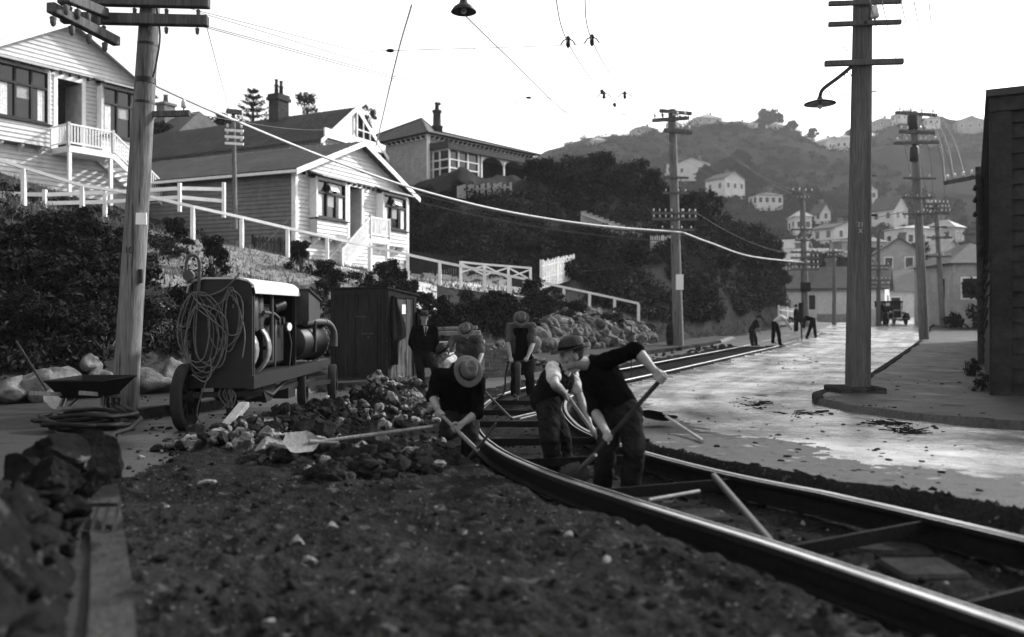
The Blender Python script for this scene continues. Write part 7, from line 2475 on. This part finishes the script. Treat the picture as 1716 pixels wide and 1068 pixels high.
    for k in (-1, 1):
        tr.capsule(J['pelvis'] + sv * (.06 * k), J['pelvis'] + sv * (.07 * k) + (J['chest'] - J['pelvis']) * .22, .128 * build, .120 * build, 12)
    for sd in 'AB':
        h, k_, a_ = J['hip' + sd], J['kn' + sd], J['an' + sd]
        tr.capsule(h, h.lerp(k_, .5), .125 * build, .108 * build, 14); tr.capsule(h.lerp(k_, .5), k_, .108 * build, .092 * build, 14); tr.capsule(J['pelvis'], h, .125 * build, .125 * build, 12)
        tr.capsule(k_, k_.lerp(a_, .5), .092 * build, .088 * build, 14); tr.capsule(k_.lerp(a_, .5), a_, .088 * build, .080 * build, 14)
    remesh(tr, cv, 'trousers', clothes['trousers'], root, inv, 3, wr=.020, wscale=8, seed=3)
    fd = f - V(0, 0, f.z)
    for sd in 'AB':
        td = Vector((toes or {}).get(sd, fd)); td.z = 0
        td.normalize(); a_ = J['an' + sd]
        bo = MB(); hl = a_ - V(0, 0, .05) - td * .04; bo.capsule(a_ + V(0, 0, .04), a_ - V(0, 0, .02), .055, .05, 10); bo.capsule(hl, hl + td * .10, .040, .042, 10); bo.capsule(hl + td * .10 - V(0, 0, .0), hl + td * .20 - V(0, 0, .008), .042, .034, 10)
        remesh(bo, max(cv, .010), 'boot', boots if isinstance(boots, str) else boots[sd], root, inv, 2)
    if apron:
        fw, mt, zt, zb, w0, w1 = apron
        fw = Vector(fw).normalized(); sd_ = fw.cross(V(0, 0, 1)); m = MB().use(mt); n = 12; rows = 9; vs = []; fs = []
        for off in (0, .012):
            for i in range(rows):
                q = i / (rows - 1); z = zt + (zb - zt) * q; hw = (w0 + (w1 - w0) * min(1, q * 1.6)) / 2
                for j in range(n):
                    a = (j / (n - 1) - .5) * 2
                    dpt = .165 - .10 * a * a + .012 * math.sin(a * 9 + i) * q + off
                    p = J['pelvis'] + (J['chest'] - J['pelvis']) * max(0, min(1, (z - J['pelvis'].z) / max(.01, J['chest'].z - J['pelvis'].z)))
                    vs.append(V(p.x, p.y, z) + sd_ * (hw * a) + fw * dpt)
        k = rows * n
        for i in range(rows - 1):
            for j in range(n - 1):
                a = i * n + j; fs.append((a, a + 1, a + n + 1, a + n)); a += k; fs.append((a + n, a + n + 1, a + 1, a))
        m.add(vs, fs, True); m.build('apron', root, inv)
    return root


DK = {'shirt': 'cloth_black', 'trousers': 'cloth_trouser'}
# shovelling worker, largest figure
a_top, a_low = P(1113, 630, 6.62), P(966, 794, 6.72)
g1, g2_ = a_top.lerp(a_low, .03), a_top.lerp(a_low, .625)
ax4 = (a_low - a_top).normalized()
person('large worker in dark shirt and felt hat swinging a shovel, face turned left',
       dict(head=P(957, 596, 7.1), neck=P(988, 606, 7.17), chest=P(1006, 632, 7.18), pelvis=P(1040, 688, 7.2), shA=P(1020, 604, 6.98), shB=P(984, 628, 7.36), elA=P(1066, 586, 6.74), elB=P(997, 690, 7.2), haA=g1, haB=g2_,
            hipA=P(1052, 692, 7.07), hipB=P(1030, 692, 7.33), knA=P(1063, 752, 6.90), knB=P(1016, 752, 7.02), anA=P(1056, 816, 7.12), anB=P(1010, 814, 7.3)),
       (-.92, -.36, -.14), (-.04, 0, 1), dict(DK, sleeve=.98), vox=.0062, hat='felt_dark', grips={'A': (ax4, .02, -1), 'B': (-ax4, .02, 1)}, toes={'A': (-.6, -.8, 0), 'B': (-.8, -.6, 0)}, brim=.17)
shovel('shovel gripped by the large hatted worker, slanting down to the left rail', a_top, a_top.lerp(a_low, .93), a_low + V(-.10, .2, -.14), (.5, -.3, .8), .22, 'wood_dark', 'iron_grey')
# second shoveller behind
b_top, b_low = P(944, 654, 7.95), P(1012, 750, 8.02)
ax5 = (b_low - b_top).normalized(); h1, h2 = b_top.lerp(b_low, .10), b_top.lerp(b_low, .71)
person('worker with pale sleeves and dark waistcoat bending behind the large shoveller, head hidden',
       dict(head=P(962, 601, 8.0), neck=P(948, 611, 8.05), chest=P(934, 637, 8.12), pelvis=P(914, 672, 8.22), shA=P(926, 618, 7.96), shB=P(957, 624, 8.3), elA=P(930, 645, 7.70), elB=P(975, 676, 8.17), haA=h1, haB=h2,
            hipA=P(919, 676, 8.10), hipB=P(914, 676, 8.36), knA=P(921, 732, 7.92), knB=P(941, 730, 8.2), anA=P(930, 788, 8.2), anB=P(946, 786, 8.45)),
       (.75, -.35, -.55), (.5, -.1, .85), {'shirt': 'cloth_pale', 'vest': 'cloth_dark', 'trousers': 'cloth_trouser', 'sleeve': .55}, vox=.007, hat=None, grips={'A': (ax5, .018, 1), 'B': (-ax5, .018, -1)}, toes={'A': (.9, -.4, 0), 'B': (.9, -.3, 0)})
shovel('shovel held by the worker with pale sleeves, blade down by the right rail', b_top, b_low, b_low + V(.08, .02, -.24), (.8, -.3, .3), .2, 'wood_grey', 'iron_grey')
# pickaxe worker
k_top, k_low = P(732, 688, 8.52), P(798, 753, 8.35)
axp = (k_low - k_top).normalized(); p1_, p2_ = k_top.lerp(k_low, .08), k_top.lerp(k_low, .47)
person('worker in black bending over a pickaxe, his hat crown towards us',
       dict(head=P(782, 626, 8.55), neck=P(766, 614, 8.76), chest=P(765, 642, 8.78), pelvis=P(771, 692, 9.02), shA=P(734, 628, 8.72), shB=P(803, 640, 8.7), elA=P(724, 664, 8.74), elB=P(800, 692, 8.58), haA=p1_, haB=p2_,
            hipA=P(758, 694, 9.0), hipB=P(785, 694, 9.0), knA=P(749, 730, 8.72), knB=P(789, 732, 8.72), anA=P(757, 770, 8.98), anB=P(785, 772, 8.92)),
       (.05, -.48, -.86), (.30, -.84, .46), dict(DK, sleeve=1.0), vox=.0065, hat='felt_pale', grips={'A': (axp, .019, 1), 'B': (axp, .019, -1)}, toes={'A': (-.3, -1, 0), 'B': (.3, -1, 0)})
r = thing('pickaxe', 'pickaxe with a long curved head swung by the bending worker beside the left rail', 'pickaxe', k_low); iv = Matrix.Translation(-k_low)
MB().use('wood_grey').tube([k_top - axp * .04, k_top.lerp(k_low, .5), k_low + axp * .03], [.017, .019, .024], 9).build('handle', r, iv)
MB().use('iron_grey').tube(catmull([P(831, 709, 8.15), P(816, 732, 8.27), P(799, 752, 8.35), P(786, 767, 8.43), P(775, 781, 8.48)], 5), [.006] + [.014] * 6 + [.02] * 8 + [.016] * 5 + [.009], 8).build('head', r, iv)
# pneumatic drill worker
person('worker in a bib apron leaning on a pneumatic drill between the rails',
       dict(head=P(873, 537, 15.9), neck=P(873, 543, 16.1), chest=P(873, 566, 16.12), pelvis=P(875, 601, 16.25), shA=P(854, 547, 16.1), shB=P(893, 547, 16.1), elA=P(851, 575, 15.95), elB=P(893, 577, 15.95), haA=P(857, 606, 15.72), haB=P(882, 604, 15.72),
            hipA=P(866, 605, 16.25), hipB=P(885, 605, 16.25), knA=P(864, 632, 16.1), knB=P(888, 632, 16.1), anA=P(862, 658, 16.22), anB=P(889, 659, 16.22)),
       (.02, -.62, -.78), (.05, -.62, .78), {'shirt': 'cloth_grey', 'trousers': 'cloth_dark', 'sleeve': .85}, vox=.010, hat='felt_grey', grips={'A': ((1, 0, .05), .017, 1), 'B': ((1, 0, .05), .017, 1)}, apron=((0, -1, 0), 'cloth_black', 1.16, .25, .26, .40))
q = P(868, 664, 15.7); r = thing('pneumatic_drill', 'pneumatic drill standing upright under the hands of the aproned worker', 'pneumatic drill', q); iv = Matrix.Translation(-q)
MB().use('iron_dark').cyl(P(849, 607, 15.72), P(889, 605, 15.72), .016, n=8).build('handle', r, iv)
m = MB().use('iron_grey'); m.lathe([(.03, 0), (.045, .02), (.045, .16), (.055, .18), (.055, .50), (.06, .52), (.06, .58), (.035, .62)], q + V(0, 0, .02), n=14); m.build('cylinder_body', r, iv)
MB().use('steel_dull').cyl(q - V(0, 0, .12), q + V(0, 0, .06), .014, n=8).build('chisel', r, iv)
m = MB().use('rubber'); m.tube(catmull([P(852, 608, 15.75), P(847, 630, 15.9), P(846, 652, 15.9), P(838, 663, 15.6), P(800, 668, 15.2)], 6), .016, 6); m.build('air_hose', r, iv)
# stooping worker behind
person('worker in a grey shirt and pale hat stooping behind the pickaxe worker',
       dict(head=P(781, 556, 15.25), neck=P(782, 559, 15.48), chest=P(783, 580, 15.55), pelvis=P(786, 612, 15.85), shA=P(760, 567, 15.45), shB=P(803, 567, 15.45), elA=P(751, 588, 15.25), elB=P(808, 592, 15.25), haA=P(744, 610, 15.0), haB=P(800, 616, 15.0),
            hipA=P(777, 616, 15.85), hipB=P(796, 616, 15.85), knA=P(775, 640, 15.6), knB=P(798, 640, 15.6), anA=P(778, 664, 15.9), anB=P(797, 664, 15.9)),
       (-.05, -.65, -.75), (-.08, -.70, .72), {'shirt': 'cloth_grey', 'trousers': 'cloth_trouser', 'sleeve': .9}, vox=.010, hat='felt_pale', brim=.16)
person('worker crouching low behind the pickaxe worker with a pale cuff under his dark hat',
       dict(head=P(744, 592, 14.05), neck=P(760, 597, 14.2), chest=P(774, 610, 14.25), pelvis=P(797, 636, 14.5), shA=P(760, 601, 13.97), shB=P(770, 599, 14.45), elA=P(750, 608, 13.82), elB=P(755, 625, 14.3), haA=P(742, 628, 13.7), haB=P(745, 640, 14.1),
            hipA=P(796, 640, 14.35), hipB=P(800, 640, 14.6), knA=P(780, 656, 14.2), knB=P(785, 656, 14.5), anA=P(800, 674, 14.3), anB=P(803, 674, 14.6)),
       (-.7, -.35, -.6), (-.45, -.3, .84), {'shirt': 'cloth_pale', 'vest': 'cloth_dark', 'trousers': 'cloth_dark', 'sleeve': 1.1}, vox=.010, hat='felt_dark', brim=.15)
# overseer
person('man in a dark three-piece suit, tie and hat standing beside the tool hut watching',
       dict(head=P(711, 533, 18.25), neck=P(711, 545, 18.3), chest=P(710, 566, 18.3), pelvis=P(710, 594, 18.35), shA=P(695, 551, 18.35), shB=P(728, 551, 18.3), elA=P(688, 575, 18.45), elB=P(732, 577, 18.35), haA=P(698, 592, 18.62), haB=P(726, 598, 18.55),
            hipA=P(703, 597, 18.35), hipB=P(718, 597, 18.3), knA=P(704, 621, 18.25), knB=P(728, 616, 18.0), anA=P(707, 641, 18.35), anB=P(735, 640, 18.15)),
       (.45, -.88, -.08), (0, 0, 1), {'shirt': 'cloth_black', 'trousers': 'cloth_dark', 'sleeve': 1.95}, vox=.010, hat='felt_dark', boots={'A': 'cloth_pale', 'B': 'leather'}, jacket=True, shirt_front=(.35, -.93, 0), brim=.16)
# distant workers


def small_person(label, pts, Y, face, up, clothes, hat='felt_dark', group='distant workers', dY=.17):
    J = {}
    for k, (x, y) in pts.items():
        d = -dY if k.endswith('A') else (dY if k.endswith('B') else 0)
        J[k] = P(x, y, Y + d)
    return person(label, J, face, up, clothes, vox=.020, hat=hat, group=group)


small_person('distant stooping worker in dark clothes, leftmost of the far group', dict(head=(1272, 534), neck=(1269, 538), chest=(1265, 543), pelvis=(1259, 555), shA=(1268, 539), shB=(1266, 539), elA=(1272, 549), elB=(1271, 549), haA=(1274, 558), haB=(1274, 558), hipA=(1260, 556), hipB=(1261, 556), knA=(1259, 567), knB=(1266, 567), anA=(1261, 577), anB=(1267, 577)), 38.5, (.8, -.2, -.5), (.5, 0, .85), {'shirt': 'cloth_dark', 'trousers': 'cloth_trouser', 'sleeve': .9})
small_person('distant worker with a white shirt back bent double over the track', dict(head=(1324, 537), neck=(1317, 534), chest=(1309, 532), pelvis=(1297, 541), shA=(1315, 535), shB=(1315, 534), elA=(1321, 545), elB=(1322, 545), haA=(1327, 552), haB=(1328, 552), hipA=(1297, 543), hipB=(1300, 543), knA=(1296, 559), knB=(1305, 559), anA=(1295, 573), anB=(1307, 576)), 39.0, (.6, -.2, -.75), (.85, 0, .4), {'shirt': 'cloth_pale', 'trousers': 'cloth_black', 'sleeve': .9})
small_person('distant worker in black bending beside the tall notice board', dict(head=(1345, 541), neck=(1348, 537), chest=(1352, 533), pelvis=(1362, 536), shA=(1349, 536), shB=(1349, 535), elA=(1347, 546), elB=(1346, 546), haA=(1348, 554), haB=(1345, 554), hipA=(1361, 538), hipB=(1363, 538), knA=(1357, 552), knB=(1365, 551), anA=(1352, 566), anB=(1367, 564)), 46, (-.6, -.2, -.75), (-.8, 0, .5), {'shirt': 'cloth_black', 'trousers': 'cloth_black', 'sleeve': 1.6})


def stander(label, x, yfoot, Y, face, clothes, hat='felt_dark', group=None):
    s = F / Y
    q = lambda dx, h: (x + dx * s, yfoot - h * s)
    f = Vector(face)
    return small_person(label, dict(head=q(0, 1.60), neck=q(0, 1.46), chest=q(0, 1.25), pelvis=q(0, .95), shA=q(-.06, 1.40), shB=q(.06, 1.40), elA=q(-.12, 1.12), elB=q(.1, 1.12), haA=q(-.10, .88), haB=q(.14, .86), hipA=q(-.04, .92), hipB=q(.04, .92), knA=q(-.05, .50), knB=q(.07, .5), anA=q(-.06, .08), anB=q(.06, .08)), Y, face, (0, 0, 1), clothes, hat, group)


stander('dark figure standing behind the bent workers by the white picket fence', 1334, 556, 54, (-.5, -.8, -.2), {'shirt': 'cloth_black', 'trousers': 'cloth_black', 'sleeve': 1.9})
stander('person in dark clothes standing left of the parked motor car', 1474, 545, 63, (.9, -.3, 0), {'shirt': 'cloth_black', 'trousers': 'cloth_dark', 'sleeve': 1.9})
stander('second person in dark clothes right against the side of the motor car', 1482, 545, 64, (-.9, -.3, 0), {'shirt': 'cloth_black', 'trousers': 'cloth_dark', 'sleeve': 1.9})
